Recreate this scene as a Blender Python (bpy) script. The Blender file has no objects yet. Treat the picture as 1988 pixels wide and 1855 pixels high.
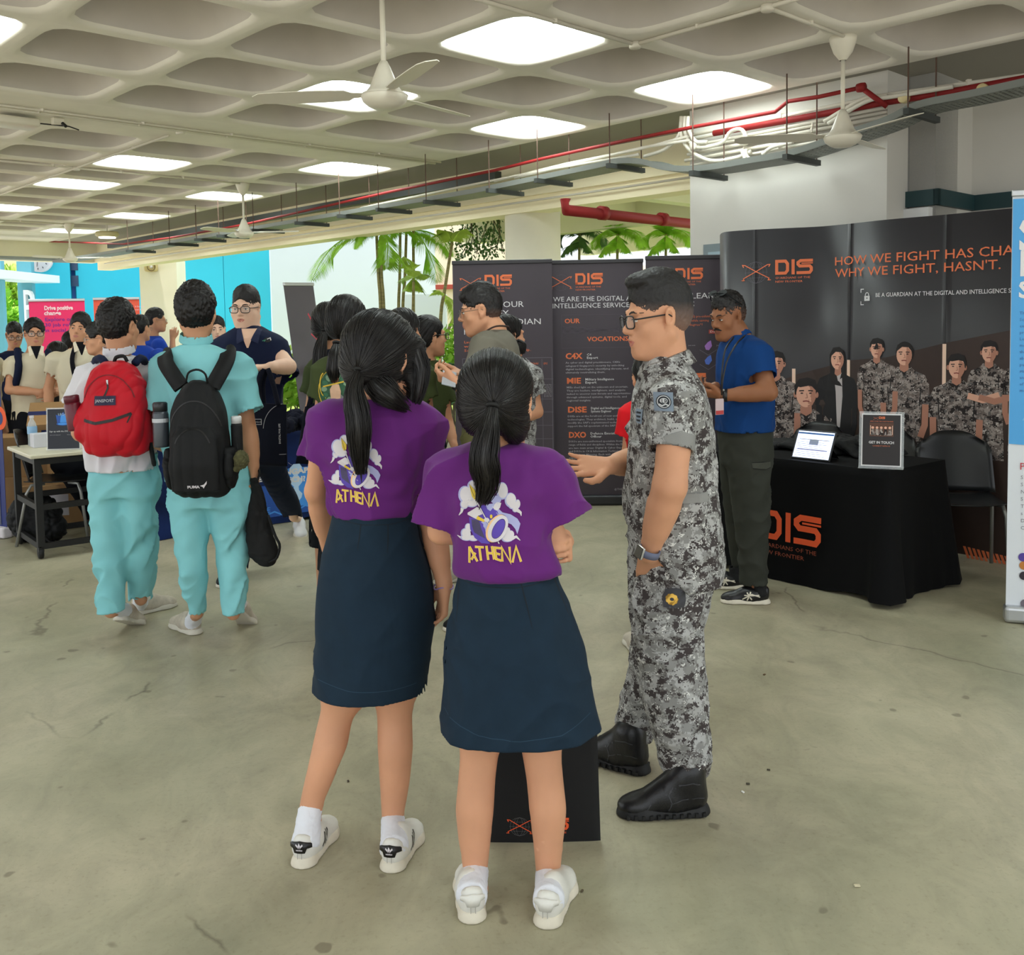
import bpy, bmesh, math, random
import numpy as np
import openvdb
from mathutils import Vector, Matrix
from mathutils.bvhtree import BVHTree
from mathutils import noise as mnoise

SC = bpy.context.scene
COL = SC.collection
random.seed(7)
RNG = np.random.default_rng(7)
PI = math.pi
F32 = np.float32

# ---------------------------------------------------------------- camera, light, exposure
FPX, CXP, CYP = 1900.0, 994.0, 756.1
PITCH, ROLL, CAMZ = 0.06627, -0.01686, 1.56
_fw = np.array([0, math.cos(PITCH), -math.sin(PITCH)])
_r0 = np.array([1.0, 0, 0]); _u0 = np.cross(_r0, _fw)
_R = _r0*math.cos(ROLL)+_u0*math.sin(ROLL)
_U = -_r0*math.sin(ROLL)+_u0*math.cos(ROLL)
CAM = np.array([0, 0, CAMZ])

def ray(px, py):
    return _R*(px-CXP)/FPX+_U*(CYP-py)/FPX+_fw

def W(px, py, y):
    """world point seen at a photo pixel at depth y (metres along +Y)"""
    d = ray(px, py)
    return CAM+d*(y/d[1])

def Gz(px, py, z=0.0):
    d = ray(px, py)
    return CAM+d*((z-CAMZ)/d[2])

def on_line(px, py, p0, dirn):
    """world point at a pixel on the vertical plane through p0 with horizontal direction dirn"""
    d = ray(px, py); n = np.array([dirn[1], -dirn[0], 0.0]); p = np.array([p0[0], p0[1], 0.0])
    return CAM+d*(np.dot(p-CAM, n)/np.dot(d, n))

def PX(P):
    P = np.asarray(P)-CAM; z = P@_fw
    return (CXP+FPX*(P@_R)/z, CYP-FPX*(P@_U)/z)

cam_d = bpy.data.cameras.new('camera'); cam = bpy.data.objects.new('camera', cam_d); COL.objects.link(cam)
cam_d.sensor_width = 36; cam_d.sensor_fit = 'HORIZONTAL'
cam_d.lens = FPX/1988*36
cam_d.shift_y = (CYP-927.5)/1988
cam_d.clip_end = 300
M = Matrix(((_R[0], _U[0], -_fw[0], 0), (_R[1], _U[1], -_fw[1], 0), (_R[2], _U[2], -_fw[2], CAMZ), (0, 0, 0, 1)))
cam.matrix_world = M
SC.camera = cam

SC.view_settings.view_transform = 'Standard'
SC.view_settings.look = 'None'
SC.view_settings.gamma = 1
SC.view_settings.use_curve_mapping = False
SC.view_settings.exposure = 0.75
world = bpy.data.worlds.new('sky'); SC.world = world; world.use_nodes = True
_bg = world.node_tree.nodes['Background']
_bg.inputs[0].default_value = (0.90, 0.95, 1.0, 1); _bg.inputs[1].default_value = 1.05
_s = bpy.data.lights.new('sun', 'SUN'); sun = bpy.data.objects.new('sun', _s); COL.objects.link(sun)
_s.energy = 3.0; _s.angle = math.radians(4); _s.color = (1, 0.96, 0.88)
sun.rotation_euler = Vector((0.12, 0.10, -1.0)).to_track_quat('-Z', 'Y').to_euler()

# ---------------------------------------------------------------- object helpers
def lin(c):
    c = np.array(c[:3], float)/255
    return tuple(np.where(c <= .04045, c/12.92, ((c+.055)/1.055)**2.4))+(1.0,)

def tag(o, label=None, cat=None, group=None, kind=None):
    if label: o['label'] = label
    if cat: o['category'] = cat
    if group: o['group'] = group
    if kind: o['kind'] = kind
    return o

def empty(name, loc, label=None, cat=None, group=None, kind=None, rz=0, parent=None):
    o = bpy.data.objects.new(name, None); COL.objects.link(o)
    o.location = Vector(loc); o.rotation_euler = (0, 0, rz); o.empty_display_size = .1
    if parent:
        o.parent = parent
    return tag(o, label, cat, group, kind)

ROOTMI = {}
def put(name, me, mat=None, parent=None, smooth=False):
    """link mesh given in WORLD coordinates; if parent is a located Empty the parent inverse keeps it in place"""
    if mat is not None and len(me.materials) == 0:
        for m_ in (mat if isinstance(mat, (list, tuple)) else [mat]): me.materials.append(m_)
    o = bpy.data.objects.new(name, me); COL.objects.link(o)
    if parent:
        o.parent = parent
        M_ = Matrix.Identity(4); p = parent
        while p:
            M_ = (p.matrix_parent_inverse @ Matrix.LocRotScale(p.location, p.rotation_euler, p.scale)) if p.parent is None and M_ == Matrix.Identity(4) else (p.matrix_parent_inverse @ Matrix.LocRotScale(p.location, p.rotation_euler, p.scale)) @ M_
            p = p.parent
        o.matrix_parent_inverse = M_.inverted()
    if smooth: me.polygons.foreach_set('use_smooth', [True]*len(me.polygons))
    return o

def mesh_np(name, verts, faces, smooth=False, matidx=None):
    """faces: array (n,k) or list of arrays"""
    me = bpy.data.meshes.new(name)
    v = np.asarray(verts, dtype=np.float32)
    if isinstance(faces, np.ndarray): groups = [faces]
    else: groups = [np.asarray(f, dtype=np.int32) for f in faces if len(f)]
    groups = [g for g in groups if len(g)]
    nl = sum(g.size for g in groups); nf = sum(len(g) for g in groups)
    me.vertices.add(len(v)); me.vertices.foreach_set('co', v.ravel())
    me.loops.add(nl); me.polygons.add(nf)
    me.loops.foreach_set('vertex_index', np.concatenate([g.ravel() for g in groups]).astype(np.int32))
    tot = np.concatenate([np.full(len(g), g.shape[1]) for g in groups])
    st = np.concatenate([[0], np.cumsum(tot)[:-1]]).astype(np.int32)
    me.polygons.foreach_set('loop_start', st)
    if smooth: me.polygons.foreach_set('use_smooth', np.ones(nf, bool))
    if matidx is not None: me.polygons.foreach_set('material_index', np.asarray(matidx, np.int32))
    me.update(calc_edges=True)
    return me

class MB:
    """collects simple solids into one mesh"""
    def __init__(s): s.v = []; s.f = []; s.n = 0; s.mi = []; s.cur = 0
    def add(s, v, f):
        v = np.asarray(v, float); s.v.append(v)
        for q in f: s.f.append([i+s.n for i in q]); s.mi.append(s.cur)
        s.n += len(v)
        return s
    def box(s, c, size, R=None):
        h = np.array(size, float)/2
        v = np.array([[x, y, z] for x in (-1, 1) for y in (-1, 1) for z in (-1, 1)])*h
        if R is not None: v = v@np.asarray(R).T
        v = v+np.array(c)
        return s.add(v, [(0, 1, 3, 2), (4, 6, 7, 5), (0, 4, 5, 1), (2, 3, 7, 6), (0, 2, 6, 4), (1, 5, 7, 3)])
    def rbox(s, c, size, r=.01, R=None, seg=2):
        """box with bevelled edges"""
        bm = bmesh.new(); bmesh.ops.create_cube(bm, size=1)
        for v in bm.verts: v.co = Vector((v.co.x*size[0], v.co.y*size[1], v.co.z*size[2]))
        bmesh.ops.bevel(bm, geom=list(bm.edges), offset=min(r, min(size)*.45), segments=seg, affect='EDGES', profile=.5)
        bm.verts.index_update()
        v = np.array([x.co[:] for x in bm.verts]); f = [[q.index for q in p.verts] for p in bm.faces]; bm.free()
        if R is not None: v = v@np.asarray(R).T
        return s.add(v+np.array(c), f)
    def beam(s, a, b, w, h, up=(0, 0, 1)):
        a = np.array(a, float); b = np.array(b, float); d = b-a; L = np.linalg.norm(d); d /= L
        u = np.array(up, float); x = np.cross(d, u); x /= np.linalg.norm(x); u = np.cross(x, d)
        return s.box((a+b)/2, (w, L, h), np.stack([x, d, u], 1))
    def tube(s, pts, r, n=8, caps=True):
        v, f = tube_np(pts, r, n, caps); return s.add(v, f)
    def lathe(s, c, prof, n=24, axis=(0, 0, 1)):
        """prof list of (r,z) along axis from c"""
        ax = np.array(axis, float); ax /= np.linalg.norm(ax)
        t = np.array([1, 0, 0]) if abs(ax[0]) < .8 else np.array([0, 1, 0])
        x = np.cross(ax, t); x /= np.linalg.norm(x); y = np.cross(ax, x)
        a = np.linspace(0, 2*PI, n, endpoint=False)
        ring = np.outer(np.cos(a), x)+np.outer(np.sin(a), y)
        v = np.concatenate([np.array(c)+ring*max(r, 1e-5)+ax*z for r, z in prof])
        f = []
        for k in range(len(prof)-1):
            for i in range(n):
                j = (i+1) % n
                f.append((k*n+i, k*n+j, (k+1)*n+j, (k+1)*n+i))
        return s.add(v, f)
    def quad(s, a, b, c, d): return s.add([a, b, c, d], [(0, 1, 2, 3)])
    def poly(s, pts): return s.add(pts, [tuple(range(len(pts)))])
    def mesh(s, name):
        me = bpy.data.meshes.new(name)
        me.from_pydata([tuple(p) for p in np.concatenate(s.v)], [], s.f)
        if any(s.mi): me.polygons.foreach_set('material_index', s.mi)
        return me
    def obj(s, name, mat=None, parent=None, smooth=False):
        return put(name, s.mesh(name), mat, parent, smooth)

def tube_np(pts, r, n=8, caps=True):
    P = np.asarray(pts, float); m = len(P)
    r = np.broadcast_to(np.asarray(r, float), (m,))
    T = np.gradient(P, axis=0); T /= np.linalg.norm(T, axis=1)[:, None]+1e-12
    up = np.array([0, 0, 1.0]) if abs(T[0][2]) < .9 else np.array([1.0, 0, 0])
    v = []; a = np.linspace(0, 2*PI, n, endpoint=False)
    x = np.cross(T[0], up); x /= np.linalg.norm(x)
    for i in range(m):
        x = x-T[i]*np.dot(x, T[i]); x /= np.linalg.norm(x)+1e-12
        y = np.cross(T[i], x)
        v.append(P[i]+r[i]*(np.outer(np.cos(a), x)+np.outer(np.sin(a), y)))
    f = []
    for k in range(m-1):
        for i in range(n):
            j = (i+1) % n
            f.append((k*n+i, k*n+j, (k+1)*n+j, (k+1)*n+i))
    if caps: f.append(tuple(range(n))[::-1]); f.append(tuple(range((m-1)*n, m*n)))
    return np.concatenate(v), f

def spline(pts, n=24):
    """Catmull-Rom through points"""
    P = np.asarray(pts, float)
    if len(P) < 3:
        t = np.linspace(0, 1, n)[:, None]; return P[0]*(1-t)+P[-1]*t
    Q = np.concatenate([[2*P[0]-P[1]], P, [2*P[-1]-P[-2]]]); out = []
    m = len(P)-1; tt = np.linspace(0, m, n)
    for t in tt:
        i = min(int(t), m-1); u = t-i; p0, p1, p2, p3 = Q[i:i+4]
        out.append(.5*((2*p1)+(-p0+p2)*u+(2*p0-5*p1+4*p2-p3)*u*u+(-p0+3*p1-3*p2+p3)*u**3))
    return np.array(out)

# ---------------------------------------------------------------- materials
MATS = {}
def mat(name, col, rough=.6, metal=0, var=0, vscale=8, bump=0, bscale=200, emit=0, spec=.5, sheen=0, sss=0, alpha=None, trans=0, stretch=None, bdist=.002, col2=None):
    if name in MATS: return MATS[name]
    m = bpy.data.materials.new(name); m.use_nodes = True; MATS[name] = m
    nt = m.node_tree; N = nt.nodes; b = N['Principled BSDF']
    c = lin(col); b.inputs['Base Color'].default_value = c
    b.inputs['Roughness'].default_value = rough; b.inputs['Metallic'].default_value = metal
    b.inputs['Specular IOR Level'].default_value = spec
    if sheen: b.inputs['Sheen Weight'].default_value = sheen
    if sss:
        b.inputs['Subsurface Weight'].default_value = sss; b.inputs['Subsurface Radius'].default_value = (.012, .005, .003)
        b.inputs['Subsurface Scale'].default_value = .6
    if trans: b.inputs['Transmission Weight'].default_value = trans
    if alpha is not None: b.inputs['Alpha'].default_value = alpha
    if emit:
        b.inputs['Emission Color'].default_value = c; b.inputs['Emission Strength'].default_value = emit
    tc = None
    if var or bump:
        tc = N.new('ShaderNodeTexCoord'); src = tc.outputs['Object']
        if stretch:
            mp = N.new('ShaderNodeMapping'); mp.inputs['Scale'].default_value = stretch
            nt.links.new(src, mp.inputs[0]); src = mp.outputs[0]
    if var:
        n = N.new('ShaderNodeTexNoise'); n.inputs['Scale'].default_value = vscale; n.inputs['Detail'].default_value = 4
        nt.links.new(src, n.inputs['Vector'])
        mx = N.new('ShaderNodeMix'); mx.data_type = 'RGBA'
        k1 = tuple(max(0, x*(1-var)) for x in c[:3])+(1,); k2 = tuple(min(1, x*(1+var)) for x in c[:3])+(1,)
        if col2 is not None: k1 = c; k2 = lin(col2)
        mx.inputs[6].default_value = k1; mx.inputs[7].default_value = k2
        rp = N.new('ShaderNodeMapRange'); rp.inputs[1].default_value = .3; rp.inputs[2].default_value = .7
        nt.links.new(n.outputs[0], rp.inputs[0]); nt.links.new(rp.outputs[0], mx.inputs[0]); nt.links.new(mx.outputs[2], b.inputs['Base Color'])
    if bump:
        n2 = N.new('ShaderNodeTexNoise'); n2.inputs['Scale'].default_value = bscale; n2.inputs['Detail'].default_value = 3
        nt.links.new(src, n2.inputs['Vector'])
        bp = N.new('ShaderNodeBump'); bp.inputs['Strength'].default_value = bump; bp.inputs['Distance'].default_value = bdist
        nt.links.new(n2.outputs[0], bp.inputs['Height']); nt.links.new(bp.outputs[0], b.inputs['Normal'])
    return m

def camo_mat(name, base=(138, 138, 136), dark=(68, 62, 62), light=(172, 172, 171), white=(212, 212, 208), px=.0034, scale=25, tint=1):
    if name in MATS: return MATS[name]
    m = bpy.data.materials.new(name); m.use_nodes = True; MATS[name] = m
    nt = m.node_tree; N = nt.nodes; L = nt.links; b = N['Principled BSDF']; b.inputs['Roughness'].default_value = .85
    b.inputs['Specular IOR Level'].default_value = .2
    tc = N.new('ShaderNodeTexCoord')
    sn = N.new('ShaderNodeVectorMath'); sn.operation = 'SNAP'; sn.inputs[1].default_value = (px, px, px)
    L.new(tc.outputs['Object'], sn.inputs[0])
    def layer(prev, col, off, sc, thr, dist=0.0):
        mp = N.new('ShaderNodeMapping'); mp.inputs['Location'].default_value = off; L.new(sn.outputs[0], mp.inputs[0])
        mp.inputs['Scale'].default_value = (1, 1, 1.25)
        n = N.new('ShaderNodeTexNoise'); n.inputs['Scale'].default_value = sc; n.inputs['Detail'].default_value = 5
        n.inputs['Roughness'].default_value = .72; n.inputs['Distortion'].default_value = dist
        L.new(mp.outputs[0], n.inputs['Vector'])
        g = N.new('ShaderNodeMath'); g.operation = 'GREATER_THAN'; g.inputs[1].default_value = thr; L.new(n.outputs[0], g.inputs[0])
        mx = N.new('ShaderNodeMix'); mx.data_type = 'RGBA'; L.new(g.outputs[0], mx.inputs[0])
        if isinstance(prev, tuple): mx.inputs[6].default_value = prev
        else: L.new(prev, mx.inputs[6])
        mx.inputs[7].default_value = lin(col)
        return mx.outputs[2]
    c = layer(lin(base), light, (3, 1, 7), scale, .505)
    c = layer(c, dark, (9, 4, 2), scale*.9, .532)
    c = layer(c, (105, 101, 100), (1, 14, 5), scale*1.3, .585)
    c = layer(c, white, (5, 8, 11), scale*1.8, .61)
    L.new(c, b.inputs['Base Color'])
    return m
# ---------------------------------------------------------------- flat print (lettering, emblems)
_TC = {}
def text_geo(body, bold=0.0, res=2):
    k = (body, bold, res)
    if k in _TC: return _TC[k]
    c = bpy.data.curves.new('lettering', 'FONT'); c.body = body; c.size = 1; c.resolution_u = res; c.offset = bold
    o = bpy.data.objects.new('lettering', c); me = o.to_mesh()
    v = np.array([x.co[:2] for x in me.vertices]) if len(me.vertices) else np.zeros((0, 2)); f = [list(p.vertices) for p in me.polygons]
    o.to_mesh_clear(); bpy.data.objects.remove(o); bpy.data.curves.remove(c)
    _TC[k] = (v, f); return v, f

def frame(o, x, n=None, z=(0, 0, 1)):
    """mapping u,v,w -> world: origin o, u along x, v along z, w along the normal towards the viewer"""
    o = np.array(o, float); x = np.array(x, float); x /= np.linalg.norm(x); z = np.array(z, float); z = z-x*np.dot(x, z); z /= np.linalg.norm(z)
    n = np.cross(x, z) if n is None else np.array(n, float)
    def fn(u, v, w): return o+np.outer(u, x)+np.outer(v, z)+np.outer(w, n)
    return fn

class Print:
    def __init__(s, base=.002, step=.0006): s.items = []; s.base = base; s.step = step
    def poly(s, pts, m, layer=0): s.items.append((np.array(pts, float), [list(range(len(pts)))], m, layer)); return s
    def rect(s, u, v, w, h, m, layer=0): return s.poly([(u, v), (u+w, v), (u+w, v+h), (u, v+h)], m, layer)
    def disc(s, u, v, r, m, layer=0, ry=None, n=20, rot=0):
        a = np.linspace(0, 2*PI, n, endpoint=False); ry = r if ry is None else ry
        x = np.cos(a)*r; y = np.sin(a)*ry
        return s.poly(np.stack([u+x*math.cos(rot)-y*math.sin(rot), v+x*math.sin(rot)+y*math.cos(rot)], 1), m, layer)
    def stroke(s, pts, w, m, layer=0, closed=False, taper=None):
        P = np.array(pts, float); n = len(P)
        if closed: P = np.concatenate([P[-1:], P, P[:1]])
        T = np.zeros_like(P)
        d = np.diff(P, axis=0); d /= np.linalg.norm(d, axis=1)[:, None]+1e-12
        nn = np.stack([-d[:, 1], d[:, 0]], 1)
        N = np.zeros_like(P); N[0] = nn[0]; N[-1] = nn[-1]
        for i in range(1, len(P)-1):
            q = nn[i-1]+nn[i]; q /= np.linalg.norm(q)+1e-9
            N[i] = q/max(.45, np.dot(q, nn[i]))
        if closed: P = P[1:-1]; N = N[1:-1]
        ww = np.full(len(P), w/2.0)
        if taper is not None: ww = ww*np.interp(np.linspace(0, 1, len(P)), np.linspace(0, 1, len(taper)), taper)
        A = P+N*ww[:, None]; B = P-N*ww[:, None]
        v = np.concatenate([A, B]); k = len(P); f = [[i, k+i, k+i+1, i+1] for i in range(k-1)]
        if closed: f.append([k-1, 2*k-1, k, 0])
        s.items.append((v, f, m, layer)); return s
    def text(s, body, u, v, size, m, align='L', xs=1.0, bold=0.0, layer=0, res=2, width=None, rot=0):
        g, f = text_geo(body, bold, res)
        if not len(g): return s
        g = g.copy(); g *= size/.72; g[:, 0] *= xs
        if width: g[:, 0] *= width/(g[:, 0].max()-min(0, g[:, 0].min()))
        wd = g[:, 0].max()
        if align == 'C': g[:, 0] -= wd/2
        if align == 'R': g[:, 0] -= wd
        if rot: c_, s_ = math.cos(rot), math.sin(rot); g = np.stack([g[:, 0]*c_-g[:, 1]*s_, g[:, 0]*s_+g[:, 1]*c_], 1)
        s.items.append((g+np.array([u, v]), f, m, layer)); return s
    def smallprint(s, lines, u, v, size, lead, m, width=None, layer=0, xs=1.25):
        for i, l in enumerate(lines): s.text(l, u, v-i*lead, size, m, xs=xs, res=1, layer=layer)
        return s
    def logo(s, u, v, h, m, mg, m2=None, globe=True, sub=True):
        """squared three letter mark with crossed blades over a dotted globe; u,v lower-left of the letters, h letter height"""
        if globe:
            cx, cy, R = u-1.26*h, v+.20*h, .72*h
            for rr in (1, .66, .33): s.stroke([(cx+R*rr*math.cos(t), cy+R*math.sin(t)) for t in np.linspace(0, 2*PI, 17)[:-1]], h*.012, mg, 0, True)
            for yy in (-.5, 0, .5):
                q = R*math.sqrt(1-yy*yy); s.stroke([(cx-q, cy+yy*R), (cx+q, cy+yy*R)], h*.012, mg, 0)
            for k in range(12): s.disc(cx+R*math.cos(k*.5236), cy+R*math.sin(k*.5236), h*.022, mg, 0, n=6)
            for sg in (-1, 1):
                s.stroke([(cx-sg*.98*h, cy-.52*h), (cx-sg*.80*h, cy-.52*h), (cx-sg*.86*h, cy-.40*h), (cx, cy+.06*h), (cx+sg*.74*h, cy+.50*h), (cx+sg*.92*h, cy+.52*h), (cx+sg*.84*h, cy+.36*h)], h*.055, m, 1)
        t = .2*h; w = .92*h
        s.stroke([(u+t/2, v), (u+t/2, v+h-t/2), (u+w*.72, v+h-t/2), (u+w-t*.6, v+h*.72), (u+w-t*.6, v+h*.28), (u+w*.72, v+t/2), (u, v+t/2)], t, m, 1)
        u2 = u+w+.14*h; s.stroke([(u2+t/2, v), (u2+t/2, v+h)], t, m, 1)
        u3 = u2+t+.12*h; w3 = 1.05*h
        s.stroke([(u3+w3, v+h-t/2), (u3+w3*.25, v+h-t/2), (u3+t/2, v+h*.78), (u3+t/2, v+h*.66), (u3+w3*.2, v+h*.54), (u3+w3*.8, v+h*.54), (u3+w3-t/2, v+h*.42), (u3+w3-t/2, v+h*.24), (u3+w3*.8, v+t/2), (u3, v+t/2)], t, m, 1)
        s.stroke([(u3+w3, v+h*.72), (u3+w3*.3, v+h*.72)], h*.07, m, 1)
        if sub:
            s.text('GUARDIANS OF THE', u, v-.28*h, h*.145, m2 or m, xs=1.5, res=1, layer=1, width=(u3+w3-u)*.93)
            s.text('NEW FRONTIER', u, v-.53*h, h*.145, m2 or m, res=1, layer=1, width=(u3+w3-u)*.73)
        return s
    def obj(s, name, fn, parent, maxlen=None):
        mats = []; V = []; F = []; MI = []; n = 0
        for g, f, m, layer in s.items:
            if m not in mats: mats.append(m)
            mi = mats.index(m)
            if maxlen:
                bm = bmesh.new(); vs = [bm.verts.new((x, y, 0)) for x, y in g]
                for q in f:
                    try: bm.faces.new([vs[i] for i in q])
                    except ValueError: pass
                bmesh.ops.triangulate(bm, faces=bm.faces[:])
                for _ in range(6):
                    es = [e for e in bm.edges if e.calc_length() > maxlen]
                    if not es: break
                    bmesh.ops.subdivide_edges(bm, edges=es, cuts=1)
                    bmesh.ops.triangulate(bm, faces=[q for q in bm.faces if len(q.verts) > 3])
                bm.verts.index_update()
                g = np.array([x.co[:2] for x in bm.verts]); f = [[q.index for q in p.verts] for p in bm.faces]; bm.free()
            w = np.full(len(g), s.base+s.step*layer)
            P = fn(g[:, 0], g[:, 1], w)
            V.append(P); F += [[i+n for i in q] for q in f]; MI += [mi]*len(f); n += len(g)
        if not V: return None
        me = bpy.data.meshes.new(name); me.from_pydata([tuple(p) for p in np.concatenate(V)], [], F)
        for m in mats: me.materials.append(m)
        me.polygons.foreach_set('material_index', MI)
        return put(name, me, None, parent)
# ---------------------------------------------------------------- signed distance modelling
BG = 0.05
def unit(v): v = np.asarray(v, float); return v/(np.linalg.norm(v)+1e-12)
def basis(f, up=(0, 0, 1)):
    """columns right, forward, up"""
    f = unit(f); r = np.cross(f, up); r = unit(r); u = np.cross(r, f); return np.stack([r, f, u], 1)
def Rz_(t): c, s = math.cos(t), math.sin(t); return np.array([[c, -s, 0], [s, c, 0], [0, 0, 1.0]])
def Rx_(t): c, s = math.cos(t), math.sin(t); return np.array([[1.0, 0, 0], [0, c, -s], [0, s, c]])
def Ry_(t): c, s = math.cos(t), math.sin(t); return np.array([[c, 0, s], [0, 1.0, 0], [-s, 0, c]])

class Vol:
    def __init__(s, lo, hi, vox):
        s.vox = vox; s.lo = np.array(lo, float)-5*vox
        n = np.ceil((np.array(hi, float)-s.lo)/vox).astype(int)+5
        s.a = np.full(n, BG, F32); s.n = n
    def _box(s, lo, hi):
        i0 = np.maximum(0, np.floor((np.array(lo)-s.lo)/s.vox).astype(int)); i1 = np.minimum(s.n, np.ceil((np.array(hi)-s.lo)/s.vox).astype(int)+1)
        if (i1 <= i0).any(): return None
        g = [(s.lo[k]+s.vox*np.arange(i0[k], i1[k])).astype(F32) for k in range(3)]
        return (slice(i0[0], i1[0]), slice(i0[1], i1[1]), slice(i0[2], i1[2])), g[0][:, None, None], g[1][None, :, None], g[2][None, None, :]
    def apply(s, lo, hi, fn, k=.01, mode='add'):
        pad = BG+k
        q = s._box(np.array(lo)-pad, np.array(hi)+pad)
        if q is None: return s
        sl, X, Y, Z = q; d = fn(X, Y, Z); a = s.a[sl]
        if mode == 'add':
            if k > 0: h = np.maximum(k-np.abs(a-d), 0)/k; a = np.minimum(a, d)-h*h*k*.25
            else: a = np.minimum(a, d)
        else:
            d = -d
            if k > 0: h = np.maximum(k-np.abs(a-d), 0)/k; a = np.maximum(a, d)+h*h*k*.25
            else: a = np.maximum(a, d)
        s.a[sl] = a; return s
    # primitives
    def cap(s, a, b, ra, rb, k=.01, mode='add', flat=None, ends=False):
        """round cone; flat=(axis,factor) squashes it along axis; ends=True: flat ends"""
        a = np.array(a, float); b = np.array(b, float); R = max(ra, rb)*1.05
        lo = np.minimum(a, b)-R; hi = np.maximum(a, b)+R; d = b-a; L2 = float(d@d)+1e-12
        def fn(X, Y, Z):
            x = X-a[0]; y = Y-a[1]; z = Z-a[2]
            tr = (x*d[0]+y*d[1]+z*d[2])/L2; t = np.clip(tr, 0, 1)
            x = x-t*d[0]; y = y-t*d[1]; z = z-t*d[2]
            if flat is not None:
                ax, fa = flat; q = (x*ax[0]+y*ax[1]+z*ax[2])*(fa-1); x = x+q*ax[0]; y = y+q*ax[1]; z = z+q*ax[2]
            r = ra+(rb-ra)*t
            if ends:
                L = math.sqrt(L2); al = np.maximum(-tr, tr-1)*L
                tt = np.clip(tr, -.2, 1.2); xx = X-a[0]-tt*d[0]; yy = Y-a[1]-tt*d[1]; zz = Z-a[2]-tt*d[2]
                if flat is not None:
                    q = (xx*ax[0]+yy*ax[1]+zz*ax[2])*(fa-1); xx = xx+q*ax[0]; yy = yy+q*ax[1]; zz = zz+q*ax[2]
                return np.maximum(np.sqrt(xx*xx+yy*yy+zz*zz)-r, al)
            dd = np.sqrt(x*x+y*y+z*z)-r
            if flat is not None: dd = dd/max(1, flat[1])**.5
            return dd
        return s.apply(lo, hi, fn, k, mode)
    def ell(s, c, r, R=None, k=.01, mode='add'):
        c = np.array(c, float); r = np.array(r, float); R = np.eye(3) if R is None else np.asarray(R, float)
        ext = np.sqrt((R**2)@(r**2))
        def fn(X, Y, Z):
            x = X-c[0]; y = Y-c[1]; z = Z-c[2]
            u = (x*R[0, 0]+y*R[1, 0]+z*R[2, 0])/r[0]; v = (x*R[0, 1]+y*R[1, 1]+z*R[2, 1])/r[1]; w = (x*R[0, 2]+y*R[1, 2]+z*R[2, 2])/r[2]
            k0 = np.sqrt(u*u+v*v+w*w)+1e-6; k1 = np.sqrt((u/r[0])**2+(v/r[1])**2+(w/r[2])**2)+1e-6
            return k0*(k0-1)/k1
        return s.apply(c-ext, c+ext, fn, k, mode)
    def box(s, c, h, R=None, rad=.01, k=.005, mode='add'):
        c = np.array(c, float); h = np.array(h, float)-rad; R = np.eye(3) if R is None else np.asarray(R, float)
        ext = np.abs(R)@(h+rad)
        def fn(X, Y, Z):
            x = X-c[0]; y = Y-c[1]; z = Z-c[2]
            u = np.abs(x*R[0, 0]+y*R[1, 0]+z*R[2, 0])-h[0]; v = np.abs(x*R[0, 1]+y*R[1, 1]+z*R[2, 1])-h[1]; w = np.abs(x*R[0, 2]+y*R[1, 2]+z*R[2, 2])-h[2]
            return np.sqrt(np.maximum(u, 0)**2+np.maximum(v, 0)**2+np.maximum(w, 0)**2)+np.minimum(np.maximum(u, np.maximum(v, w)), 0)-rad
        return s.apply(c-ext, c+ext, fn, k, mode)
    def plane(s, p, n, lo, hi, k=0):
        """remove everything on the n side of the plane inside the box"""
        p = np.array(p, float); n = unit(n)
        q = s._box(lo, hi)
        if q is None: return s
        sl, X, Y, Z = q
        d = (X-p[0])*n[0]+(Y-p[1])*n[1]+(Z-p[2])*n[2]
        s.a[sl] = np.maximum(s.a[sl], d); return s
    def loft(s, rows, k=.01, mode='add', rot=0, e=2.0, folds=None, grow=0, lean=True, cap=0.0):
        """rows (z,cx,cy,a,b) from any order; elliptical sections rotated by rot; folds=(n,amp,phase,[z-weights])"""
        r = np.array(sorted(rows, key=lambda q: q[0]), float)
        z0, z1 = r[0, 0], r[-1, 0]
        zz = np.linspace(z0, z1, 160); cols = []
        w = max(1, int(160/len(r)*.35)); ker = np.hanning(2*w+3)[1:-1]; ker /= ker.sum()
        for j in range(1, 5):
            q = np.interp(zz, r[:, 0], r[:, j]); qp = np.concatenate([2*q[0]-q[w:0:-1], q, 2*q[-1]-q[-2:-w-2:-1]]); cols.append(np.convolve(qp, ker, 'valid')[:160])
        mx = max(r[:, 3].max(), r[:, 4].max())+grow
        lo = (r[:, 1].min()-mx, r[:, 2].min()-mx, z0); hi = (r[:, 1].max()+mx, r[:, 2].max()+mx, z1)
        c, sn = math.cos(rot), math.sin(rot)
        def fn(X, Y, Z):
            zf = Z[0, 0, :]
            cx, cy, a, b = [np.interp(zf, zz, q).astype(F32)[None, None, :] for q in cols]
            a = a+grow; b = b+grow
            x = X-cx; y = Y-cy; u = (x*c+y*sn); v = (-x*sn+y*c)
            if folds is not None:
                n_, amp, ph, wt = folds; th = np.arctan2(v/b, u/a)
                wz = np.interp(zf, np.linspace(z0, z1, len(wt)), wt)[None, None, :].astype(F32)
                m = 1+amp*wz*(np.sin(n_*th+ph)+.5*np.sin((n_*1.7)*th*1.0+ph*2.3+zf[None, None, :]*3)); a = a*m; b = b*m
            if e == 2: k0 = np.sqrt((u/a)**2+(v/b)**2)+1e-6
            else: k0 = (np.abs(u/a)**e+np.abs(v/b)**e)**(1/e)+1e-6
            k1 = np.sqrt((u/(a*a))**2+(v/(b*b))**2)+1e-6
            kk = np.sqrt((u/a)**2+(v/b)**2)+1e-6
            d = (k0-1)*kk/k1
            dz = np.maximum(z0-Z, Z-z1)
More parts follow.
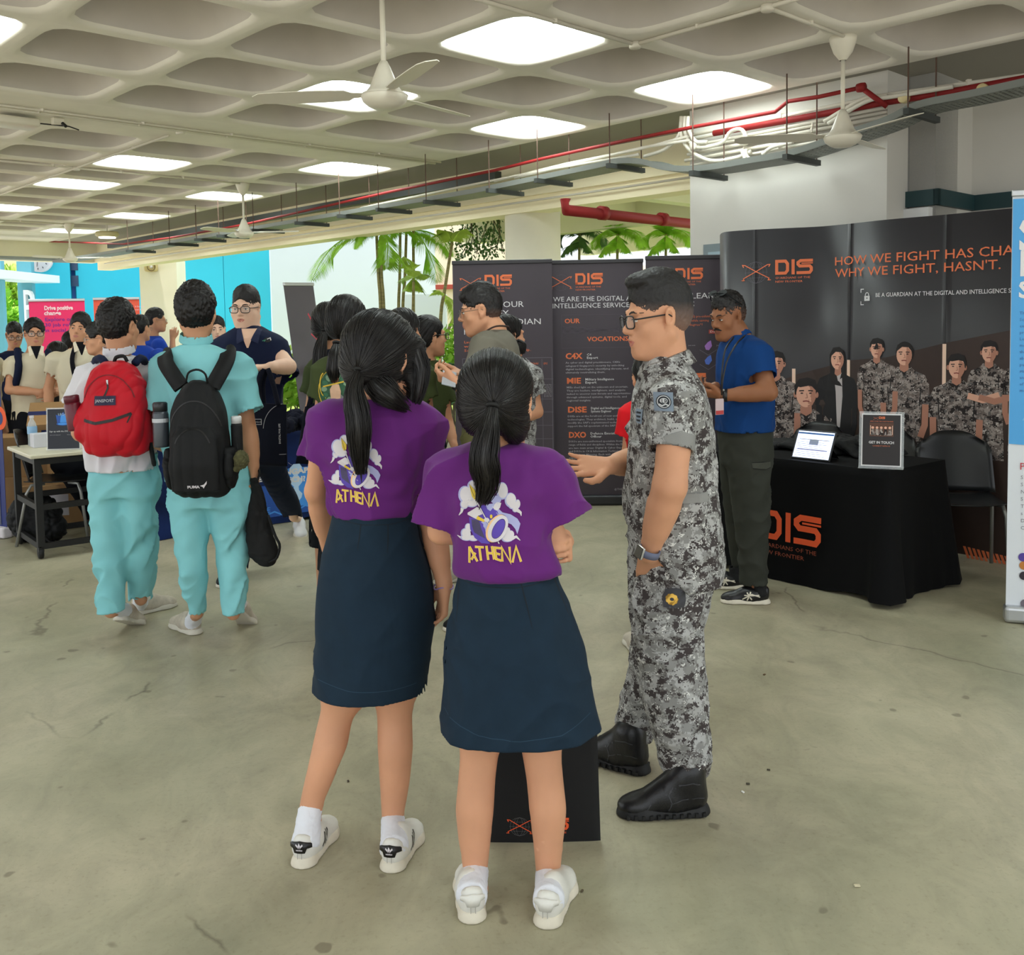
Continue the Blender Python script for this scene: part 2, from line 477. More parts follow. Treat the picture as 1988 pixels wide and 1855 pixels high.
            if cap > 0:
                return np.sqrt(np.maximum(d+cap, 0)**2+np.maximum(dz+cap, 0)**2)+np.minimum(np.maximum(d, dz)+cap, 0)-cap
            return np.maximum(d, dz)
        return s.apply(lo, hi, fn, k, mode)
    def mesh(s, name, disp=None, smooth=True, relax=0, keep=0, adapt=0.0):
        g = openvdb.FloatGrid(); g.background = 1.0 if False else BG
        g.copyFromArray(np.ascontiguousarray(s.a))
        pts, tri, quads = g.convertToPolygons(0.0, adapt)
        if len(pts) == 0: raise ValueError('empty '+name)
        v = pts.astype(float)*s.vox+s.lo
        quads = quads.astype(np.int32)[:, ::-1]; tri = tri.astype(np.int32)[:, ::-1] if len(tri) else np.zeros((0, 3), np.int32)
        if keep:
            e = np.concatenate([quads[:, [0, 1]], quads[:, [1, 2]], quads[:, [2, 3]]]+([tri[:, [0, 1]], tri[:, [1, 2]]] if len(tri) else [])); lab = np.arange(len(v))
            while True:
                m = np.minimum(lab[e[:, 0]], lab[e[:, 1]]); l2 = lab.copy(); np.minimum.at(l2, e[:, 0], m); np.minimum.at(l2, e[:, 1], m); l2 = l2[l2]
                if (l2 == lab).all(): break
                lab = l2
            u_, c_ = np.unique(lab, return_counts=True); ok = np.isin(lab, u_[c_ > 60]); nw = np.cumsum(ok)-1
            quads = nw[quads[ok[quads[:, 0]]]].astype(np.int32); tri = nw[tri[ok[tri[:, 0]]]].astype(np.int32) if len(tri) else tri; v = v[ok]
        if relax:
            E = np.concatenate([quads[:, [0, 1]], quads[:, [1, 2]], quads[:, [2, 3]], quads[:, [3, 0]]])
            for _ in range(relax):
                acc = np.zeros_like(v); cnt = np.zeros(len(v))
                for j in range(3):
                    acc[:, j] = np.bincount(E[:, 0], v[E[:, 1], j], len(v))+np.bincount(E[:, 1], v[E[:, 0], j], len(v))
                cnt = np.bincount(E[:, 0], minlength=len(v))+np.bincount(E[:, 1], minlength=len(v))
                v = .5*v+.5*acc/np.maximum(cnt, 1)[:, None]
        if disp is not None:
            # vertex normals from quads
            nrm = np.cross(v[quads[:, 2]]-v[quads[:, 0]], v[quads[:, 3]]-v[quads[:, 1]])
            N = np.zeros_like(v)
            for c_ in range(4):
                for j in range(3): N[:, j] += np.bincount(quads[:, c_], nrm[:, j], len(v))
            N /= np.linalg.norm(N, axis=1)[:, None]+1e-12
            q_ = disp(v, N)
            v = v+(N*q_[:, None] if q_.ndim == 1 else q_)
        return mesh_np(name, v, [quads, tri], smooth)

def nz(p, sc, seed=0, warp=1.2):
    """cheap smooth noise in [-1,1]; sc scalar or 3-vector frequencies (1/m)"""
    rg = np.random.default_rng(seed); q = p*np.asarray(sc); out = np.zeros(len(p))
    wv = np.stack([np.sin(q@rg.normal(size=3)*1.1+rg.uniform(0, 6)) for _ in range(3)], 1)*warp
    q = q+wv
    for _ in range(5):
        k = rg.normal(size=3)*1.6; out += np.sin(q@k+rg.uniform(0, 6))
    return out/3.2

def wrinkle(amp=.004, sc=14, seed=1, zs=1.0, fine=.3, cen=None):
    def f(v, N):
        r = nz(v, (sc, sc, sc*zs), seed); r2 = nz(v, (sc*2.3, sc*2.3, sc*2.3*zs), seed+5)
        d = amp*((1-2*np.abs(r)**.8)*.8+fine*r2)
        if cen is None: return d
        q = v[:, :2]-np.array(cen); q /= np.linalg.norm(q, axis=1)[:, None]+.02
        return np.concatenate([q*d[:, None], 0*q[:, :1]], 1)
    return f
# ---------------------------------------------------------------- people
def skin_mat(name, col): return mat(name, col, .55, var=.05, vscale=9, spec=.35, sss=.08)
SKIN = {'light': skin_mat('light_skin', (212, 156, 122)), 'fair': skin_mat('fair_skin', (232, 190, 164)), 'tan': skin_mat('tan_skin', (204, 150, 116)), 'brown': skin_mat('brown_skin', (146, 96, 66))}
m_hair = mat('black_hair', (20, 17, 17), .5, var=.4, vscale=60, spec=.4, stretch=(1, 1, .2), bump=.4, bscale=260, bdist=.002)
m_strand = mat('black_hair_strands', (24, 20, 19), .38, spec=.5, var=.35, vscale=40)
m_eye = mat('eye_white', (232, 228, 222), .25); m_iris = mat('dark_iris', (30, 18, 12), .15)
m_lip = mat('lip_skin', (200, 128, 114), .55); m_brow = mat('eyebrow_hair', (40, 32, 30), .8)
m_blackm = mat('black_metal_wire', (22, 22, 24), .35); m_goldm = mat('thin_metal_wire', (120, 110, 100), .3, metal=.8)

class Head:
    """local frame: x right, y forward, z up, origin between the ears; s = size factor"""
    def __init__(h, C, yaw, pitch=0, roll=0, s=1.0):
        h.C = np.array(C, float); h.s = s
        h.R = Rz_(-math.radians(yaw))@Rx_(math.radians(pitch))@Ry_(math.radians(roll))
    def w(h, x, y, z): return h.C+h.R@(np.array([x, y, z])*h.s)
    def build(h, V, female=False, jaw=1.0, mouth=0):
        s = h.s; R = h.R; e = lambda c, r, k=.012, R2=None, mode='add': V.ell(h.w(*c), np.array(r)*s, R if R2 is None else R@R2, k*s, mode)
        c = lambda a, b, ra, rb, k=.008, mode='add': V.cap(h.w(*a), h.w(*b), ra*s, rb*s, k*s, mode)
        e((0, -.012, .040), (.074, .094, .082), .02)
        e((0, .030, -.030), (.061*jaw, .062, .074), .03)
        e((0, .040, -.070), (.044*jaw, .046, .036), .03)
        c((-.016, .072, -.093), (.016, .072, -.093), .017, .017, .02)
        for q in (-1, 1):
            c((q*.055*jaw, -.005, -.045), (q*.022, .062, -.092), .018, .016, .025)
            e((q*.046, .058, -.022), (.022, .020, .020), .022)
            c((q*.040, .080, .030), (q*.016, .086, .027), .009, .010, .014)   # brow ridge
            e((q*.034, .094, .008), (.019, .014, .013), .012, mode='sub')     # socket
            e((q*.033, .073, .006), (.0145, .0145, .0145), .006)              # lids
        c((0, .082, .022), (0, .106, -.018), .007, .010, .012)
        e((0, .103, -.021), (.0125, .014, .0115), .008)
        for q in (-1, 1): e((q*.0125, .094, -.026), (.0085, .011, .008), .006)
        e((0, .080, -.052), (.026, .017, .016), .014)
        e((0, .092, -.049-.001*mouth), (.021, .0095, .0062), .005)
        e((0, .0895, -.061-.005*mouth), (.018, .0095, .0070), .005)
        if mouth: e((0, .096, -.056), (.012, .010, .0045), .003, mode='sub')
        # ears
        for q in (-1, 1):
            Re = Ry_(q*.12)@Rz_(-q*.45)
            e((q*.077, -.006, .004), (.008, .021, .032), .006, Re)
            e((q*.084, -.001, .006), (.005, .011, .018), .004, Re, 'sub')
            e((q*.074, .004, -.024), (.006, .009, .011), .006)
        return h
    def extras(h, root, female=False, glasses=None, moustache=False, eyes=True, brow=True, on_=None):
        s = h.s
        def ball(mb, c, r, n=10):
            prof = [(r*s*math.sin(t), -r*s*math.cos(t)) for t in np.linspace(0, PI, n)]; mb.lathe(h.w(*c), prof, 12, h.R[:, 1])
        if eyes:
            for q in (-1, 1):
                mb = MB(); V2 = MB()
                # almond shaped eye: flattened ball
                prof = [(.0108*math.sin(t), -.0108*math.cos(t)) for t in np.linspace(0, PI, 9)]
                m_ = MB(); m_.lathe((0, 0, 0), prof, 14, (0, 1, 0)); vv = np.concatenate(m_.v); vv[:, 2] *= .42; vv[:, 0] *= 1.05
                P = np.array([h.w(q*.032+x, .0812+y, .006+z) for x, y, z in vv]); mb.add(P, m_.f)
                o = mb.obj('eye', m_eye, root, True)
                m_ = MB(); m_.lathe((0, 0, 0), [(.0001, .0), (.0045, -.0005), (.0047, -.003)], 12, (0, 1, 0)); vv = np.concatenate(m_.v)
                P = np.array([h.w(q*.032+x, .0923+y, .006+z*.95) for x, y, z in vv]); MB().add(P, m_.f).obj('iris', m_iris, o, True)
                mb = MB(); mb.tube([h.w(q*.018, .0915, .010), h.w(q*.030, .0945, .0125), h.w(q*.046, .0865, .009)], np.array([.001, .0015, .001])*s, 5)
                mb.obj('eyelash', m_brow, root)
        if on_ is not None:
            fn = proj_fn([on_], h.C, h.R[:, 0], h.R[:, 1], h.R[:, 2])
            if brow:
                for q in (-1, 1):
                    P = Print(.0009, 0); P.stroke([(q*.013*s, .0265*s), (q*.024*s, .032*s), (q*.038*s, .0325*s), (q*.050*s, .027*s)], .0065*s, m_brow, taper=(.7, 1, .9, .3)); P.obj('eyebrow', fn, root, .006)
            P = Print(.0006, 0); P.poly([(x*s, z*s) for x, z in ((-.024, -.0555), (-.012, -.0475), (-.004, -.0455), (0, -.047), (.004, -.0455), (.012, -.0475), (.024, -.0555), (.012, -.0665), (0, -.0685), (-.012, -.0665))], m_lip if 'brown' not in on_.data.materials[0].name else mat('brown_lip', (132, 78, 64), .6)); P.obj('lip', fn, root, .006)
        if moustache:
            for q in (-1, 1): MB().tube([h.w(0, .101, -.039), h.w(q*.014, .099, -.042), h.w(q*.027, .090, -.050)], np.array([.005, .0055, .002])*s, 7).obj('moustache', m_hair, root, True)
        if glasses:
            g = MB(); col = m_blackm if glasses == 'black' else m_goldm; lm = MB(); r = .0023 if glasses == 'black' else .0012
            for q in (-1, 1):
                P = []
                for k in range(21):
                    t = 2*PI*k/20; S = SUP(t, 4); x = q*.034+.0255*S*math.cos(t); z = .004+.0185*S*math.sin(t); P.append(h.w(x, .108-abs(x)*.14, z))
                g.tube(P, r*s, 6, False)
                lm.add(P[:20], [list(range(20))])
                g.tube([h.w(q*.060, .099, .012), h.w(q*.070, .085, .012), h.w(q*.079, .0, .014), h.w(q*.078, -.014, .004)], r*s*1.1, 6)
            g.tube([h.w(-.009, .107, .008), h.w(0, .109, .011), h.w(.009, .107, .008)], r*s, 6)
            o = g.obj('glasses', col, root, True)
            lo_ = lm.obj('lens', mat('clear_lens', (235, 240, 240), .05, alpha=.18, spec=.8), o)

def hair_short(h, V, top=.014, side=.006, fringe=.02, back=-.035, up=0):
    """cropped hair volume: cap over the cranium minus the face side"""
    s = h.s; R = h.R
    V.ell(h.w(0, -.014, .046+up*.3), np.array([.0755+side*.9, .096+side, .083+top])*s, R, .004)
    V.ell(h.w(0, -.004, .085+up), np.array([.068, .086, .048+top])*s, R, .015)
    V.ell(h.w(0, -.040, .004), np.array([.064+side*.5, .056+side, .056])*s, R, .02)
    big = .25
    # cut forehead, face and neck
    def cutbox(c, hx, rot): V.box(h.w(*c), np.array(hx)*s, R@rot, .006*s, .006, 'sub')
    V.ell(h.w(.004, .108, -.020), np.array([.068, .068, .090])*s, R, .006, 'sub')
    cutbox((0, .062+fringe*.0, -.055), (.12, .05, .07), Rx_(0))
    for q in (-1, 1): V.ell(h.w(q*.088, .010, -.004), np.array([.030, .036, .050])*s, R, .006, 'sub')
    cutbox((0, -.06, back-.115), (.14, .14, .08), Rx_(-.30))

def spike(amp, sc, seed=3):
    def f(v, N): return amp*(np.abs(nz(v, (sc, sc, sc*.55), seed, 2))+.5*nz(v, (sc*2.2, sc*2.2, sc), seed+1, 1))
    return f

def hand(V, wr, d, n, side=1, s=1.0, curl=(.25, .3, .35, .4), thumb=.5, spread=.06, k=.006):
    """hand from wrist wr, pointing along d, palm facing n; side=+1: thumb lies on d x n side"""
    d = unit(d); n = unit(np.array(n)-d*np.dot(n, d)); t = np.cross(d, n)*side   # t points to the thumb side
    P = lambda a, b, c: np.array(wr)+(d*a+t*b+n*c)*s
    V.cap(P(-.01, 0, 0), P(.03, 0, 0), .024*s, .026*s, .01, flat=(n, 1.5))
    for b in (-.026, -.009, .009, .026):
        V.cap(P(.02, b*.7, 0), P(.085, b*1.05, -.001), .0145*s, .0125*s, .01, flat=(n, 1.15))
    L = (.068, .078, .072, .055)  # index..little from thumb side
    for i, b in enumerate((.029, .0098, -.0095, -.0285)):
        a0 = np.array([.085-.004*abs(i-1), b, 0]); ang = 0; p = a0; r = .0098-.0006*i
        for j, fr in enumerate((.45, .32, .23)):
            ang += curl[i]*(1.0 if j else .8); q = p+np.array([math.cos(ang), (1.5-i)*spread*.8*(1 if j == 0 else .6), math.sin(ang)])*L[i]*fr
            V.cap(P(*p), P(*q), r*s, (r-.0012)*s, k*.6); p = q; r -= .0011
    a = P(.018, .026, .004); b = P(.045, .030+.030*thumb, .016); c = P(.072, .034+.040*thumb, .024); e = P(.094, .034+.040*thumb, .030)
    V.cap(a, b, .017*s, .0135*s, .012); V.cap(b, c, .0125*s, .0108*s, .005); V.cap(c, e, .0105*s, .0085*s, .004)

class Shoe:
    """heel at the ground point p, toe along yaw (deg, 0 = away from camera); pitch lifts the heel"""
    def __init__(q, p, yaw, L=.27, pitch=0):
        q.R = Rz_(-math.radians(yaw))@Rx_(math.radians(-pitch)); q.s = L/.27; q.p = np.array(p, float)
        if pitch:  # rotate about the ball of the foot
            ball = np.array([0, .19, 0])*q.s; q.p = q.p+Rz_(-math.radians(yaw))@ball-q.R@ball
    def w(q, x, y, z): return q.p+q.R@(np.array([x, y, z])*q.s)
    def ankle(q): return q.w(0, .055, .11)
    def build(q, root, up, sole, kind='sneaker', trim=None, vox=.0035, lace=None, name='shoe'):
        s = q.s; R = q.R
        c0 = q.w(-.09, -.03, -.03); pts = np.array([q.w(x, y, z) for x in (-.075, .075) for y in (-.03, .30) for z in (-.01, .20 if kind == 'boot' else .13)])
        lo, hi = pts.min(0), pts.max(0)
        c = lambda V, a, b, ra, rb, k=.02, mode='add', flat=None: V.cap(q.w(*a), q.w(*b), ra*s, rb*s, k, mode, flat)
        V = Vol(lo, hi, vox)
        x0 = .006
        c(V, (0, .040, .045), (0, .10, .045), .038, .040, .02)
        c(V, (0, .10, .040), (x0, .19, .028), .040, .038, .03)
        V.ell(q.w(x0, .205, .026), np.array([.044, .060, .034])*s, R, .02)
        if kind == 'boot':
            c(V, (0, .050, .07), (0, .056, .125), .046, .050, .02)
            c(V, (0, .15, .06), (0, .075, .11), .034, .040, .03)
        else:
            c(V, (0, .060, .050), (0, .150, .052), .036, .026, .02)
            c(V, (0, .115, .078), (0, .160, .050), .024, .022, .02)
            c(V, (0, .034, .06), (0, .030, .072), .031, .030, .012)
            V.cap(q.w(0, .060, .080), q.w(0, .054, .16), .029*s, .040*s, .006, 'sub')
        V.plane(q.w(0, 0, .012), -R[:, 2], lo-.1, hi+.1)
        o = put(name, V.mesh(name, adapt=.2), up, root)
        V = Vol(lo, hi, vox)
        g = .003
        fl = (R[:, 2], 1.0)
        for (a, b, ra, rb) in (((0, .036, 0), (0, .10, 0), .040, .037), ((0, .10, 0), (x0, .19, 0), .037, .046), ((x0, .19, 0), (x0-.001, .225, 0), .046, .040)):
            V.cap(q.w(*a), q.w(*b), (ra+g)*s, (rb+g)*s, .02)
        h = .030 if kind != 'boot' else .036
        V.plane(q.w(0, 0, h), R[:, 2], lo-.1, hi+.1, 0)
        V.plane(q.w(0, 0, .001), -R[:, 2], lo-.1, hi+.1, 0)
        put('sole', V.mesh('sole'), sole, o)
        if lace:
            mb = MB()
            for i in range(5):
                y = .105+.017*i; z = .094-.0125*i-(.000 if kind != 'boot' else -.012)
                mb.tube([q.w(-.024, y, z-.010), q.w(0, y+.004, z+.006), q.w(.024, y, z-.010)], .0028*s, 5)
            mb.obj('lace', lace, o, True)
        return o

def wrow(D, px0, py, px1, b, dy=0):
    """section row from a photo silhouette: (z,cx,cy,a,b) at depth D+dy"""
    p = W(px0, py, D+dy); q = W(px1, py, D+dy); return ((p[2]+q[2])/2, (p[0]+q[0])/2, D+dy, (q[0]-p[0])/2, b)

def proj_fn(objs, o, x, n, z=(0, 0, 1)):
    """maps u,v onto the first surface hit along -n from in front; n points to the viewer"""
    base = frame(o, x, n, z); n = unit(n); trees = []
    for ob in objs:
        me = ob.data; nv = len(me.vertices); co = np.empty(nv*3, F32); me.vertices.foreach_get('co', co); co = co.reshape(-1, 3)
        trees.append(BVHTree.FromPolygons([Vector(c) for c in co.tolist()], [tuple(p.vertices) for p in me.polygons]))
    def fn(u, v, w):
        P = base(u, v, np.zeros(len(u))); out = []
        last = None
        for p, ww in zip(P, w):
            hit = None
            for t in trees:
                r = t.ray_cast(Vector(p+n*.6), Vector(-n), 1.2)
                if r[0] is not None and (hit is None or r[3] < hit[3]): hit = r
            if hit is None: out.append(p if last is None else p+n*np.dot(last-p, n))
            else:
                last = np.array(hit[0]); out.append(last+n*ww)
        return np.array(out)
    return fn

def strands(h, knot, root, n=420, seed=2, face_part=None, r=.0011, inflate=.012, mname='hair_strand', on_=None):
    """combed-back strands over the scalp gathered at knot (world)"""
    rg = np.random.default_rng(seed); s = h.s
    er = np.array([.0755+inflate, .096+inflate, .084+inflate]); ec = np.array([0, -.012, .042])
    kl = h.R.T@(np.array(knot)-h.C)/s; kd = unit((kl-ec)/er)
    VV = []; FF = []; nn = 0; bv = None
    if on_ is not None:
        co = np.empty(len(on_.data.vertices)*3, F32); on_.data.vertices.foreach_get('co', co)
        bv = BVHTree.FromPolygons([Vector(c) for c in co.reshape(-1, 3).tolist()], [tuple(p.vertices) for p in on_.data.polygons]); cc = h.w(*ec)
    for i in range(n):
        # start on a circle far from the knot (hairline)
        phi = rg.uniform(0, 2*PI); t0 = rg.uniform(.8, 2.3)
        u = unit(np.cross(kd, (0, 0, 1))); v = np.cross(u, kd)
        st = kd*math.cos(t0)+(u*math.cos(phi)+v*math.sin(phi))*math.sin(t0)
        p0 = ec+er*st
        if p0[1] > .045 and p0[2] < .055: continue
        if p0[2] < -.10: continue
        if abs(p0[0]) > .06 and p0[1] > .02 and p0[2] < .0: continue
        P = []; off = rg.uniform(-.0015, .0028)
        for t in np.linspace(0, 1, 11):
            om = t0; q = (math.sin((1-t)*om)*st+math.sin(t*om)*kd)/math.sin(om) if om < 3.1 else st
            pl = ec+er*q*(1+off*8)+0
            if t > .75: pl = pl*(1-(t-.75)*2.2)+kl*((t-.75)*2.2)
            pw = h.w(*pl)
            if bv is not None and t < .93:
                dd = unit(pw-cc); hit = bv.ray_cast(Vector(cc+dd*.35), Vector(-dd), .35)
                if hit[0] is not None: pw = np.array(hit[0])+dd*(.0006+max(0, off))
            P.append(pw)
        v_, f_ = tube_np(P, np.linspace(r*.9, r*.8, 11), 3, False); VV.append(v_); FF.append(np.array(f_)+nn); nn += len(v_)
    me = mesh_np('hair_strand', np.concatenate(VV), np.concatenate(FF), True)
    return put('hair_strand', me, m_strand, root)

def tail(knot, ctrl, root, rad, n=260, seed=4, r=.0013, name='ponytail', pts=16, flatdir=None):
    """bundle of strands from knot along control points; rad: bundle radius along it"""
    rg = np.random.default_rng(seed); C = spline([knot]+list(ctrl), pts); T = np.gradient(C, axis=0); T /= np.linalg.norm(T, axis=1)[:, None]
    VV = []; FF = []; nn = 0; tt = np.linspace(0, 1, pts)
    X = np.cross(T, np.array([0, 1.0, 0])); X /= np.linalg.norm(X, axis=1)[:, None]+1e-9; Y = np.cross(T, X)
    core_r = np.interp(tt, np.linspace(0, 1, len(rad)), rad)
    for i in range(n):
        a = rg.uniform(0, 2*PI); q = math.sqrt(rg.uniform(.05, 1)); L = rg.uniform(.72, 1.0)
        ph = rg.uniform(0, 6); P = []; rr = []
        k = max(6, int(pts*L))
        for j in range(k):
            wv = (.10*math.sin(4*tt[j]+ph)+.05*math.sin(9*tt[j]+ph*2))*min(1, tt[j]*4)
            P.append(C[j]+core_r[j]*((math.cos(a)*q+wv)*X[j]+(math.sin(a)*q*.75+wv*.5)*Y[j])); rr.append(r*(1-.6*(j/(k-1))**3))
        v_, f_ = tube_np(P, rr, 3, False); VV.append(v_); FF.append(np.array(f_)+nn); nn += len(v_)
    v_, f_ = tube_np(C, core_r*.70*np.where(tt > .7, (1-tt)*3.0+.1, 1), 14, True)
    F4 = [q for q in f_ if len(q) == 4]; VV.append(v_); FF.append(np.array(F4)+nn)
    me = mesh_np(name, np.concatenate(VV), np.concatenate(FF), True)
    return put(name, me, m_strand, root)

def relax_cloth(o): return o

def arc_pts(cx, cy, rx, ry, t0, t1, n=14, rot=0):
    t = np.linspace(math.radians(t0), math.radians(t1), n); x = rx*np.cos(t); y = ry*np.sin(t); c, s = math.cos(rot), math.sin(rot)
    return np.stack([cx+x*c-y*s, cy+x*s+y*c], 1)


m_blkcloth = mat('black_bag_cloth', (15, 15, 16), .9, bump=.3, bscale=700)
m_or = mat('orange_print', (238, 92, 44), .7); m_grl = mat('faint_grey_print', (120, 120, 122), .7)
m_blk_rub = mat('black_rubber', (16, 16, 17), .65)

def fade_mat(name, C, z0, z1, tone=(120, 92, 78)):
    """cropped hair whose scalp shows through towards the ears and nape"""
    m = mat(name, (20, 17, 17), .55, bump=.4, bscale=260); nt = m.node_tree; N = nt.nodes; L = nt.links; b = N['Principled BSDF']
    tc = N.new('ShaderNodeTexCoord'); sp = N.new('ShaderNodeSeparateXYZ'); L.new(tc.outputs['Object'], sp.inputs[0])
    n = N.new('ShaderNodeTexNoise'); n.inputs['Scale'].default_value = 500; L.new(tc.outputs['Object'], n.inputs['Vector'])
    ad = N.new('ShaderNodeMath'); ad.operation = 'MULTIPLY_ADD'; ad.inputs[1].default_value = .03; L.new(n.outputs[0], ad.inputs[0]); L.new(sp.outputs['Z'], ad.inputs[2])
    mr = N.new('ShaderNodeMapRange'); mr.inputs[1].default_value = C[2]+z0+.015; mr.inputs[2].default_value = C[2]+z1+.015; L.new(ad.outputs[0], mr.inputs[0])
    mx = N.new('ShaderNodeMix'); mx.data_type = 'RGBA'; mx.inputs[6].default_value = lin(tone); mx.inputs[7].default_value = lin((20, 17, 17)); L.new(mr.outputs[0], mx.inputs[0]); L.new(mx.outputs[2], b.inputs['Base Color'])
    return m
def rows_w(D, rows): return [wrow(D, r[0], r[1], r[2], r[3], r[4] if len(r) > 4 else 0) for r in rows]
def bbox_pts(P, pad): P = np.array(P); return P.min(0)-pad, P.max(0)+pad
def rows_pts(rw): return [p for z, cx, cy, a, b in rw for p in ((cx-a, cy-b, z), (cx+a, cy+b, z))]

def person(label, D, head, skin, hair, top=None, bottom=None, arms=(), legs=(), shoes=(), vox=None, group=None, neck=None, cat='person', body_rows=None, socks=None, face=True):
    if vox is None: vox = float(np.clip(D*.00115, .0035, .0105))
    cvox = max(.0044 if D < 3.3 else .0052, vox*(1.28 if D < 3.3 else 1.45))
    sk = SKIN[skin]
    hc = W(head['c'][0], head['c'][1], D+head.get('dy', 0))
    base = (hc[0], D, 0)
    root = empty('person', base, label, cat, group)
    h = Head(hc, head['yaw'], head.get('pitch', 0), head.get('roll', 0), head.get('s', 1.0))
    out = {'root': root, 'head': h}
    trw = rows_w(D, top['rows']) if top else (rows_w(D, body_rows) if body_rows else [])
    ttop = max(trw, key=lambda r: r[0])
    leg_rw = [rows_w(D, l) for l in legs]
    A = []
    for a in arms:
        P = [W(*(q[:2]), D+q[2]) for q in a['pts']]; A.append((P, a))
    pts = [h.w(x, y, z) for x in (-.1, .1) for y in (-.12, .12) for z in (-.13, .16)]+rows_pts(trw)
    for l in leg_rw: pts += rows_pts(l)
    for P, a in A: pts += list(P)
    sh = []
    for q in shoes:
        g = Gz(q['p'][0], q['p'][1]); g = np.array([g[0], g[1], q.get('lift', 0.0)])
        S = Shoe(g, q['yaw'], q.get('L', .27), q.get('pitch', 0)); sh.append((S, q))
    for S, q in sh: pts.append(S.w(0, .06, .05))
    lo, hi = bbox_pts(pts, .13)
    lo[2] = max(lo[2], -.01)
    V = Vol(lo, hi, vox)
    if trw: V.loft([(z, cx, cy, max(.02, a-.02), max(.02, b-.02)) for z, cx, cy, a, b in trw], .02, e=2.2)
    for l in leg_rw: V.loft(l, .02)
    tb = min(trw, key=lambda r: r[0]) if trw else None
    for l in leg_rw:
        t_ = max(l, key=lambda r: r[0])
        if tb and t_[0] < tb[0]: V.cap((t_[1], t_[2], t_[0]-.02), ((t_[1]+tb[1])/2, tb[2], tb[0]), min(.075, t_[3]), .055, .02)
        V.loft([(t_[0]-.01, t_[1], t_[2], t_[3], t_[4]), (t_[0]+.01, t_[1], t_[2], t_[3], t_[4])], .02)
    for (P, a) in A:
        r = a['r']
        if trw:
            cz = sorted(trw, key=lambda q: abs(q[0]-P[0][2]))[0]; V.cap(P[0], (cz[1], cz[2], P[0][2]-.02), r[0]*.8, .05, .03)
        V.cap(P[0], P[1], r[0], r[1], .03); V.cap(P[1], P[2], r[1]*1.0, r[2], .02)
        V.cap(P[1]*.72+P[2]*.28, P[1]*.4+P[2]*.6, r[1]*1.02, (r[1]+r[2])*.5, .02)
        if 'hand' in a:
            g = a['hand']; hand(V, P[2], g['d'], g['n'], g.get('side', 1), g.get('s', 1.0), g.get('curl', (.3, .35, .4, .45)), g.get('thumb', .5), g.get('spread', .06))
    nk = np.array([ttop[1], ttop[2], ttop[0]]) if neck is None else W(neck[0], neck[1], D+neck[2])
    V.cap(h.w(0, -.022, -.03), nk, .050*h.s, head.get('nr', .056)*h.s, .03)
    for i, (S, q) in enumerate(sh):
        if i < len(leg_rw):
            lb = min(leg_rw[i], key=lambda r: r[0]); V.cap((lb[1], lb[2], lb[0]), S.w(0, .045, .05), .030, .027, .02)
        elif bottom and bottom['kind'] != 'skirt':
            L_ = sorted(rows_w(D, bottom['legs'][min(i, len(bottom['legs'])-1)]), key=lambda q: -q[0]); C_ = ([np.array([tb[1], tb[2], tb[0]])] if tb else [])+[np.array([q[1], q[2], q[0]]) for q in L_]+[S.w(0, .05, .07)]
            for u_, v_ in zip(C_, C_[1:]): V.cap(u_, v_, .032, .026, .01)
        V.cap(S.w(0, .05, .06), S.w(0, .16, .028), .026, .016, .02)
    h.build(V, jaw=head.get('jaw', 1.0), mouth=head.get('mouth', 0))
    if 'carve' in head: head['carve'](V, h)
    body = put('body', V.mesh('body', keep=1, adapt=.12), sk, root); out['body'] = body
    fy = math.cos(math.radians(head['yaw']))
    if fy < .25 and face: h.extras(root, glasses=head.get('glasses'), moustache=head.get('moustache', False), on_=body)
    elif head.get('glasses'): h.extras(root, glasses=head['glasses'], eyes=False, brow=False)
    # hair
    hv = min(max(vox, .0045), .008)
    def hvol(): 
        P = [h.w(x, y, z) for x in (-.12, .12) for y in (-.14, .14) for z in (-.14, .18)]; lo2, hi2 = bbox_pts(P, .02); return Vol(lo2, hi2, hv)
    kind = hair['kind']
    if kind == 'short':
        V = hvol(); hair_short(h, V, hair.get('top', .016), hair.get('side', .006), back=hair.get('back', -.035), up=hair.get('up', 0))
        if 'extra' in hair: hair['extra'](V, h)
        out['hair'] = put('hair', V.mesh('hair', spike(hair.get('amp', .004), hair.get('sc', 55))), fade_mat('faded_hair_%d' % int(hc[0]*1000+5000), hc, *hair['fade']) if 'fade' in hair else m_hair, root)
    else:
        V = hvol(); s = h.s; R = h.R; inf = hair.get('inf', .010)
        V.ell(h.w(0, -.014, .044), np.array([.0755+inf, .094+inf, .083+inf])*s, R, .004)
        V.ell(h.w(0, -.048, -.005), np.array([.068+inf, .054+inf, .068])*s, R, .02)
        V.box(h.w(0, .135, -.03), np.array([.12, .07, .085])*s, R@Rx_(.15), .006, .012, 'sub')
        V.box(h.w(0, .075, -.06), np.array([.12, .06, .07])*s, R@Rx_(.5), .006, .012, 'sub')
        V.box(h.w(0, -.05, -.145), np.array([.14, .14, .075])*s, R@Rx_(-.1), .006, .012, 'sub')
        if 'extra' in hair: hair['extra'](V, h)
        hb = put('hair', V.mesh('hair', spike(.0015, 60)), m_hair, root); out['hair'] = hb
        kn = W(hair['knot'][0], hair['knot'][1], D+hair['knot'][2])
        if hair.get('n', 0): strands(h, kn, root, hair['n'], 3, inflate=inf+.002, r=hair.get('sr', .0011), on_=hb)
        ctrl = [W(q[0], q[1], D+q[2]) for q in hair['tail']]
        tail(kn, ctrl, root, hair['rad'], hair.get('tn', 120), r=hair.get('tr', .0016))
        d = unit(ctrl[0]-kn); x = unit(np.cross(d, (0, 1, 0))); y = np.cross(d, x); kr = hair.get('kr', .017)
        P = [kn+d*.006+(x*math.cos(t)+y*math.sin(t))*kr for t in np.linspace(0, 2*PI, 17)]
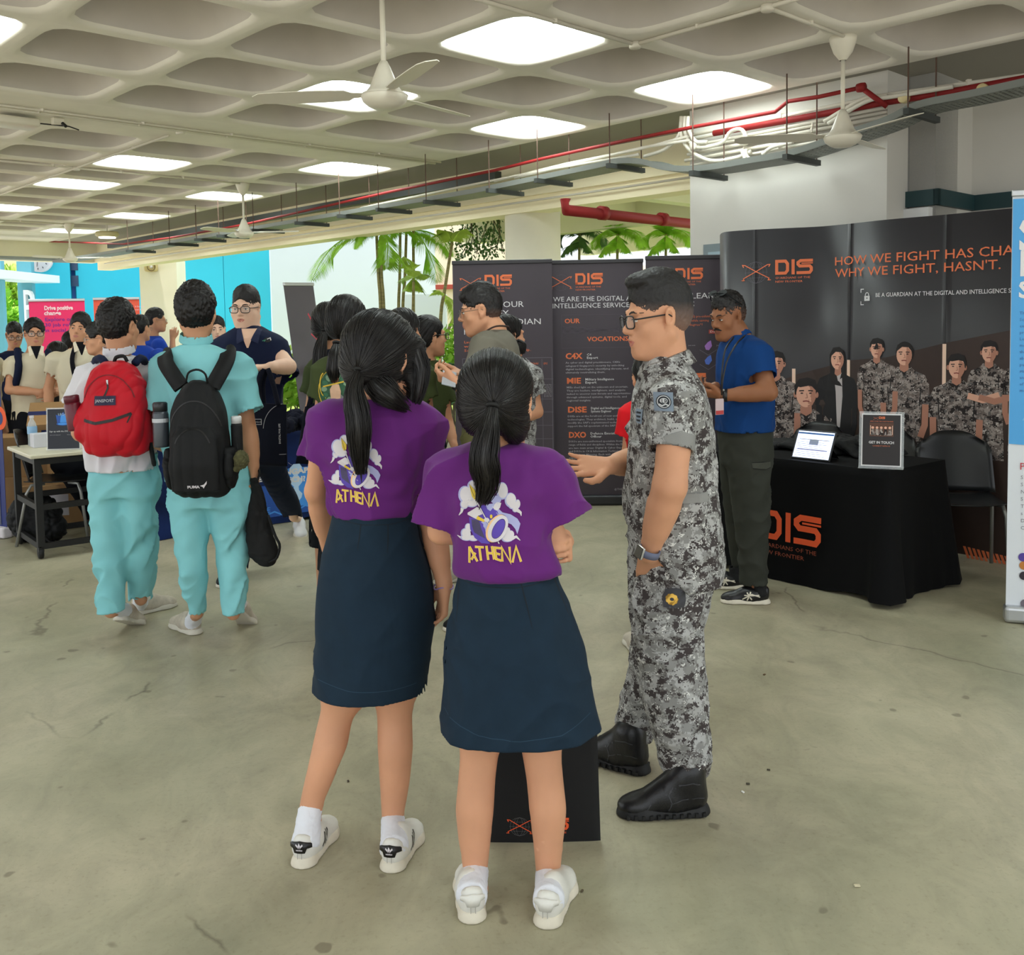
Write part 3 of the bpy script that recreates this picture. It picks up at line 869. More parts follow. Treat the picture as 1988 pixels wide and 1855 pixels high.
        MB().tube(P, .006, 8).obj('hair_tie', mat('black_elastic', (14, 14, 15), .7), root, True)
    # top garment
    if top:
        sl = top.get('sleeves', []); P = rows_pts(trw)
        SL = []
        for q in sl:
            a = W(*q[0][:2], D+q[0][2]); b = W(*q[1][:2], D+q[1][2]); SL.append((a, b, q[2], q[3], q[4] if len(q) > 4 else None)); P += [a, b]
        lo, hi = bbox_pts(P, .1); V = Vol(lo, hi, cvox)
        V.loft(trw, .012, folds=top.get('folds'), e=top.get('e', 2.3), cap=top.get('cap', .012))
        for a, b, r0, r1, fl in SL:
            V.cap(a, b, r0, r1, top.get('sk', .035), ends=True, flat=fl); V.ell(a, (r0, r0, r0), None, .045)
        # hollow ends
        for a, b, r0, r1, fl in SL:
            d = b-a; V.cap(b-d*.22, b+d*.06, (r0*.22+r1*.78)-.008, r1-.008, .003, 'sub', flat=fl, ends=True)
        z0 = min(trw, key=lambda r: r[0])
        if top.get('open', True):
            V.loft([(z0[0]-.05, z0[1], z0[2], z0[3]-.008, z0[4]-.008), (z0[0]+.05, z0[1], z0[2], z0[3]-.008, z0[4]-.008)], .002, 'sub', e=2.3)
        if 'neck' in top: # neck opening
            n0 = nk; V.cap(h.w(0, -.02, -.06), n0+np.array([0, 0, top['neck'][1]]), top['neck'][0], top['neck'][0], .006, 'sub')
        if 'cut' in top: top['cut'](V, lo, hi)
        if 'more' in top: top['more'](V)
        wr = top.get('wr', (.005, 13)); o = put(top.get('name', 'shirt'), V.mesh('shirt', wrinkle(wr[0], wr[1], top.get('seed', 1), wr[2] if len(wr) > 2 else .8, cen=(np.mean([q[1] for q in trw]), np.mean([q[2] for q in trw])))), top['mat'], root); out['top'] = o
        if top.get('collar'):
            cr, cz, cm, lean = top['collar']; P = []
            nkp = nk+np.array([0, 0, cz]); ax = unit(h.w(0, -.02, -.05)-nk); x = h.R[:, 0]; y = unit(np.cross(ax, x))
            V = Vol(nkp-.14, nkp+.14, vox)
            V.cap(nkp-ax*.02, nkp+ax*.022, cr+.012, cr+.006, .0, ends=True); V.cap(nkp-ax*.05, nkp+ax*.06, cr+.005, cr, .002, 'sub')
            fd = h.R[:, 1] if lean is None else np.array(lean, float)
            fd = unit(fd-ax*np.dot(fd, ax)); V.box(nkp+fd*cr*1.1+ax*.02, (.012, .05, .05), np.stack([np.cross(ax, fd), fd, ax], 1), .004, .004, 'sub')
            out['collar'] = put('collar', V.mesh('collar', wrinkle(.0015, 20, 3)), cm, o)
    if bottom:
        if bottom['kind'] == 'skirt':
            rw = rows_w(D, bottom['rows']); lo, hi = bbox_pts(rows_pts(rw), .08); V = Vol(lo, hi, cvox*1.25)
            V.loft(rw, .0, folds=bottom.get('folds'), e=bottom.get('e', 2.15))
            z0 = min(rw, key=lambda r: r[0]); rr = sorted(rw, key=lambda r: r[0])[:max(2, len(rw)-3)]
            V.loft([(z-(.05 if i == 0 else 0), cx, cy, a-.007, b-.007) for i, (z, cx, cy, a, b) in enumerate(rr)], 0, 'sub', folds=bottom.get('folds'), e=bottom.get('e', 2.15))
            out['bottom'] = put('skirt', V.mesh('skirt', wrinkle(*bottom.get('wr', (.003, 6)), seed=4, cen=(np.mean([q[1] for q in rw]), np.mean([q[2] for q in rw])))), bottom['mat'], root)
        else:
            LR = [rows_w(D, l) for l in bottom['legs']]; HR = rows_w(D, bottom['hip'])
            P = rows_pts(HR)
            for l in LR: P += rows_pts(l)
            lo, hi = bbox_pts(P, .07); V = Vol(lo, hi, cvox)
            V.loft(HR, .03, cap=.01); hb_ = min(HR, key=lambda q: q[0])
            for l in LR:
                t_ = max(l, key=lambda q: q[0]); V.loft(l+[(t_[0]+.09, t_[1]*.6+hb_[1]*.4, t_[2]*.6+hb_[2]*.4, t_[3]*.8, t_[4]*.8)], bottom.get('k', .045))
            for l in LR:
                z0, z1 = sorted(l, key=lambda r: r[0])[:2]
                V.loft([(z0[0]-.03, z0[1], z0[2], z0[3]-.007, z0[4]-.007), (z0[0]+.035, z0[1]*.7+z1[1]*.3, z0[2]*.7+z1[2]*.3, z0[3]-.007, z0[4]-.007)], .002, 'sub')
            if 'cut' in bottom: bottom['cut'](V, lo, hi)
            wr = bottom.get('wr', (.006, 10)); out['bottom'] = put('trousers', V.mesh('trousers', wrinkle(wr[0], wr[1], bottom.get('seed', 6), wr[2] if len(wr) > 2 else .9, cen=(np.mean([q[1] for q in HR]), np.mean([q[2] for q in HR])))), bottom['mat'], root)
    for S, q in sh:
        if socks is not None:
            tp = W(q['sock'][0], q['sock'][1], D+q['sock'][2]) if 'sock' in q else S.w(0, .055, .13)
            bt = S.w(0, .048, .055); P = [bt, tp]; r_ = q.get('sr', .036)
            V = Vol(*bbox_pts(P, .09), .0038); V.cap(bt, tp, r_+.002, r_, .01, ends=True); V.ell(bt, (r_, r_+.004, r_), None, .02); V.ell(S.w(0, .10, .055), (.032, .05, .03), S.R, .02)
            V.cap(tp-unit(tp-bt)*.02, tp+unit(tp-bt)*.03, r_-.004, r_-.004, .002, 'sub')
            put('sock', V.mesh('sock', wrinkle(.001, 45, 2, 2.0)), socks, root)
        kind = q.get('kind', 'sneaker')
        o = S.build(root, q['up'], q['sole'], kind, vox=.0040 if D < 4 else (.007 if D < 7 else .012), lace=q.get('lace'), name='boot' if kind == 'boot' else 'shoe')
        if 'deco' in q: q['deco'](S, o)
    return out
# ---------------------------------------------------------------- building grid: a = away/right, b = towards camera/right
TH = .8156; CELL = 1.0012; HC = 3.41
A2 = np.array([math.sin(TH), math.cos(TH)]); B2 = np.array([A2[1], -A2[0]])
A3 = np.array([A2[0], A2[1], 0]); B3 = np.array([B2[0], B2[1], 0])
O2 = np.array([-3.4077, 7.41665])
def ab(a, b, z=0.0):
    p = O2+A2*a*CELL+B2*b*CELL; return np.array([p[0], p[1], z])
def abpix(px, py, a=None, b=None):
    """point at a pixel on the plane a=const or b=const"""
    return on_line(px, py, ab(a if a is not None else 0, b if b is not None else 0), B2 if a is not None else A2)
RAB = np.stack([A3, B3, np.array([0, 0, -1.0])], 1)   # right handed frame for boxes: local x=a, y=b

m_ceil = mat('painted_concrete', (238, 233, 222), .8, var=.05, vscale=3, bump=.15, bscale=60)
m_floor = None
m_cream = mat('cream_paint', (236, 230, 210), .75, var=.03, vscale=2)
m_wall = mat('offwhite_wall_paint', (212, 209, 202), .7, var=.03, vscale=1.5, bump=.1, bscale=90)
m_white = mat('white_plaster', (208, 218, 230), .8, var=.03, vscale=.6)
m_cyan = mat('cyan_wall_paint', (38, 178, 204), .7, var=.06, vscale=.8)
m_teal = mat('greyish_teal_paint', (90, 158, 172), .7, var=.04, vscale=2)
m_green = mat('dark_green_band_paint', (30, 62, 66), .6)
m_greyw = mat('grey_recess_wall', (172, 172, 172), .7)  # flat grey for the recess face, darker than the neighbouring faces

def floor_material():
    m = bpy.data.materials.new('polished_concrete'); m.use_nodes = True; nt = m.node_tree; N = nt.nodes; L = nt.links; b = N['Principled BSDF']
    tc = N.new('ShaderNodeTexCoord')
    def noise(sc, det, loc=(0, 0, 0), dist=0, ro=.6, scale=(1, 1, 1)):
        mp = N.new('ShaderNodeMapping'); mp.inputs['Location'].default_value = loc; mp.inputs['Scale'].default_value = scale; L.new(tc.outputs['Object'], mp.inputs[0])
        n = N.new('ShaderNodeTexNoise'); n.inputs['Scale'].default_value = sc; n.inputs['Detail'].default_value = det; n.inputs['Distortion'].default_value = dist; n.inputs['Roughness'].default_value = ro
        L.new(mp.outputs[0], n.inputs['Vector']); return n.outputs[0]
    def ramp(src, stops):
        r = N.new('ShaderNodeValToRGB'); L.new(src, r.inputs[0])
        while len(r.color_ramp.elements) < len(stops): r.color_ramp.elements.new(.5)
        for e, (p, c) in zip(r.color_ramp.elements, stops): e.position = p; e.color = c
        return r.outputs[0]
    def mix(f, a, c, typ='MIX'):
        x = N.new('ShaderNodeMix'); x.data_type = 'RGBA'; x.blend_type = typ
        for s_, v in ((0, f), (6, a), (7, c)):
            if isinstance(v, (tuple, float, int)): x.inputs[s_].default_value = v
            else: L.new(v, x.inputs[s_])
        return x.outputs[2]
    big = ramp(noise(.9, 6, dist=.6, ro=.65), [(.25, lin((140, 134, 112))), (.45, lin((166, 158, 134))), (.62, lin((182, 173, 148))), (.8, lin((194, 185, 160)))])
    med = ramp(noise(5, 6, (4, 2, 1), 1.2, .7, (1, .6, 1)), [(.3, (.80, .80, .80, 1)), (.6, (1.03, 1.03, 1.02, 1))])
    c = mix(1.0, big, med, 'MULTIPLY')
    fine = ramp(noise(60, 4, (1, 2, 3), 0, .7), [(.28, (.72, .70, .66, 1)), (.45, (1, 1, 1, 1))])
    c = mix(.7, c, fine, 'MULTIPLY')
    # greenish cast
    gr = ramp(noise(.6, 3, (7, 7, 0)), [(.4, (0, 0, 0, 1)), (.65, (1, 1, 1, 1))])
    gm = N.new('ShaderNodeMath'); gm.operation = 'MULTIPLY'; gm.inputs[1].default_value = .35; L.new(gr, gm.inputs[0])
    c = mix(gm.outputs[0], c, lin((140, 144, 116)))
    # speck stains
    st = ramp(noise(9, 2, (3, 9, 2), 0, .4), [(.715, (0, 0, 0, 1)), (.75, (1, 1, 1, 1))])
    sm = N.new('ShaderNodeMath'); sm.operation = 'MULTIPLY'; sm.inputs[1].default_value = .55; L.new(st, sm.inputs[0])
    c = mix(sm.outputs[0], c, lin((92, 84, 68)))
    # hairline cracks
    v = N.new('ShaderNodeTexVoronoi'); v.feature = 'DISTANCE_TO_EDGE'; v.inputs['Scale'].default_value = .33
    mp = N.new('ShaderNodeMapping'); mp.inputs['Location'].default_value = (.6, .2, 0); L.new(tc.outputs['Object'], mp.inputs[0])
    nn = N.new('ShaderNodeTexNoise'); nn.inputs['Scale'].default_value = 2.5; nn.inputs['Detail'].default_value = 5; L.new(mp.outputs[0], nn.inputs['Vector'])
    ad = N.new('ShaderNodeVectorMath'); ad.operation = 'MULTIPLY_ADD'; ad.inputs[1].default_value = (.3, .3, .3); L.new(nn.outputs['Color'], ad.inputs[0]); L.new(mp.outputs[0], ad.inputs[2])
    L.new(ad.outputs[0], v.inputs['Vector'])
    cr = ramp(v.outputs['Distance'], [(.0, (1, 1, 1, 1)), (.0012, (1, 1, 1, 1)), (.003, (0, 0, 0, 1))])
    br = ramp(noise(1.1, 2, (2, 2, 5)), [(.52, (0, 0, 0, 1)), (.56, (1, 1, 1, 1))])
    cm = N.new('ShaderNodeMath'); cm.operation = 'MULTIPLY'; L.new(cr, cm.inputs[0]); L.new(br, cm.inputs[1])
    cm2 = N.new('ShaderNodeMath'); cm2.operation = 'MULTIPLY'; cm2.inputs[1].default_value = .6; L.new(cm.outputs[0], cm2.inputs[0])
    c = mix(cm2.outputs[0], c, lin((80, 72, 58)))
    L.new(c, b.inputs['Base Color'])
    rr = N.new('ShaderNodeMapRange'); rr.inputs[3].default_value = .34; rr.inputs[4].default_value = .62; L.new(noise(3, 5, (5, 5, 5)), rr.inputs[0]); L.new(rr.outputs[0], b.inputs['Roughness'])
    b.inputs['Specular IOR Level'].default_value = .4
    bp = N.new('ShaderNodeBump'); bp.inputs['Strength'].default_value = .15; bp.inputs['Distance'].default_value = .004; L.new(noise(25, 5), bp.inputs['Height']); L.new(bp.outputs[0], b.inputs['Normal'])
    return m
m_floor = floor_material()

def prism(name, poly, z0, z1, m, parent=None, kind='structure'):
    n = len(poly); v = [(p[0], p[1], z0) for p in poly]+[(p[0], p[1], z1) for p in poly]
    f = [list(range(n))[::-1], list(range(n, 2*n))]+[[i, (i+1) % n, n+(i+1) % n, n+i] for i in range(n)]
    me = bpy.data.meshes.new(name); me.from_pydata([tuple(map(float, p)) for p in v], [], f)
    bm = bmesh.new(); bm.from_mesh(me); bmesh.ops.recalc_face_normals(bm, faces=bm.faces); bm.to_mesh(me); bm.free()
    o = put(name, me, m, parent)
    if kind and not parent: o['kind'] = kind
    return o
def abbox(name, a0, a1, b0, b1, z0, z1, m, parent=None, kind='structure'):
    return prism(name, [ab(a0, b0), ab(a1, b0), ab(a1, b1), ab(a0, b1)], z0, z1, m, parent, kind)

abbox('floor', -9, 5.75, -14, 13.5, -.2, 0, m_floor)
m_grass = mat('sunlit_grass', (150, 168, 78), .9, var=.3, vscale=25, bump=.6, bscale=60, bdist=.03)
prism('ground', [(-60, -20), (60, -20), (60, 70), (-60, 70)], -.9, -.22, mat('pale_paving', (205, 202, 192), .9, var=.06, vscale=.5))
abbox('lawn', 5.75, 16, -13, 6, -.22, -.06, m_grass)

# ceiling of coffers
SUP = lambda t, e: 1/((abs(math.cos(t))**e+abs(math.sin(t))**e)**(1/e))
def ring(hw, e, z, n=40, zc=None):
    out = []
    for k in range(n):
        t = 2*PI*(k+.5)/n; r = hw*SUP(t, e); out.append((r*math.cos(t), r*math.sin(t), z))
    return out
def tile(profile, cap=True, n=40):
    v = []; f = []
    # outer square ring
    for k in range(n):
        t = 2*PI*(k+.5)/n; c, s = math.cos(t), math.sin(t); r = .5/max(abs(c), abs(s)); v.append((r*c, r*s, 0))
    # exact corners are close enough because neighbours overlap: push the nearest vertices out
    for k in range(n):
        x, y, z = v[k]
        if abs(abs(x)-abs(y)) < .08: v[k] = (math.copysign(.5, x), math.copysign(.5, y), 0)
    for hw, e, z in profile: v += ring(hw, e, z, n)
    R = len(profile)+1
    for q in range(R-1):
        for k in range(n):
            j = (k+1) % n; f.append((q*n+k, (q+1)*n+k, (q+1)*n+j, q*n+j))
    if cap: f.append(list(range((R-1)*n, R*n)))
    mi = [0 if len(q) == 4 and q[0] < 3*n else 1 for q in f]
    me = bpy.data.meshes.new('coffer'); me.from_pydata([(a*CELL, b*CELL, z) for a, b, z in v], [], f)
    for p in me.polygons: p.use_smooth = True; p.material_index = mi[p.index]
    return me
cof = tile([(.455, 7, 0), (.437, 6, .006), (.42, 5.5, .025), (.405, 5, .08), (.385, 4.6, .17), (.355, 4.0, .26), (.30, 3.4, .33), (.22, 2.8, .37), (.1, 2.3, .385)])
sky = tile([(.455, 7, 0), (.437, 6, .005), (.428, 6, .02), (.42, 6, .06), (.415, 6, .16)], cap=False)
m_pan = mat('shaded_coffer_tone', (204, 197, 190), .85, var=.05, vscale=3)  # recess shade put into the pan colour, rims stay lighter
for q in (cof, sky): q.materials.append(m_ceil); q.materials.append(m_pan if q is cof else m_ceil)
bm = bmesh.new(); bm.verts.ensure_lookup_table()
pane = bpy.data.meshes.new('pane'); pane.from_pydata([(x*CELL, y*CELL, .12+.03*math.cos(0)) for x, y, _ in ring(.418, 6, 0)], [], [list(range(40))])
m_pane = mat('skylight_daylight', (238, 250, 248), .5, emit=8)
pane.materials.append(m_pane)
ceiling = abbox('ceiling', 4.5, 5.6, -14, 10.5, HC+.02, HC+.2, mat('gap_shade_soffit', (150, 146, 136), .8))  # shade of the gap behind the coffers put into the soffit colour
SKY = {(2, 1), (4, 1), (2, 3), (4, 3), (-1, 1), (0, 5), (-1, 8), (2, 8), (-4, 5)}  # out-of-view skylights at the end are added for light
FSKY = {(4, 1), (2, 2), (2, 4), (4, 4), (4, 7), (2, 7), (0, 5), (-1, 9), (4, 10)}
wn = 0
Rz = math.atan2(A2[1], A2[0])
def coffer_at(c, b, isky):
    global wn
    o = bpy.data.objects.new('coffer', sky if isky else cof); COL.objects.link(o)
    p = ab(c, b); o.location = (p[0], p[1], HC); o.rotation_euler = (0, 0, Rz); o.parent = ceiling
    if isky:
        wn += 1
        w = bpy.data.objects.new('window_%d' % wn, pane); COL.objects.link(w); w.location = o.location; w.rotation_euler = (0, 0, Rz)
        w['kind'] = 'structure'
bands = []
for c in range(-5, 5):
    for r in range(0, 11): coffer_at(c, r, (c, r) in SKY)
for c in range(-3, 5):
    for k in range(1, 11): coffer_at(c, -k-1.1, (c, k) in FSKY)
# solid strips (beams between the bays) and the far rim
abbox('trim_1', -5.5, 4.5, -1.6, -.5, HC, HC+.2, m_ceil)
abbox('trim_3', -4.5, 4.5, -13.6, -11.6, HC, HC+.2, m_ceil)
abbox('trim_2', -5.5, -3.5, -13.6, -1.6, HC, HC+.2, m_ceil)
# unseen roof slab, added above to keep the sun out
abbox('roof', -5.5, 6.2, -14, 10.5, HC+.42, HC+.7, m_cream)
# low eaves beams
m_eave = mat('warm_eave_paint', (252, 242, 208), .75)
abbox('wall_back', 5.4, 5.7, -13.6, 2.35, 2.86, HC+.38, m_eave)
abbox('trim_4', 5.34, 5.4, -13.6, 2.35, 3.03, 3.12, m_eave)
abbox('wall_left', -5.5, 5.4, -13.9, -13.6, 3.02, HC+.38, m_cream)
# corner pier with loudspeaker and round column in the opening
pA = abpix(272, 560, b=-13.3); pB = abpix(344, 560, a=5.4)
def pier(name, x0, x1, yd, z1, m, thick=.6):
    p = W(x0, 560, yd); q = W(x1, 560, yd)
    return prism(name, [(p[0], p[1]), (q[0], q[1]), (q[0], q[1]+thick), (p[0], p[1]+thick)], 0, z1, m)
pier('wall_corner_pier', 272, 344, 21.6, 3.1, m_cream)
pc = abpix(1034, 440, a=5.75)
mb = MB(); mb.lathe((pc[0], pc[1], 0), [(.0, 0), (.335, 0), (.335, 3.2), (0, 3.2)], 40)
o = mb.obj('wall_column', m_cream, smooth=True); o['kind'] = 'structure'
# right hand wall: one face, a recess with a green band, a return and a further face
bR0 = (abpix(1340, 430, a=4.65)); 
def bcoord(P): return float(np.dot(P[:2]-O2, B2)/CELL)
def acoord(P): return float(np.dot(P[:2]-O2, A2)/CELL)
b0 = bcoord(bR0); b1 = bcoord(abpix(1722, 330, a=4.65))
abbox('wall_right', 4.65, 5.1, b0, b1, 0, HC+.35, m_wall)
b2 = bcoord(abpix(1816, 375, a=5.0))
abbox('wall_right_recess', 5.0, 5.4, b1-.02, b2, 0, HC+.35, m_greyw)
Pret = abpix(1886, 385, b=b2)
a3 = acoord(Pret)
abbox('wall_right_far', a3, a3+.3, b2-.3, 13.5, 0, HC+.35, m_wall)
abbox('wall_right_return', 5.0, a3+.01, b2-.3, b2, 0, HC+.35, m_wall)
zt = abpix(1722, 378, a=5.0)[2]; zb = abpix(1722, 408, a=5.0)[2]
abbox('trim_5', 4.96, 5.0, b1-.01, b2+.04, zb, zt, m_green)
abbox('trim_6', 4.96, a3, b2, b2+.04, zb, zt, m_green)
abbox('trim_7', a3-.04, a3, b2, 13.5, zb, zt, m_green)
abbox('trim_8', 4.93, 5.0, b1, b2-.02, zb-.35, zb-.015, mat('white_panel_paint', (232, 232, 232), .5))
# little window beside the backdrop
mb = MB(); p0 = abpix(1368, 480, a=4.62); p1 = abpix(1402, 480, a=4.62)
o = abbox('window_20', 4.6, 4.66, bcoord(p0), bcoord(p1)+.5, 1.5, p0[2]+.02, mat('grey_window_frame', (120, 134, 140), .4))
abbox('pane', 4.585, 4.6, bcoord(p0)+.06, bcoord(p1)+.5, 1.56, p0[2]-.05, mat('blue_grey_glass', (150, 175, 185), .1), o, None)

# covered walkway seen through the right hand opening
m_gb = mat('grey_green_beam_paint', (138, 142, 128), .7)
abbox('wall_walkway_roof', 5.7, 12.5, -6, 2.6, 3.55, 3.7, m_cream)
P1 = abpix(1089, 372, a=6.3); 
abbox('trim_9', 6.3, 6.55, -4, 2.6, P1[2]-.02, P1[2]+.22, m_gb)
P1 = abpix(1338, 400, b=.9)
for k, (bb, zz) in enumerate(((1.0, 3.12), (-.6, 3.16), (-2.2, 3.16))):
    abbox('trim_%d' % (10+k), 6.55, 12.5, bb, bb+.22, zz, 3.55, m_gb if k == 0 else m_cream)
abbox('trim_14', 9.2, 9.45, -6, 2.6, 3.05, 3.55, m_cream)
abbox('trim_15', 12.3, 12.5, -6, 2.6, 2.95, 3.7, m_cream)

# buildings across the garden
def slab(name, x0, x1, y0, y1, px_y, z0, z1, m, thick=.3):
    """wall from pixel x0 at depth y0 to pixel x1 at depth y1"""
    p = W(x0, px_y, y0); q = W(x1, px_y, y1); d = np.array([q[0]-p[0], q[1]-p[1]]); d /= np.linalg.norm(d); n = np.array([-d[1], d[0]])*thick
    return prism(name, [(p[0], p[1]), (q[0], q[1]), (q[0]+n[0], q[1]+n[1]), (p[0]+n[0], p[1]+n[1])], z0, z1, m)
slab('wall_cyan_block', 340, 436, 24.6, 24.4, 600, -.2, 8, m_cyan)
slab('wall_cyan_block_b', 437, 528, 24.4, 24.2, 600, -.2, 8, m_cyan)
slab('wall_white_block', 528, 1000, 24.1, 27, 600, -.2, 8, m_white)
slab('wall_cream_block', 870, 1400, 30, 28, 600, -.2, 3.2, mat('peach_wall_paint', (244, 226, 204), .8))
slab('wall_cyan_far', 150, 300, 28, 29, 600, -.2, 9, m_cyan)
slab('wall_cyan_far_b', 62, 139, 27.6, 27.9, 600, -.2, 9, m_cyan)
slab('wall_blue_slot', 138, 152, 28.2, 28.3, 600, -.2, 9, mat('deep_blue_paint', (60, 110, 185), .6))
for k, (zz) in enumerate((3.1, 3.55, 4.0)):
    p = W(141, 560, 28.0)
    w = MB().box((p[0]+.07, 28.0, zz-.1), (.2, .05, .3)).obj('window_%d' % (30+k), mat('slot_window_glass', (52, 66, 92), .2)); w['kind'] = 'structure'
slab('wall_teal_face', 36, 64, 26.5, 26.6, 600, -.2, 4.05, m_teal, .5)
slab('wall_teal_post', -25, 6, 24.5, 24.6, 600, -.2, 4.2, m_teal, .4)
# canopy roof at far left
p = W(-60, 540, 24); q = W(64, 536, 25.5)
prism('roof_canopy', [(p[0], 22.5), (q[0], 22.5), (q[0], 27), (p[0], 27)], q[2]-.12, q[2]+.08, mat('pale_metal_fascia', (215, 228, 232), .5))
slab('wall_yellow_far', -60, 40, 38, 38, 600, 2.2, 6, mat('warm_yellow_wall', (238, 214, 150), .8))
# ---------------------------------------------------------------- exhibition stand on the right
m_char = mat('charcoal_print_vinyl', (66, 58, 66), .45, var=.12, vscale=1.5)
m_char2 = mat('dark_print_vinyl', (52, 50, 54), .45, var=.1, vscale=2)
m_alu = mat('brushed_aluminium', (190, 192, 194), .35, metal=.8)
m_alud = mat('dark_aluminium', (60, 60, 62), .4, metal=.6)
m_pvw = mat('print_letter_white', (226, 224, 226), .6); m_pvo = mat('print_letter_orange', (236, 122, 76), .6); m_pvg = mat('print_line_grey', (112, 108, 118), .6); m_pvd = mat('print_line_dim', (92, 84, 94), .6)
m_pvs = mat('print_small_text', (176, 172, 178), .6)

class Panel:
    """flat standing panel; o bottom left, x unit direction"""
    def __init__(s, o, x): s.o = np.array(o, float); s.x = unit(x)
    def uv(s, px, py):
        P = on_line(px, py, s.o, s.x); return float(np.dot(P-s.o, s.x)), float(P[2]-s.o[2])
    def fn(s, off=0):
        return frame(s.o+np.cross(s.x, (0, 0, 1))*off, s.x)
    def text(s, P, body, px, py, hpx, m, wpx=None, **k):
        u, v = s.uv(px, py); u2, v2 = s.uv(px, py-hpx); w = None
        if wpx: w = s.uv(px+wpx, py)[0]-u
        P.text(body, u, v, (v2-v), m, width=w, **k)

def rollup(label, p0, p1, H, m_face, m_base, m_top, group=None, lean=0, z0=.0, name='roll_up_banner', face_parts=()):
    """roll-up banner between floor points p0 (left) and p1 (right)"""
    p0 = np.array([p0[0], p0[1], 0]); p1 = np.array([p1[0], p1[1], 0]); x = unit(p1-p0); n = np.cross(x, (0, 0, 1)); w = np.linalg.norm(p1-p0); c = (p0+p1)/2
    r = empty(name, c, label, 'banner', group)
    R = np.stack([x, -n, np.array([0, 0, 1.0])], 1)
    fl = MB(); N = 10; v = []
    for j in range(N+1):
        zz = z0+.07+(H-.07)*j/N; bow = .0012*math.sin(j*1.1)+lean*(zz)
        v += [p0+(0, 0, zz)+n*(.0+bow), p1+(0, 0, zz)+n*(.0+bow)]
    F = [(2*j, 2*j+1, 2*j+3, 2*j+2) for j in range(N)]
    vb = [q-n*.003 for q in v]; k = len(v)
    F += [(k+2*j, k+2*j+2, k+2*j+3, k+2*j+1) for j in range(N)]+[(2*j, 2*j+2, k+2*j+2, k+2*j) for j in range(N)]+[(2*j+1, k+2*j+1, k+2*j+3, 2*j+3) for j in range(N)]+[(0, k, k+1, 1), (2*N, 2*N+1, k+2*N+1, k+2*N)]
    face = fl.add(v+vb, F).obj('face', m_face, r, False)
    MB().rbox(c+np.array([0, 0, H+.008])+n*lean*H, (w+.008, .022, .034), .006, R).obj('top_rail', m_top, r)
    b = MB().rbox(c+np.array([0, 0, z0+.045]), (w+.02, .085, .085), .018, R, 3).obj('base', m_base, r)
    for q in (-1, 1): MB().rbox(c+x*q*w*.38+np.array([0, 0, .010])-n*.02, (.05, .26, .018), .006, R).obj('foot', m_base, b)
    MB().tube([c-n*.03+np.array([0, 0, .05]), c-n*.03+np.array([0, 0, H])+n*lean*H], .008, 8).obj('pole', m_alu, r, True)
    return r, Panel(p0+(0, 0, 0), x), face

BH = 2.07
def stand_banner(label, px0, px1, D0, D1, grp='dark recruitment banners in a row'):
    a = W(px0, 990, D0); b = W(px1, 990, D1)
    return rollup(label, a, b, BH, m_char, m_alud, m_char2, grp)
# first banner
r, pn, f = stand_banner('dark banner at the left end of the row, headline ending in guardian', 888, 1078, 8.2, 8.15)
P = Print(.003, .0008)
def lg(pn, P, pxl, pyb, hpx):
    u, v = pn.uv(pxl, pyb); h = pn.uv(pxl, pyb-hpx)[1]-v; P.logo(u, v, h, m_pvo, m_pvd, m_pvo)
lg(pn, P, 941, 556, 22)
for t, x, y, w in (('SHAPE YOUR', 905, 598, 112), ('JOURNEY', 905, 615, 84), ('AS A GUARDIAN', 900, 632, 150), ('HERE', 900, 650, 40)): pn.text(P, t, x, y, 11.5, m_pvw, w)
P2 = []
for i, t in enumerate(('Launch your career', 'with our work-learn', 'Scholarships and sponsorship.')): pn.text(P, t, 901, 667+i*8.2, 5, m_pvo, 70+i*30, res=1)
def rectpx(pn, P, x0, y0, x1, y1, wd, m):
    a = pn.uv(x0, y0); b = pn.uv(x1, y1); P.stroke([(a[0], a[1]), (b[0], a[1]), (b[0], b[1]), (a[0], b[1])], wd, m, 0, True)
rectpx(pn, P, 898, 697, 1074, 878, .004, m_pvg)
for x in (935, 980, 1027, 1052): P.stroke([pn.uv(x, 697), pn.uv(x+3, 870)], .003, m_pvg)
for y in (736, 775, 800, 826, 852): P.stroke([pn.uv(900, y), pn.uv(1074, y)], .003, m_pvg)
for x, t in ((1030, 'DSAA/'), (1055, 'SPS')): pn.text(P, t, x, 708, 4, m_pvo, res=1)
for k in range(9): pn.text(P, 'about the scheme '[:9+(k*5) % 7], 1056, 748+k*2.9, 2.0, m_pvs, 15, res=1)
P.obj('lettering', pn.fn(), r)
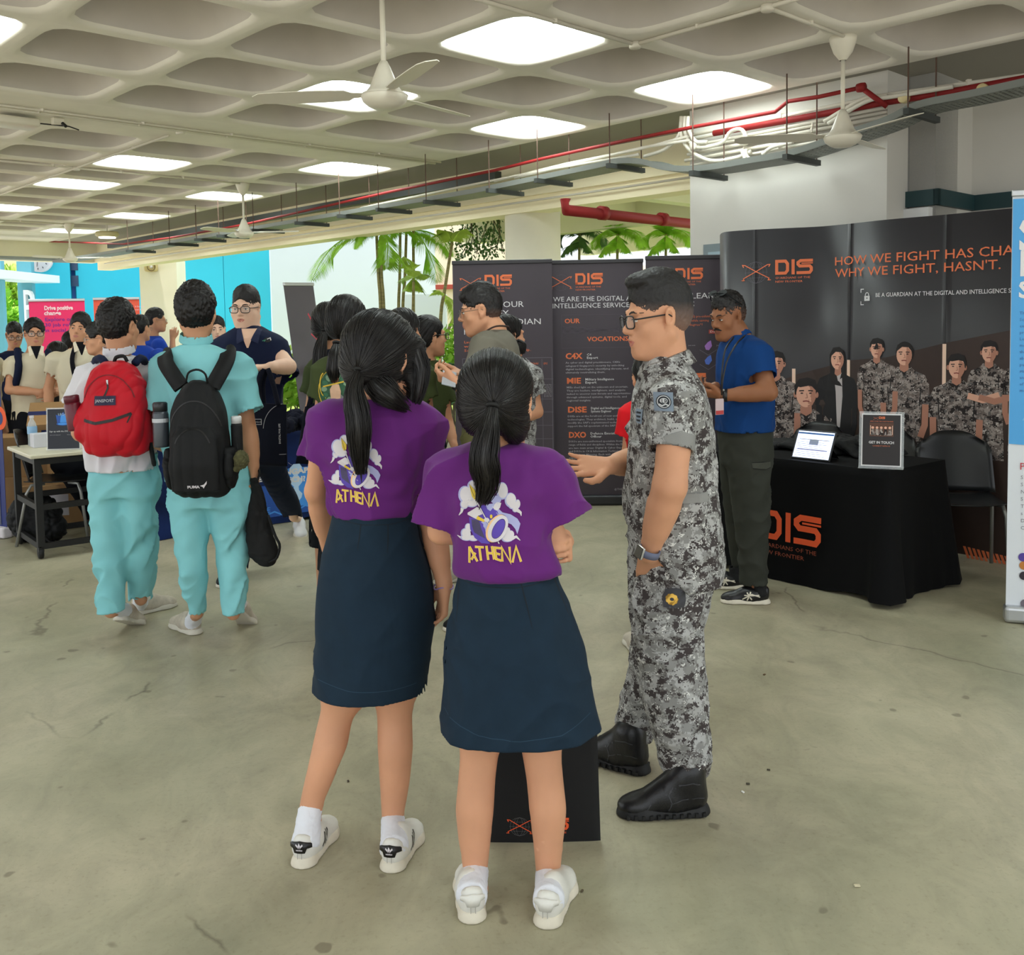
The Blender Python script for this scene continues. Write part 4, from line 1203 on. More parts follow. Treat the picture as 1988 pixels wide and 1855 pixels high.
# second banner
r, pn, f = stand_banner('dark banner in the middle of the row listing vocations in orange', 1052, 1252, 8.34, 8.30)
P = Print(.003, .0008); lg(pn, P, 1117, 553, 22)
pn.text(P, 'WE ARE THE DIGITAL AND', 1074, 586, 9.5, m_pvw, 172); pn.text(P, 'INTELLIGENCE SERVICE', 1072, 599, 9.5, m_pvw, 150)
pn.text(P, 'OUR', 1096, 628, 9, m_pvo, 30, bold=.02); pn.text(P, 'VOCATIONS', 1140, 663, 9, m_pvo, 80, bold=.02)
for i, (t, y, s1, s2, ls) in enumerate((('C4X', 697, 'C4', 'Expert', ('As cyber and digital practitioners, C4Xs', "safeguard Singapore's security by unlocking", 'digital technologies, identifying threats, and', 'ultimately neutralising them.')),
    ('MIE', 745, 'Military Intelligence', 'Expert', ('MIEs shed light on the unknown and uncertain.', 'They are leaders, warfighters, and analysts', 'tasked to uncover new threats and opportunities', 'through advanced systems, digital tools, and', 'regional insights.')),
    ('DISE', 801, 'Digital and Intelligence', 'Systems Engineer', ('DISEs are at the forefront of new and emerging', 'technologies. They architect, build, operate and', "modify the SAF's sophisticated technologies to", "support the full spectrum of the SAF's operations")),
    ('DXO', 850, 'Defence Executive', 'Officer', ('DXOs are non-uniformed specialists from a wide', 'range of fields and disciplines. Within the DIS there', 'are two main areas: Digital & Cyber Experts, and', 'and DXOs in C4 & Information Technology, Cyber', 'Research, or Mapping. Each with their own', 'expertise, all DXOs play a vital role in')))):
    x = 1098+i*2; wid = {'C4X': 33, 'MIE': 28, 'DISE': 37, 'DXO': 34}[t]
    pn.text(P, t, x, y, 11, m_pvo, wid, bold=.035); w2 = 56 if i else 20
    pn.text(P, s1, x+wid+8, y-6, 4.6, m_pvw, w2 if i else 9, res=1, bold=.01); pn.text(P, s2, x+wid+8, y, 4.6, m_pvw, (40 if i == 2 else 22), res=1, bold=.01)
    for j, l in enumerate(ls): pn.text(P, l, x, y+9.2+6.4*j, 3.6, m_pvs, min(124, 2.65*len(l)), res=1, bold=.01)
for k in range(6):
    for ph in (0, 1, 2): P.stroke([pn.uv(1092+x, 641+7*math.sin(x*.11+ph*2.1+k*.2)*math.cos(x*.02)) for x in range(0, 112, 5)], .0015, m_pvd)
rectpx(pn, P, 1090, 612, 1240, 674, .002, m_pvd)
pn.text(P, '@THE DIS', 1192, 952, 4, m_pvs, 26, res=1)
P.obj('lettering', pn.fn(), r)
# third banner
r, pn, f = stand_banner('dark banner at the right end of the row, half hidden by the curved backdrop', 1257, 1462, 8.0, 7.95)
P = Print(.003, .0008); lg(pn, P, 1311, 543, 22)
pn.text(P, 'WORK-LEARN', 1274, 581, 11, m_pvw, 126); pn.text(P, 'SCHEMES', 1284, 597, 11, m_pvw, 64)
for i, t in enumerate(('Do your National Service (NS) pre-enlistment', 'with digital and intelligence while earning', 'credits towards your degree*?')): pn.text(P, t, 1272, 618+i*8, 4.6, m_pvo, 116-i*12, res=1)
for x, t in ((1290, 'Specialist'), (1376, 'Digital')):
    a = pn.uv(x, 648); b = pn.uv(x+28, 640); P.rect(a[0], a[1], b[0]-a[0], b[1]-a[1], mat('dull_red_print', (170, 70, 60), .6), 0); pn.text(P, t, x+2, 646, 4, m_pvw, 24, res=1, layer=1)
for x, y, c in ((1375, 672, (170, 120, 200)), (1375, 700, (90, 120, 210)), (1320, 672, (220, 170, 60)), (1320, 700, (120, 150, 220))):
    u, v = pn.uv(x, y); P.poly([(u-.03, v), (u-.005, v+.03), (u+.02, v+.045), (u+.03, v-.0), (u+.005, v-.035), (u-.02, v-.03)], mat('print_icon_%d' % (x+y), c, .6), 1)
    P.stroke([(u-.07, v-.03), (u, v-.075), (u+.07, v-.03)], .004, m_pvg, 0); pn.text(P, 'Join now', x+16, y, 2.5, m_pvs, 14, res=1)
a = pn.uv(1344, 733); P.rect(a[0], a[1], .11, .035, m_pvo, 0)
P.obj('lettering', pn.fn(), r)

# ---- curved backdrop
bk = [(1398, 7.62), (1401, 7.45), (1410, 7.34), (1432, 7.27), (1466, 7.2), (1520, 7.13), (1594, 7.04), (1651, 6.87), (1722, 6.63), (1836, 6.37), (1957, 6.08), (2080, 5.84), (2200, 5.66)]
path = []
for px, D in bk: p = W(px, 600, D); path.append((p[0], p[1]))
path = spline([np.array([x, y, 0]) for x, y in path], 70)[:, :2]
sarc = np.concatenate([[0], np.cumsum(np.linalg.norm(np.diff(path, axis=0), axis=1))])
def bk_fn(off=0):
    def fn(u, v, w):
        x = np.interp(u, sarc, path[:, 0]); y = np.interp(u, sarc, path[:, 1]); e = 1e-2
        tx = np.interp(u+e, sarc, path[:, 0])-np.interp(u-e, sarc, path[:, 0]); ty = np.interp(u+e, sarc, path[:, 1])-np.interp(u-e, sarc, path[:, 1]); L = np.hypot(tx, ty)
        return np.stack([x+ty/L*(w+off), y-tx/L*(w+off), v], 1)
    return fn
def bk_uv(px, py):
    best = None
    for i in range(len(path)-1):
        a = path[i]; b = path[i+1]; d = b-a
        P = on_line(px, py, a, d/np.linalg.norm(d)); t = np.dot(P[:2]-a, d)/np.dot(d, d)
        if -.02 <= t <= 1.02 and P[1] > 0: best = (sarc[i]+t*(sarc[i+1]-sarc[i]), P[2])
    return best
bw = empty('backdrop_display', (path[35][0], path[35][1], 0), 'wide curved dark backdrop with orange slogan and printed group of soldiers', 'display wall', kind='thing')
BT = 2.22
seams = [sarc[0], bk_uv(1466, 600)[0], bk_uv(1651, 600)[0], bk_uv(1836, 600)[0], sarc[-1]]
fnb = bk_fn(); panels = []
for k in range(4):
    NU = 26; us = np.linspace(seams[k]+.001, seams[k+1]-.001, NU); v = []
    for u in us:
        for w, z in ((0, .02), (0, BT), (-.012, BT), (-.012, .02)): v.append(fnb(np.array([u]), np.array([z]), np.array([w]))[0])
    F = [(i*4+q, i*4+(q+1) % 4, (i+1)*4+(q+1) % 4, (i+1)*4+q) for i in range(NU-1) for q in range(4)]+[(0, 1, 2, 3), (NU*4-1, NU*4-2, NU*4-3, NU*4-4)]
    MB().add(v, F).obj('panel', m_char2, bw, True)
fr = MB()
for u in np.linspace(sarc[0]+.1, sarc[-1]-.1, 6):
    p = fnb(np.array([u, u]), np.array([.0, BT-.03]), np.array([-.06, -.06])); MB().tube(p, .012, 8).obj('frame_post', m_alu, bw, True)
P = Print(.004, .0007)
def T(body, px, py, hpx, m, wpx, **k):
    u, v = bk_uv(px, py); v2 = bk_uv(px, py-hpx)[1]; u2 = bk_uv(px+wpx, py)[0]; P.text(body, u, v, v2-v, m, width=u2-u, **k)
u, v = bk_uv(1505, 534); P.logo(u, v, bk_uv(1505, 505)[1]-v, m_pvo, m_pvg, m_pvo)
T('HOW WE FIGHT HAS CHANGED.', 1620, 516, 17, m_pvo, 455, bold=.004)
T("WHY WE FIGHT, HASN'T.", 1622, 539, 17, m_pvo, 321, bold=.004)
T('BE A GUARDIAN AT THE DIGITAL AND INTELLIGENCE SERVICE', 1700, 577, 8, m_pvw, 300, bold=.008)
a = bk_uv(1672, 592); b = bk_uv(1672, 562); q = .04
P.stroke([(a[0]+q*.6, a[1]), (a[0], a[1]), (a[0], a[1]+q*.6)], .006, m_pvw); P.stroke([(a[0]+q*.6, b[1]), (a[0], b[1]), (a[0], b[1]-q*.6)], .006, m_pvw)
c = bk_uv(1684, 583); P.rect(c[0]-.022, c[1]-.005, .044, .034, m_pvw, 1); P.stroke(arc_pts(c[0], c[1]+.03, .014, .022, 0, 180, 10), .006, m_pvw, 1); P.disc(c[0], c[1]+.014, .005, m_char2, 2)
P.obj('slogan', bk_fn(), bw, .08)
# printed photograph: seven people before light tubes
m_bg = mat('print_brown_dark', (58, 42, 36), .5, var=.2, vscale=2); m_tube = mat('print_tube_peach', (250, 214, 190), .5)
m_camop = camo_mat('printed_camouflage', (122, 110, 106), (52, 46, 46), (164, 152, 146), (200, 190, 184), px=.006, scale=22)
m_skp = mat('print_skin', (236, 180, 154), .6); m_skpd = mat('print_skin_shade', (190, 132, 110), .6); m_hrp = mat('print_hair', (26, 20, 20), .6); m_blz = mat('print_blazer', (24, 22, 25), .6); m_shp = mat('print_shirt_pale', (196, 186, 186), .6)
P = Print(.004, .0006)
dz = [(1500, 745), (1550, 726), (1650, 700), (1722, 694), (1836, 666), (1960, 642), (2080, 610), (2190, 600)]
top = [bk_uv(*q) for q in dz]; P.poly([(u, .02) for u in [top[0][0]-.12]]+[(top[0][0]-.12, top[0][1]-.05)]+top+[(top[-1][0], .02)], m_bg, 0)
for x, y0, y1 in ((1541, 716, 860), (1648, 699, 800), (1834, 668, 800)):
    a = bk_uv(x, y0); b = bk_uv(x, y1); P.rect(a[0]-.012, b[1], .024, a[1]-b[1], m_tube, 1)
for k in range(22):
    a = bk_uv(1880+k*9, 1075+k*2.2)
    if a: P.poly([(a[0], a[1]-.045), (a[0]+.018, a[1]-.045), (a[0]-.016, a[1]+.045), (a[0]-.034, a[1]+.045)], m_pvo, 2)
def pp(px, py, hh, female=False, suit=False, seat=False, turn=0, cross=False, wide=1.0):
    """printed figure: px,py chin, hh head height in pixels"""
    u, v = bk_uv(px, py); k = (bk_uv(px, py-hh)[1]-v)   # head height in metres
    L = 3
    q = lambda pts: [(u+x*k, v+y*k) for x, y in pts]
    wv = wide; body = m_blz if suit else m_camop; bot = -(v-.02)/k
    sh = -.42
    P.poly(q([(-.30, -.12), (-.52*wv, -.30), (-.98*wv, sh-.08), (-1.18*wv, -.95), (-1.22*wv, -1.9), (-.82*wv, -2.0), (-.78*wv, -3.2), (-.86*wv, max(bot, -5.2)), (.86*wv, max(bot, -5.2)), (.78*wv, -3.2), (.82*wv, -2.0), (1.22*wv, -1.9), (1.18*wv, -.95), (.98*wv, sh-.08), (.52*wv, -.30), (.30, -.12)]), body, L)
    P.stroke(q([(-.80*wv, -1.1), (-.74*wv, -2.0)]), k*.05, m_hrp, L+1); P.stroke(q([(.80*wv, -1.1), (.74*wv, -2.0)]), k*.05, m_hrp, L+1)
    if cross:
        P.stroke(q([(-1.15*wv, -1.85), (-.3, -2.05), (.55, -1.75)]), k*.34, m_skp, L+2); P.stroke(q([(1.15*wv, -1.85), (.3, -2.1), (-.5, -1.9)]), k*.32, m_skpd, L+3)
    else:
        for s_ in (-1, 1): P.stroke(q([(s_*1.02*wv, -1.9), (s_*1.0*wv, -2.9), (s_*.8*wv, -3.5)]), k*.30, m_skpd if not suit else m_blz, L+2)
    if suit: P.poly(q([(-.22, -.2), (.26, -.2), (.30, -1.4), (.16, -3.0), (-.02, -3.0), (-.10, -1.2)]), m_shp, L+1)
    else:
        P.poly(q([(-.20, -.15), (.20, -.15), (.0, -.62)]), m_hrp, L+1); P.stroke(q([(-.32, -.12), (-.05, -.60)]), k*.10, m_camop, L+2); P.stroke(q([(.32, -.12), (.05, -.60)]), k*.10, m_camop, L+2)
    P.poly(q([(-.20, .2), (.20, .2), (.22, -.25), (0, -.38), (-.22, -.25)]), m_skpd, L+2)
    if female:
        if suit: P.poly(q([(-.44, .0), (-.46, .7), (-.26, 1.08), (.1, 1.12), (.38, .9), (.46, .5), (.46, -.4), (.30, -.9), (-.36, -.8)]), m_hrp, L+1)
        else: P.disc(u+.02*k, v+.60*k, .43*k, m_hrp, L+2, .52*k)
    else:
        P.poly(q([(-.42, .45), (-.44, .80), (-.26, 1.06), (.06, 1.12), (.34, 1.02), (.44, .75), (.42, .45)]), m_hrp, L+3)
        for s_ in (-1, 1): P.disc(u+s_*.40*k, v+.45*k, .07*k, m_skpd, L+3, .12*k)
    P.poly([(u+x*k, v+y*k) for x, y in arc_pts(0, .46, .37, .50, 0, 360, 24)], m_skp, L+4)
    P.poly(q([(.12, .88), (.36, .62), (.36, .3), (.24, .05), (.06, -.03), (.10, .4)]), m_skpd, L+5)
    t = turn*.08
    if not female: P.poly(q([(-.36, .78), (-.22, .74), (.1, .80), (.36, .74), (.30, .96), (0, 1.02), (-.30, .96)]), m_hrp, L+6)
    else: P.poly(q([(-.38, .62), (-.1, .86), (.2, .84), (.38, .62), (.34, .95), (0, 1.06), (-.32, .96)]), m_hrp, L+6)
    for s_ in (-1, 1):
        P.stroke(q([(s_*.26+t, .60), (s_*.08+t, .61)]), k*.045, m_hrp, L+7); P.disc(u+(s_*.16+t)*k, v+.51*k, .055*k, m_hrp, L+7, .025*k)
    P.stroke(q([(t+.02, .50), (t+.05, .34), (t-.03, .32)]), k*.035, m_skpd, L+7); P.stroke(q([(-.12+t, .19), (t, .21), (.12+t, .19)]), k*.05, mat('print_lip', (150, 74, 66), .6), L+7)
pp(1506, 726, 40); pp(1627, 716, 38, female=True, suit=True); pp(1703, 694, 34, wide=1.1); pp(1756, 708, 40, female=True, wide=1.0); pp(1921, 702, 37, cross=True, wide=.95)
pp(1858, 733, 42, wide=1.05); pp(1565, 789, 50, wide=1.15); pp(1992, 700, 36)
P.obj('printed_photograph', bk_fn(), bw, .10)

# ---- draped table
m_black = mat('black_table_cloth', (13, 13, 14), .9, bump=.25, bscale=600, bdist=.0008, spec=.15)
TD = unit(np.array([.632, -.775, 0])); TN = np.array([.775, .632, 0]); TC = W(1722, 1175, 5.24); TC[2] = 0   # front right corner on the floor
TL, TW, TZ = 1.78, .62, .735
tb = empty('draped_table', TC-TD*TL/2+TN*TW/2, 'table covered by a floor-length black cloth with large orange logo', 'table')
def tpt(u, v, z): return TC-TD*u+TN*v+np.array([0, 0, z])
def cloth_table(C, D, N, L, Wd, Z, name, m, root, amp=.02, corner=.13, seed=1, hem=.012, folds=30):
    """C front right corner, D unit towards that corner along the front, N towards the back"""
    r = .03; per = []
    def edge(a, b, n): return [a+(b-a)*i/n for i in range(n)]
    c = [np.array([0, 0.]), np.array([L, 0.]), np.array([L, Wd]), np.array([0, Wd])]
    n1, n2 = 60, 28
    per = edge(c[0], c[1], n1)+edge(c[1], c[2], n2)+edge(c[2], c[3], n1)+edge(c[3], c[0], n2); per = np.array(per); n = len(per)
    cen = np.array([L/2, Wd/2]); T = np.roll(per, -1, 0)-np.roll(per, 1, 0); T /= np.linalg.norm(T, axis=1)[:, None]; out = np.stack([T[:, 1], -T[:, 0]], 1)
    dc = np.min([np.linalg.norm(per-k, axis=1) for k in c], axis=0)
    rows = 14; V_ = []; s = np.arange(n)/n*2*PI
    w = np.sin(s*folds+np.sin(s*7)*1.5)*.6+np.sin(s*folds*.53+1.3)*.6
    for j in range(rows+1):
        t = j/rows; z = Z-(Z-hem)*t
        o = (amp*w*t**1.3*(.25+.75*np.exp(-(dc/.28)**2))+corner*np.exp(-(dc/.10)**2)*t**1.1+.012*t)
        p = per+out*o[:, None]
        zz = z+(.02*np.sin(s*5+1)*t if j == rows else 0*s)
        V_.append(np.array([C-D*a+N*b for a, b in p])+np.stack([0*s, 0*s, np.maximum(zz, .004)], 1))
    V_ = np.concatenate(V_); F = [(j*n+i, j*n+(i+1) % n, (j+1)*n+(i+1) % n, (j+1)*n+i) for j in range(rows) for i in range(n)]
    F.append(tuple(range(n))[::-1])
    me = bpy.data.meshes.new(name); me.from_pydata([tuple(p) for p in V_], [], F); o = put(name, me, m, root, True); me.polygons[-1].use_smooth = False
    return o
cl = cloth_table(TC, TD, TN, TL, TW, TZ, 'cloth', m_black, tb, seed=1, corner=.10)
for a, b in ((.05, .05), (TL-.05, .05), (TL-.05, TW-.05), (.05, TW-.05)): MB().tube([tpt(a, b, 0), tpt(a, b, TZ-.01)], .014, 8).obj('leg', m_alud, tb, True)
pnT = Panel(TC-TD*TL, TD); P = Print(.012, .001)
u, v = pnT.uv(1484, 1041); P.logo(u-.02, v-.005, .175, m_or, m_grl, mat('dull_orange_print', (150, 72, 48), .7), globe=False)
P.obj('emblem', proj_fn([cl], pnT.o, pnT.x, -TN), tb, .04)
# tablet on a stand
t_ = empty('tablet', tpt(1.0, .22, TZ), 'tablet with bright lit screen propped on the black draped table', 'tablet')
cT = W(1580, 872, 5.72); cT[2] = TZ+.085; Rt = np.stack([TD, -np.cross(TD, unit(np.array([0, 0, 1.0])+TN*.45)), unit(np.array([0, 0, 1.0])+TN*.45)], 1)
Rt[:, 1] = np.cross(Rt[:, 2], Rt[:, 0])
t_.location = cT-np.array([0, 0, .085])
for ch in (): pass
bd = MB().rbox(cT, (.262, .009, .184), .004, Rt).obj('body', m_blackm, t_)
sc = cT-Rt[:, 1]*.0052; 
MB().box(sc, (.242, .0008, .164), Rt).obj('screen', mat('lit_screen_pale_blue', (206, 216, 244), .2, emit=.9), t_)
P = Print(.0012, .0004); P.rect(-.12, .064, .24, .010, mat('screen_bar_blue', (70, 120, 190), .4)).rect(-.10, .030, .2, .003, m_pvg).rect(-.10, -.034, .2, .006, mat('screen_line_lilac', (170, 170, 220), .4)).rect(-.03, .0, .06, .03, mat('screen_box_grey', (178, 190, 214), .4))
for k in range(8): P.rect(-.11, -.07+k*.012, .2-.02*(k % 3), .002, mat('screen_line_lilac', (170, 170, 220), .4))
P.obj('screen_content', frame(sc, Rt[:, 0], -Rt[:, 1], Rt[:, 2]), t_)
MB().add([cT+Rt[:, 0]*.09+Rt[:, 1]*.006+Rt[:, 2]*.02, cT-Rt[:, 0]*.09+Rt[:, 1]*.006+Rt[:, 2]*.02, cT-Rt[:, 0]*.09+TN*.12-np.array([0, 0, .083]), cT+Rt[:, 0]*.09+TN*.12-np.array([0, 0, .083])], [(0, 1, 2, 3)]).obj('stand', m_blackm, t_)
# sign holder
sg = empty('sign_holder', (0, 0, 0), 'clear acrylic sign holder with dark leaflet at the table corner', 'sign')
cS = W(1711, 862, 5.36); cS[2] = TZ+.155; sx = unit(np.array([.95, -.42, 0])); sn = np.cross(sx, (0, 0, 1)); up = unit(np.array([0, 0, 1.0])-sn*.16); Rs = np.stack([sx, -sn, up], 1)
sg.location = cS-np.array([0, 0, .155])
m_acr = mat('clear_acrylic', (235, 240, 242), .05, alpha=.22, spec=.8)
MB().box(cS, (.232, .004, .312), Rs).obj('acrylic_plate', m_acr, sg); MB().box(cS-up*.152-sn*.0+np.array([0, 0, 0]), (.232, .09, .004), np.stack([sx, -sn, np.array([0, 0, 1.0])], 1)).obj('foot', m_acr, sg)
lf = MB().box(cS+sn*.003, (.208, .002, .290), Rs).obj('leaflet', m_pvw, sg); P = Print(.002, .0005)
P.rect(-.097, -.138, .194, .276, mat('leaflet_dark', (34, 28, 30), .5)).rect(-.062, .02, .124, .075, mat('leaflet_photo_brown', (92, 58, 44), .6), 1)
for k in range(5):
    P.disc(-.045+.022*k, .068, .007, m_skp, 2); P.poly([(-.056+.022*k, .026), (-.034+.022*k, .026), (-.038+.022*k, .06), (-.052+.022*k, .06)], m_camop, 2)
P.rect(-.058, .03, .003, .05, m_tube, 3).rect(.055, .03, .003, .05, m_tube, 3)
P.logo(-.014, .116, .013, m_pvo, m_pvd, m_pvo, sub=False); P.text('SIMPLY SCAN THE CODE FOR MORE', 0, .100, .006, m_pvo, 'C', res=1, layer=1, width=.12)
P.text('GET IN TOUCH', 0, -.020, .014, m_pvw, 'C', layer=1, width=.13, bold=.02); P.text('CONNECT WITH US', 0, -.036, .007, m_pvo, 'C', layer=1, width=.09, res=1)
P.items = [(np.array(g)-(np.array([np.array(g)[:, 0].mean(), 0]) if False else 0), f, m, l) for g, f, m, l in P.items]
P.obj('lettering', frame(cS+sn*.004, sx, sn, up), lf)
# folded black bags and an orange strip on the table
for i in range(9):
    u = .30+.055*i if i < 6 else .75+.13*(i-6); v = .50-.02*(i % 3)
    b = empty('folded_bag', tpt(u, v, TZ), ('%s folded black bag from the sign holder in the slanting stack' % ('first', 'second', 'third', 'fourth', 'fifth', 'sixth')[i]) if i < 6 else ('folded black bag lying flat %s on the draped table' % ('just left of the stack', 'behind the tablet', 'beside the booklet')[i-6]), 'bag', 'folded black bags on the draped table')
    q = tpt(u, v, TZ); Rq = np.stack([TD, TN, np.array([0, 0, 1.0])], 1)@Rz_(.3*math.sin(i*2.1))@Ry_(.10*math.cos(i)+(.5 if i < 6 else .05))
    V = Vol(q-.26, q+.26, .013); V.box(q+np.array([0, 0, .045 if i < 6 else .022]), (.10, .15, .014), Rq, .012, .01); V.box(q+np.array([0, 0, .058 if i < 6 else .036]), (.085, .12, .010), Rq@Rz_(.2), .010, .02); V.plane(tpt(u, v, TZ+.001), (0, 0, -1), q-.3, q+.3)
    put('cloth', V.mesh('cloth', wrinkle(.004, 22, i)), m_blkcloth, b)
q = tpt(1.15, .42, TZ); MB().rbox(q+np.array([0, 0, .014]), (.22, .06, .02), .008, np.stack([TD, TN, np.array([0, 0, 1.0])], 1)).obj('booklet', m_blkcloth)
bpy.data.objects['booklet'].name = 'booklet'; tag(bpy.data.objects['booklet'], 'small dark booklet with orange edge on the draped table beside the tablet', 'booklet')
MB().box(q+np.array([0, 0, .0265]), (.21, .05, .003), np.stack([TD, TN, np.array([0, 0, 1.0])], 1)).obj('cover', m_or, bpy.data.objects['booklet'])

# plastic chairs behind the table
m_seat = mat('black_moulded_plastic', (24, 25, 27), .35); m_leg = mat('grey_steel_tube', (150, 150, 146), .4, metal=.5)
def chair(label, p, yaw, grp='black plastic chairs behind the draped table', H=.80):
    """moulded chair, yaw = facing direction in degrees (0 = +Y)"""
    r = empty('plastic_chair', (p[0], p[1], 0), label, 'chair', grp); R = Rz_(-math.radians(yaw)); w = lambda x, y, z: np.array([p[0], p[1], 0])+R@np.array([x, y, z])
    def sheet(name, fn, nu=14, nv=10, th=.008):
        A = [[np.array(fn(i/nu, j/nv)) for i in range(nu+1)] for j in range(nv+1)]; v = [w(*a) for row in A for a in row]; k = len(v)
        nrm = np.cross(np.array(v[1])-v[0], np.array(v[nu+1])-v[0]); nrm = unit(nrm)
        v2 = [q-nrm*th for q in v]; F = []
        for j in range(nv):
            for i in range(nu): a = j*(nu+1)+i; F += [(a, a+1, a+nu+2, a+nu+1), (k+a, k+a+nu+1, k+a+nu+2, k+a+1)]
        E = list(range(nu+1))+[j*(nu+1)+nu for j in range(1, nv+1)]+[nv*(nu+1)+i for i in range(nu-1, -1, -1)]+[j*(nu+1) for j in range(nv-1, 0, -1)]
        F += [(a, k+a, k+b, b) for a, b in zip(E, E[1:]+E[:1])]
        return MB().add(v+v2, F).obj(name, m_seat, r, True)
    def back(s, t):
        x = (s-.5)*2; rd = .235*(1-.10*t)*(1 if t < .8 else 1-.35*((t-.8)/.2)**2.2); return (x*rd, -.20-.09*t+.05*x*x, .47+.37*t-(.035*abs(x)**3 if t > .7 else 0))
    def seat(s, t):
        x = (s-.5)*2; return (x*.225*(1-.12*(1-t)**2), -.20+.42*t, .455+.018*x*x-.012*math.sin(t*PI)-.03*max(0, t-.8))
    sheet('backrest', back); sheet('seat', seat)
    for q in (-1, 1):
        P_ = [w(q*.18, .17, .44), w(q*.20, .17, .455), w(q*.225, .19, .40), w(q*.245, .22, .0)]
        MB().tube([w(q*.18, .10, .445), w(q*.215, .17, .44), w(q*.23, .19, .38), w(q*.245, .23, .0)], .0115, 8).obj('leg', m_leg, r, True)
        MB().tube([w(q*.18, -.06, .445), w(q*.205, -.15, .44), w(q*.22, -.18, .38), w(q*.235, -.26, .0)], .0115, 8).obj('leg', m_leg, r, True)
    for q in (-1, 1): MB().lathe(w(q*.245, .23, 0), [(0, 0), (.016, 0), (.016, .03), (0, .03)], 10).obj('foot_cap', m_blk_rub, r)
    return r
m_blk_rub = mat('black_rubber', (16, 16, 17), .65)
cw = math.degrees(math.atan2(-TN[0], -TN[1]))
q = tpt(1.17, TW+.28, 0); chair('black plastic chair back left of the tablet behind the table', q, cw+3)
q = tpt(.66, TW+.30, 0); chair('black plastic chair back between tablet and sign holder', q, cw-4)
q = W(1862, 900, 5.92); chair('black plastic chair at the right end of the draped table', q, cw-35)

# ---- blue and white banner at the right edge
a = W(1952, 1200, 4.92); b = a+np.array([.80, -.28, 0])
m_bl = mat('sky_blue_print', (74, 160, 222), .45); m_wp = mat('white_print_vinyl', (216, 220, 226), .45)
r, pn, f = rollup('tall blue and white roll-up banner standing before the dark backdrop', a, b, 2.16, m_wp, m_alu, m_alu)
P = Print(.003, .001); v0 = pn.uv(1965, 862)[1]; wv = .84
P.poly([(0.002, v0)]+[(u, v0-.02*math.sin(u*3)) for u in np.linspace(.05, .84, 12)]+[(.845, 2.14), (.002, 2.14)], m_bl, 0)
P.poly([(.06, v0+.12), (.10, v0+.2), (.09, v0+.5), (.14, v0+.62), (.2, v0+.9), (.3, v0+.95), (.4, v0+.5), (.3, v0+.1)], mat('pale_blue_print', (110, 180, 230), .5), 1)
for t, y, h in (('S', 488, 64), ('D', 535, 48), ('S', 578, 32)): pn.text(P, t, 1977, y, h, m_pvw, bold=.03, layer=2)
for i, t in enumerate(('The', 'Scho', 'exp', 'prov', 'Le', 'mo', 'the', 'abo', 'pur', 'sta', 'an', 'of', 'mo')): pn.text(P, t, 1979, 611+i*12.5, 6, mat('print_text_blue', (50, 96, 160), .6), res=1, layer=2)
pn.text(P, 'Pr', 1979, 912, 14, mat('print_red', (190, 50, 60), .6), layer=2)
for i, t in enumerate(('S', 'S', 'N', 'S', 'T', 's', 'D', 'C')): pn.text(P, t, 1981, 930+i*14, 7, m_pvg, layer=2)
for x, y, c in ((1986, 1082, (80, 60, 150)), (1988, 1098, (190, 120, 50)), (1988, 1118, (40, 34, 44)), (1990, 1172, (110, 100, 110))):
    u, v = pn.uv(x, y); P.disc(u, v, .022, mat('print_crest_%d' % y, c, .6), 2)
P.obj('lettering', pn.fn(), r)
m_purple = mat('purple_jersey', (98, 32, 114), .8, bump=.25, bscale=900, bdist=.0006, sheen=.1, spec=.25)
m_navyskirt = mat('dark_teal_navy_skirt_cloth', (23, 42, 58), .85, var=.08, vscale=20, bump=.3, bscale=1100, bdist=.0006, spec=.25)
m_socks = mat('white_sock_knit', (226, 228, 236), .85, bump=.3, bscale=500)
m_leather = mat('white_leather', (222, 220, 212), .45, var=.05, vscale=15, bump=.1, bscale=300)
m_rubber = mat('offwhite_rubber', (214, 206, 188), .6, var=.05, vscale=30)
m_black_leather = mat('black_leather', (20, 20, 22), .35, bump=.2, bscale=250)
m_blk_rub = mat('black_rubber', (16, 16, 17), .65)
m_prwhite = mat('print_white', (214, 208, 212), .7); m_prlil = mat('print_lilac', (170, 172, 216), .7); m_prgold = mat('print_gold', (222, 190, 60), .7)
m_prviol = mat('print_violet', (88, 66, 170), .7); m_prdark = mat('print_dark_violet', (52, 26, 70), .7); m_prpeach = mat('print_peach', (240, 196, 140), .7)
m_cocoa = mat('print_slate', (70, 62, 96), .7)
SH = 0.0

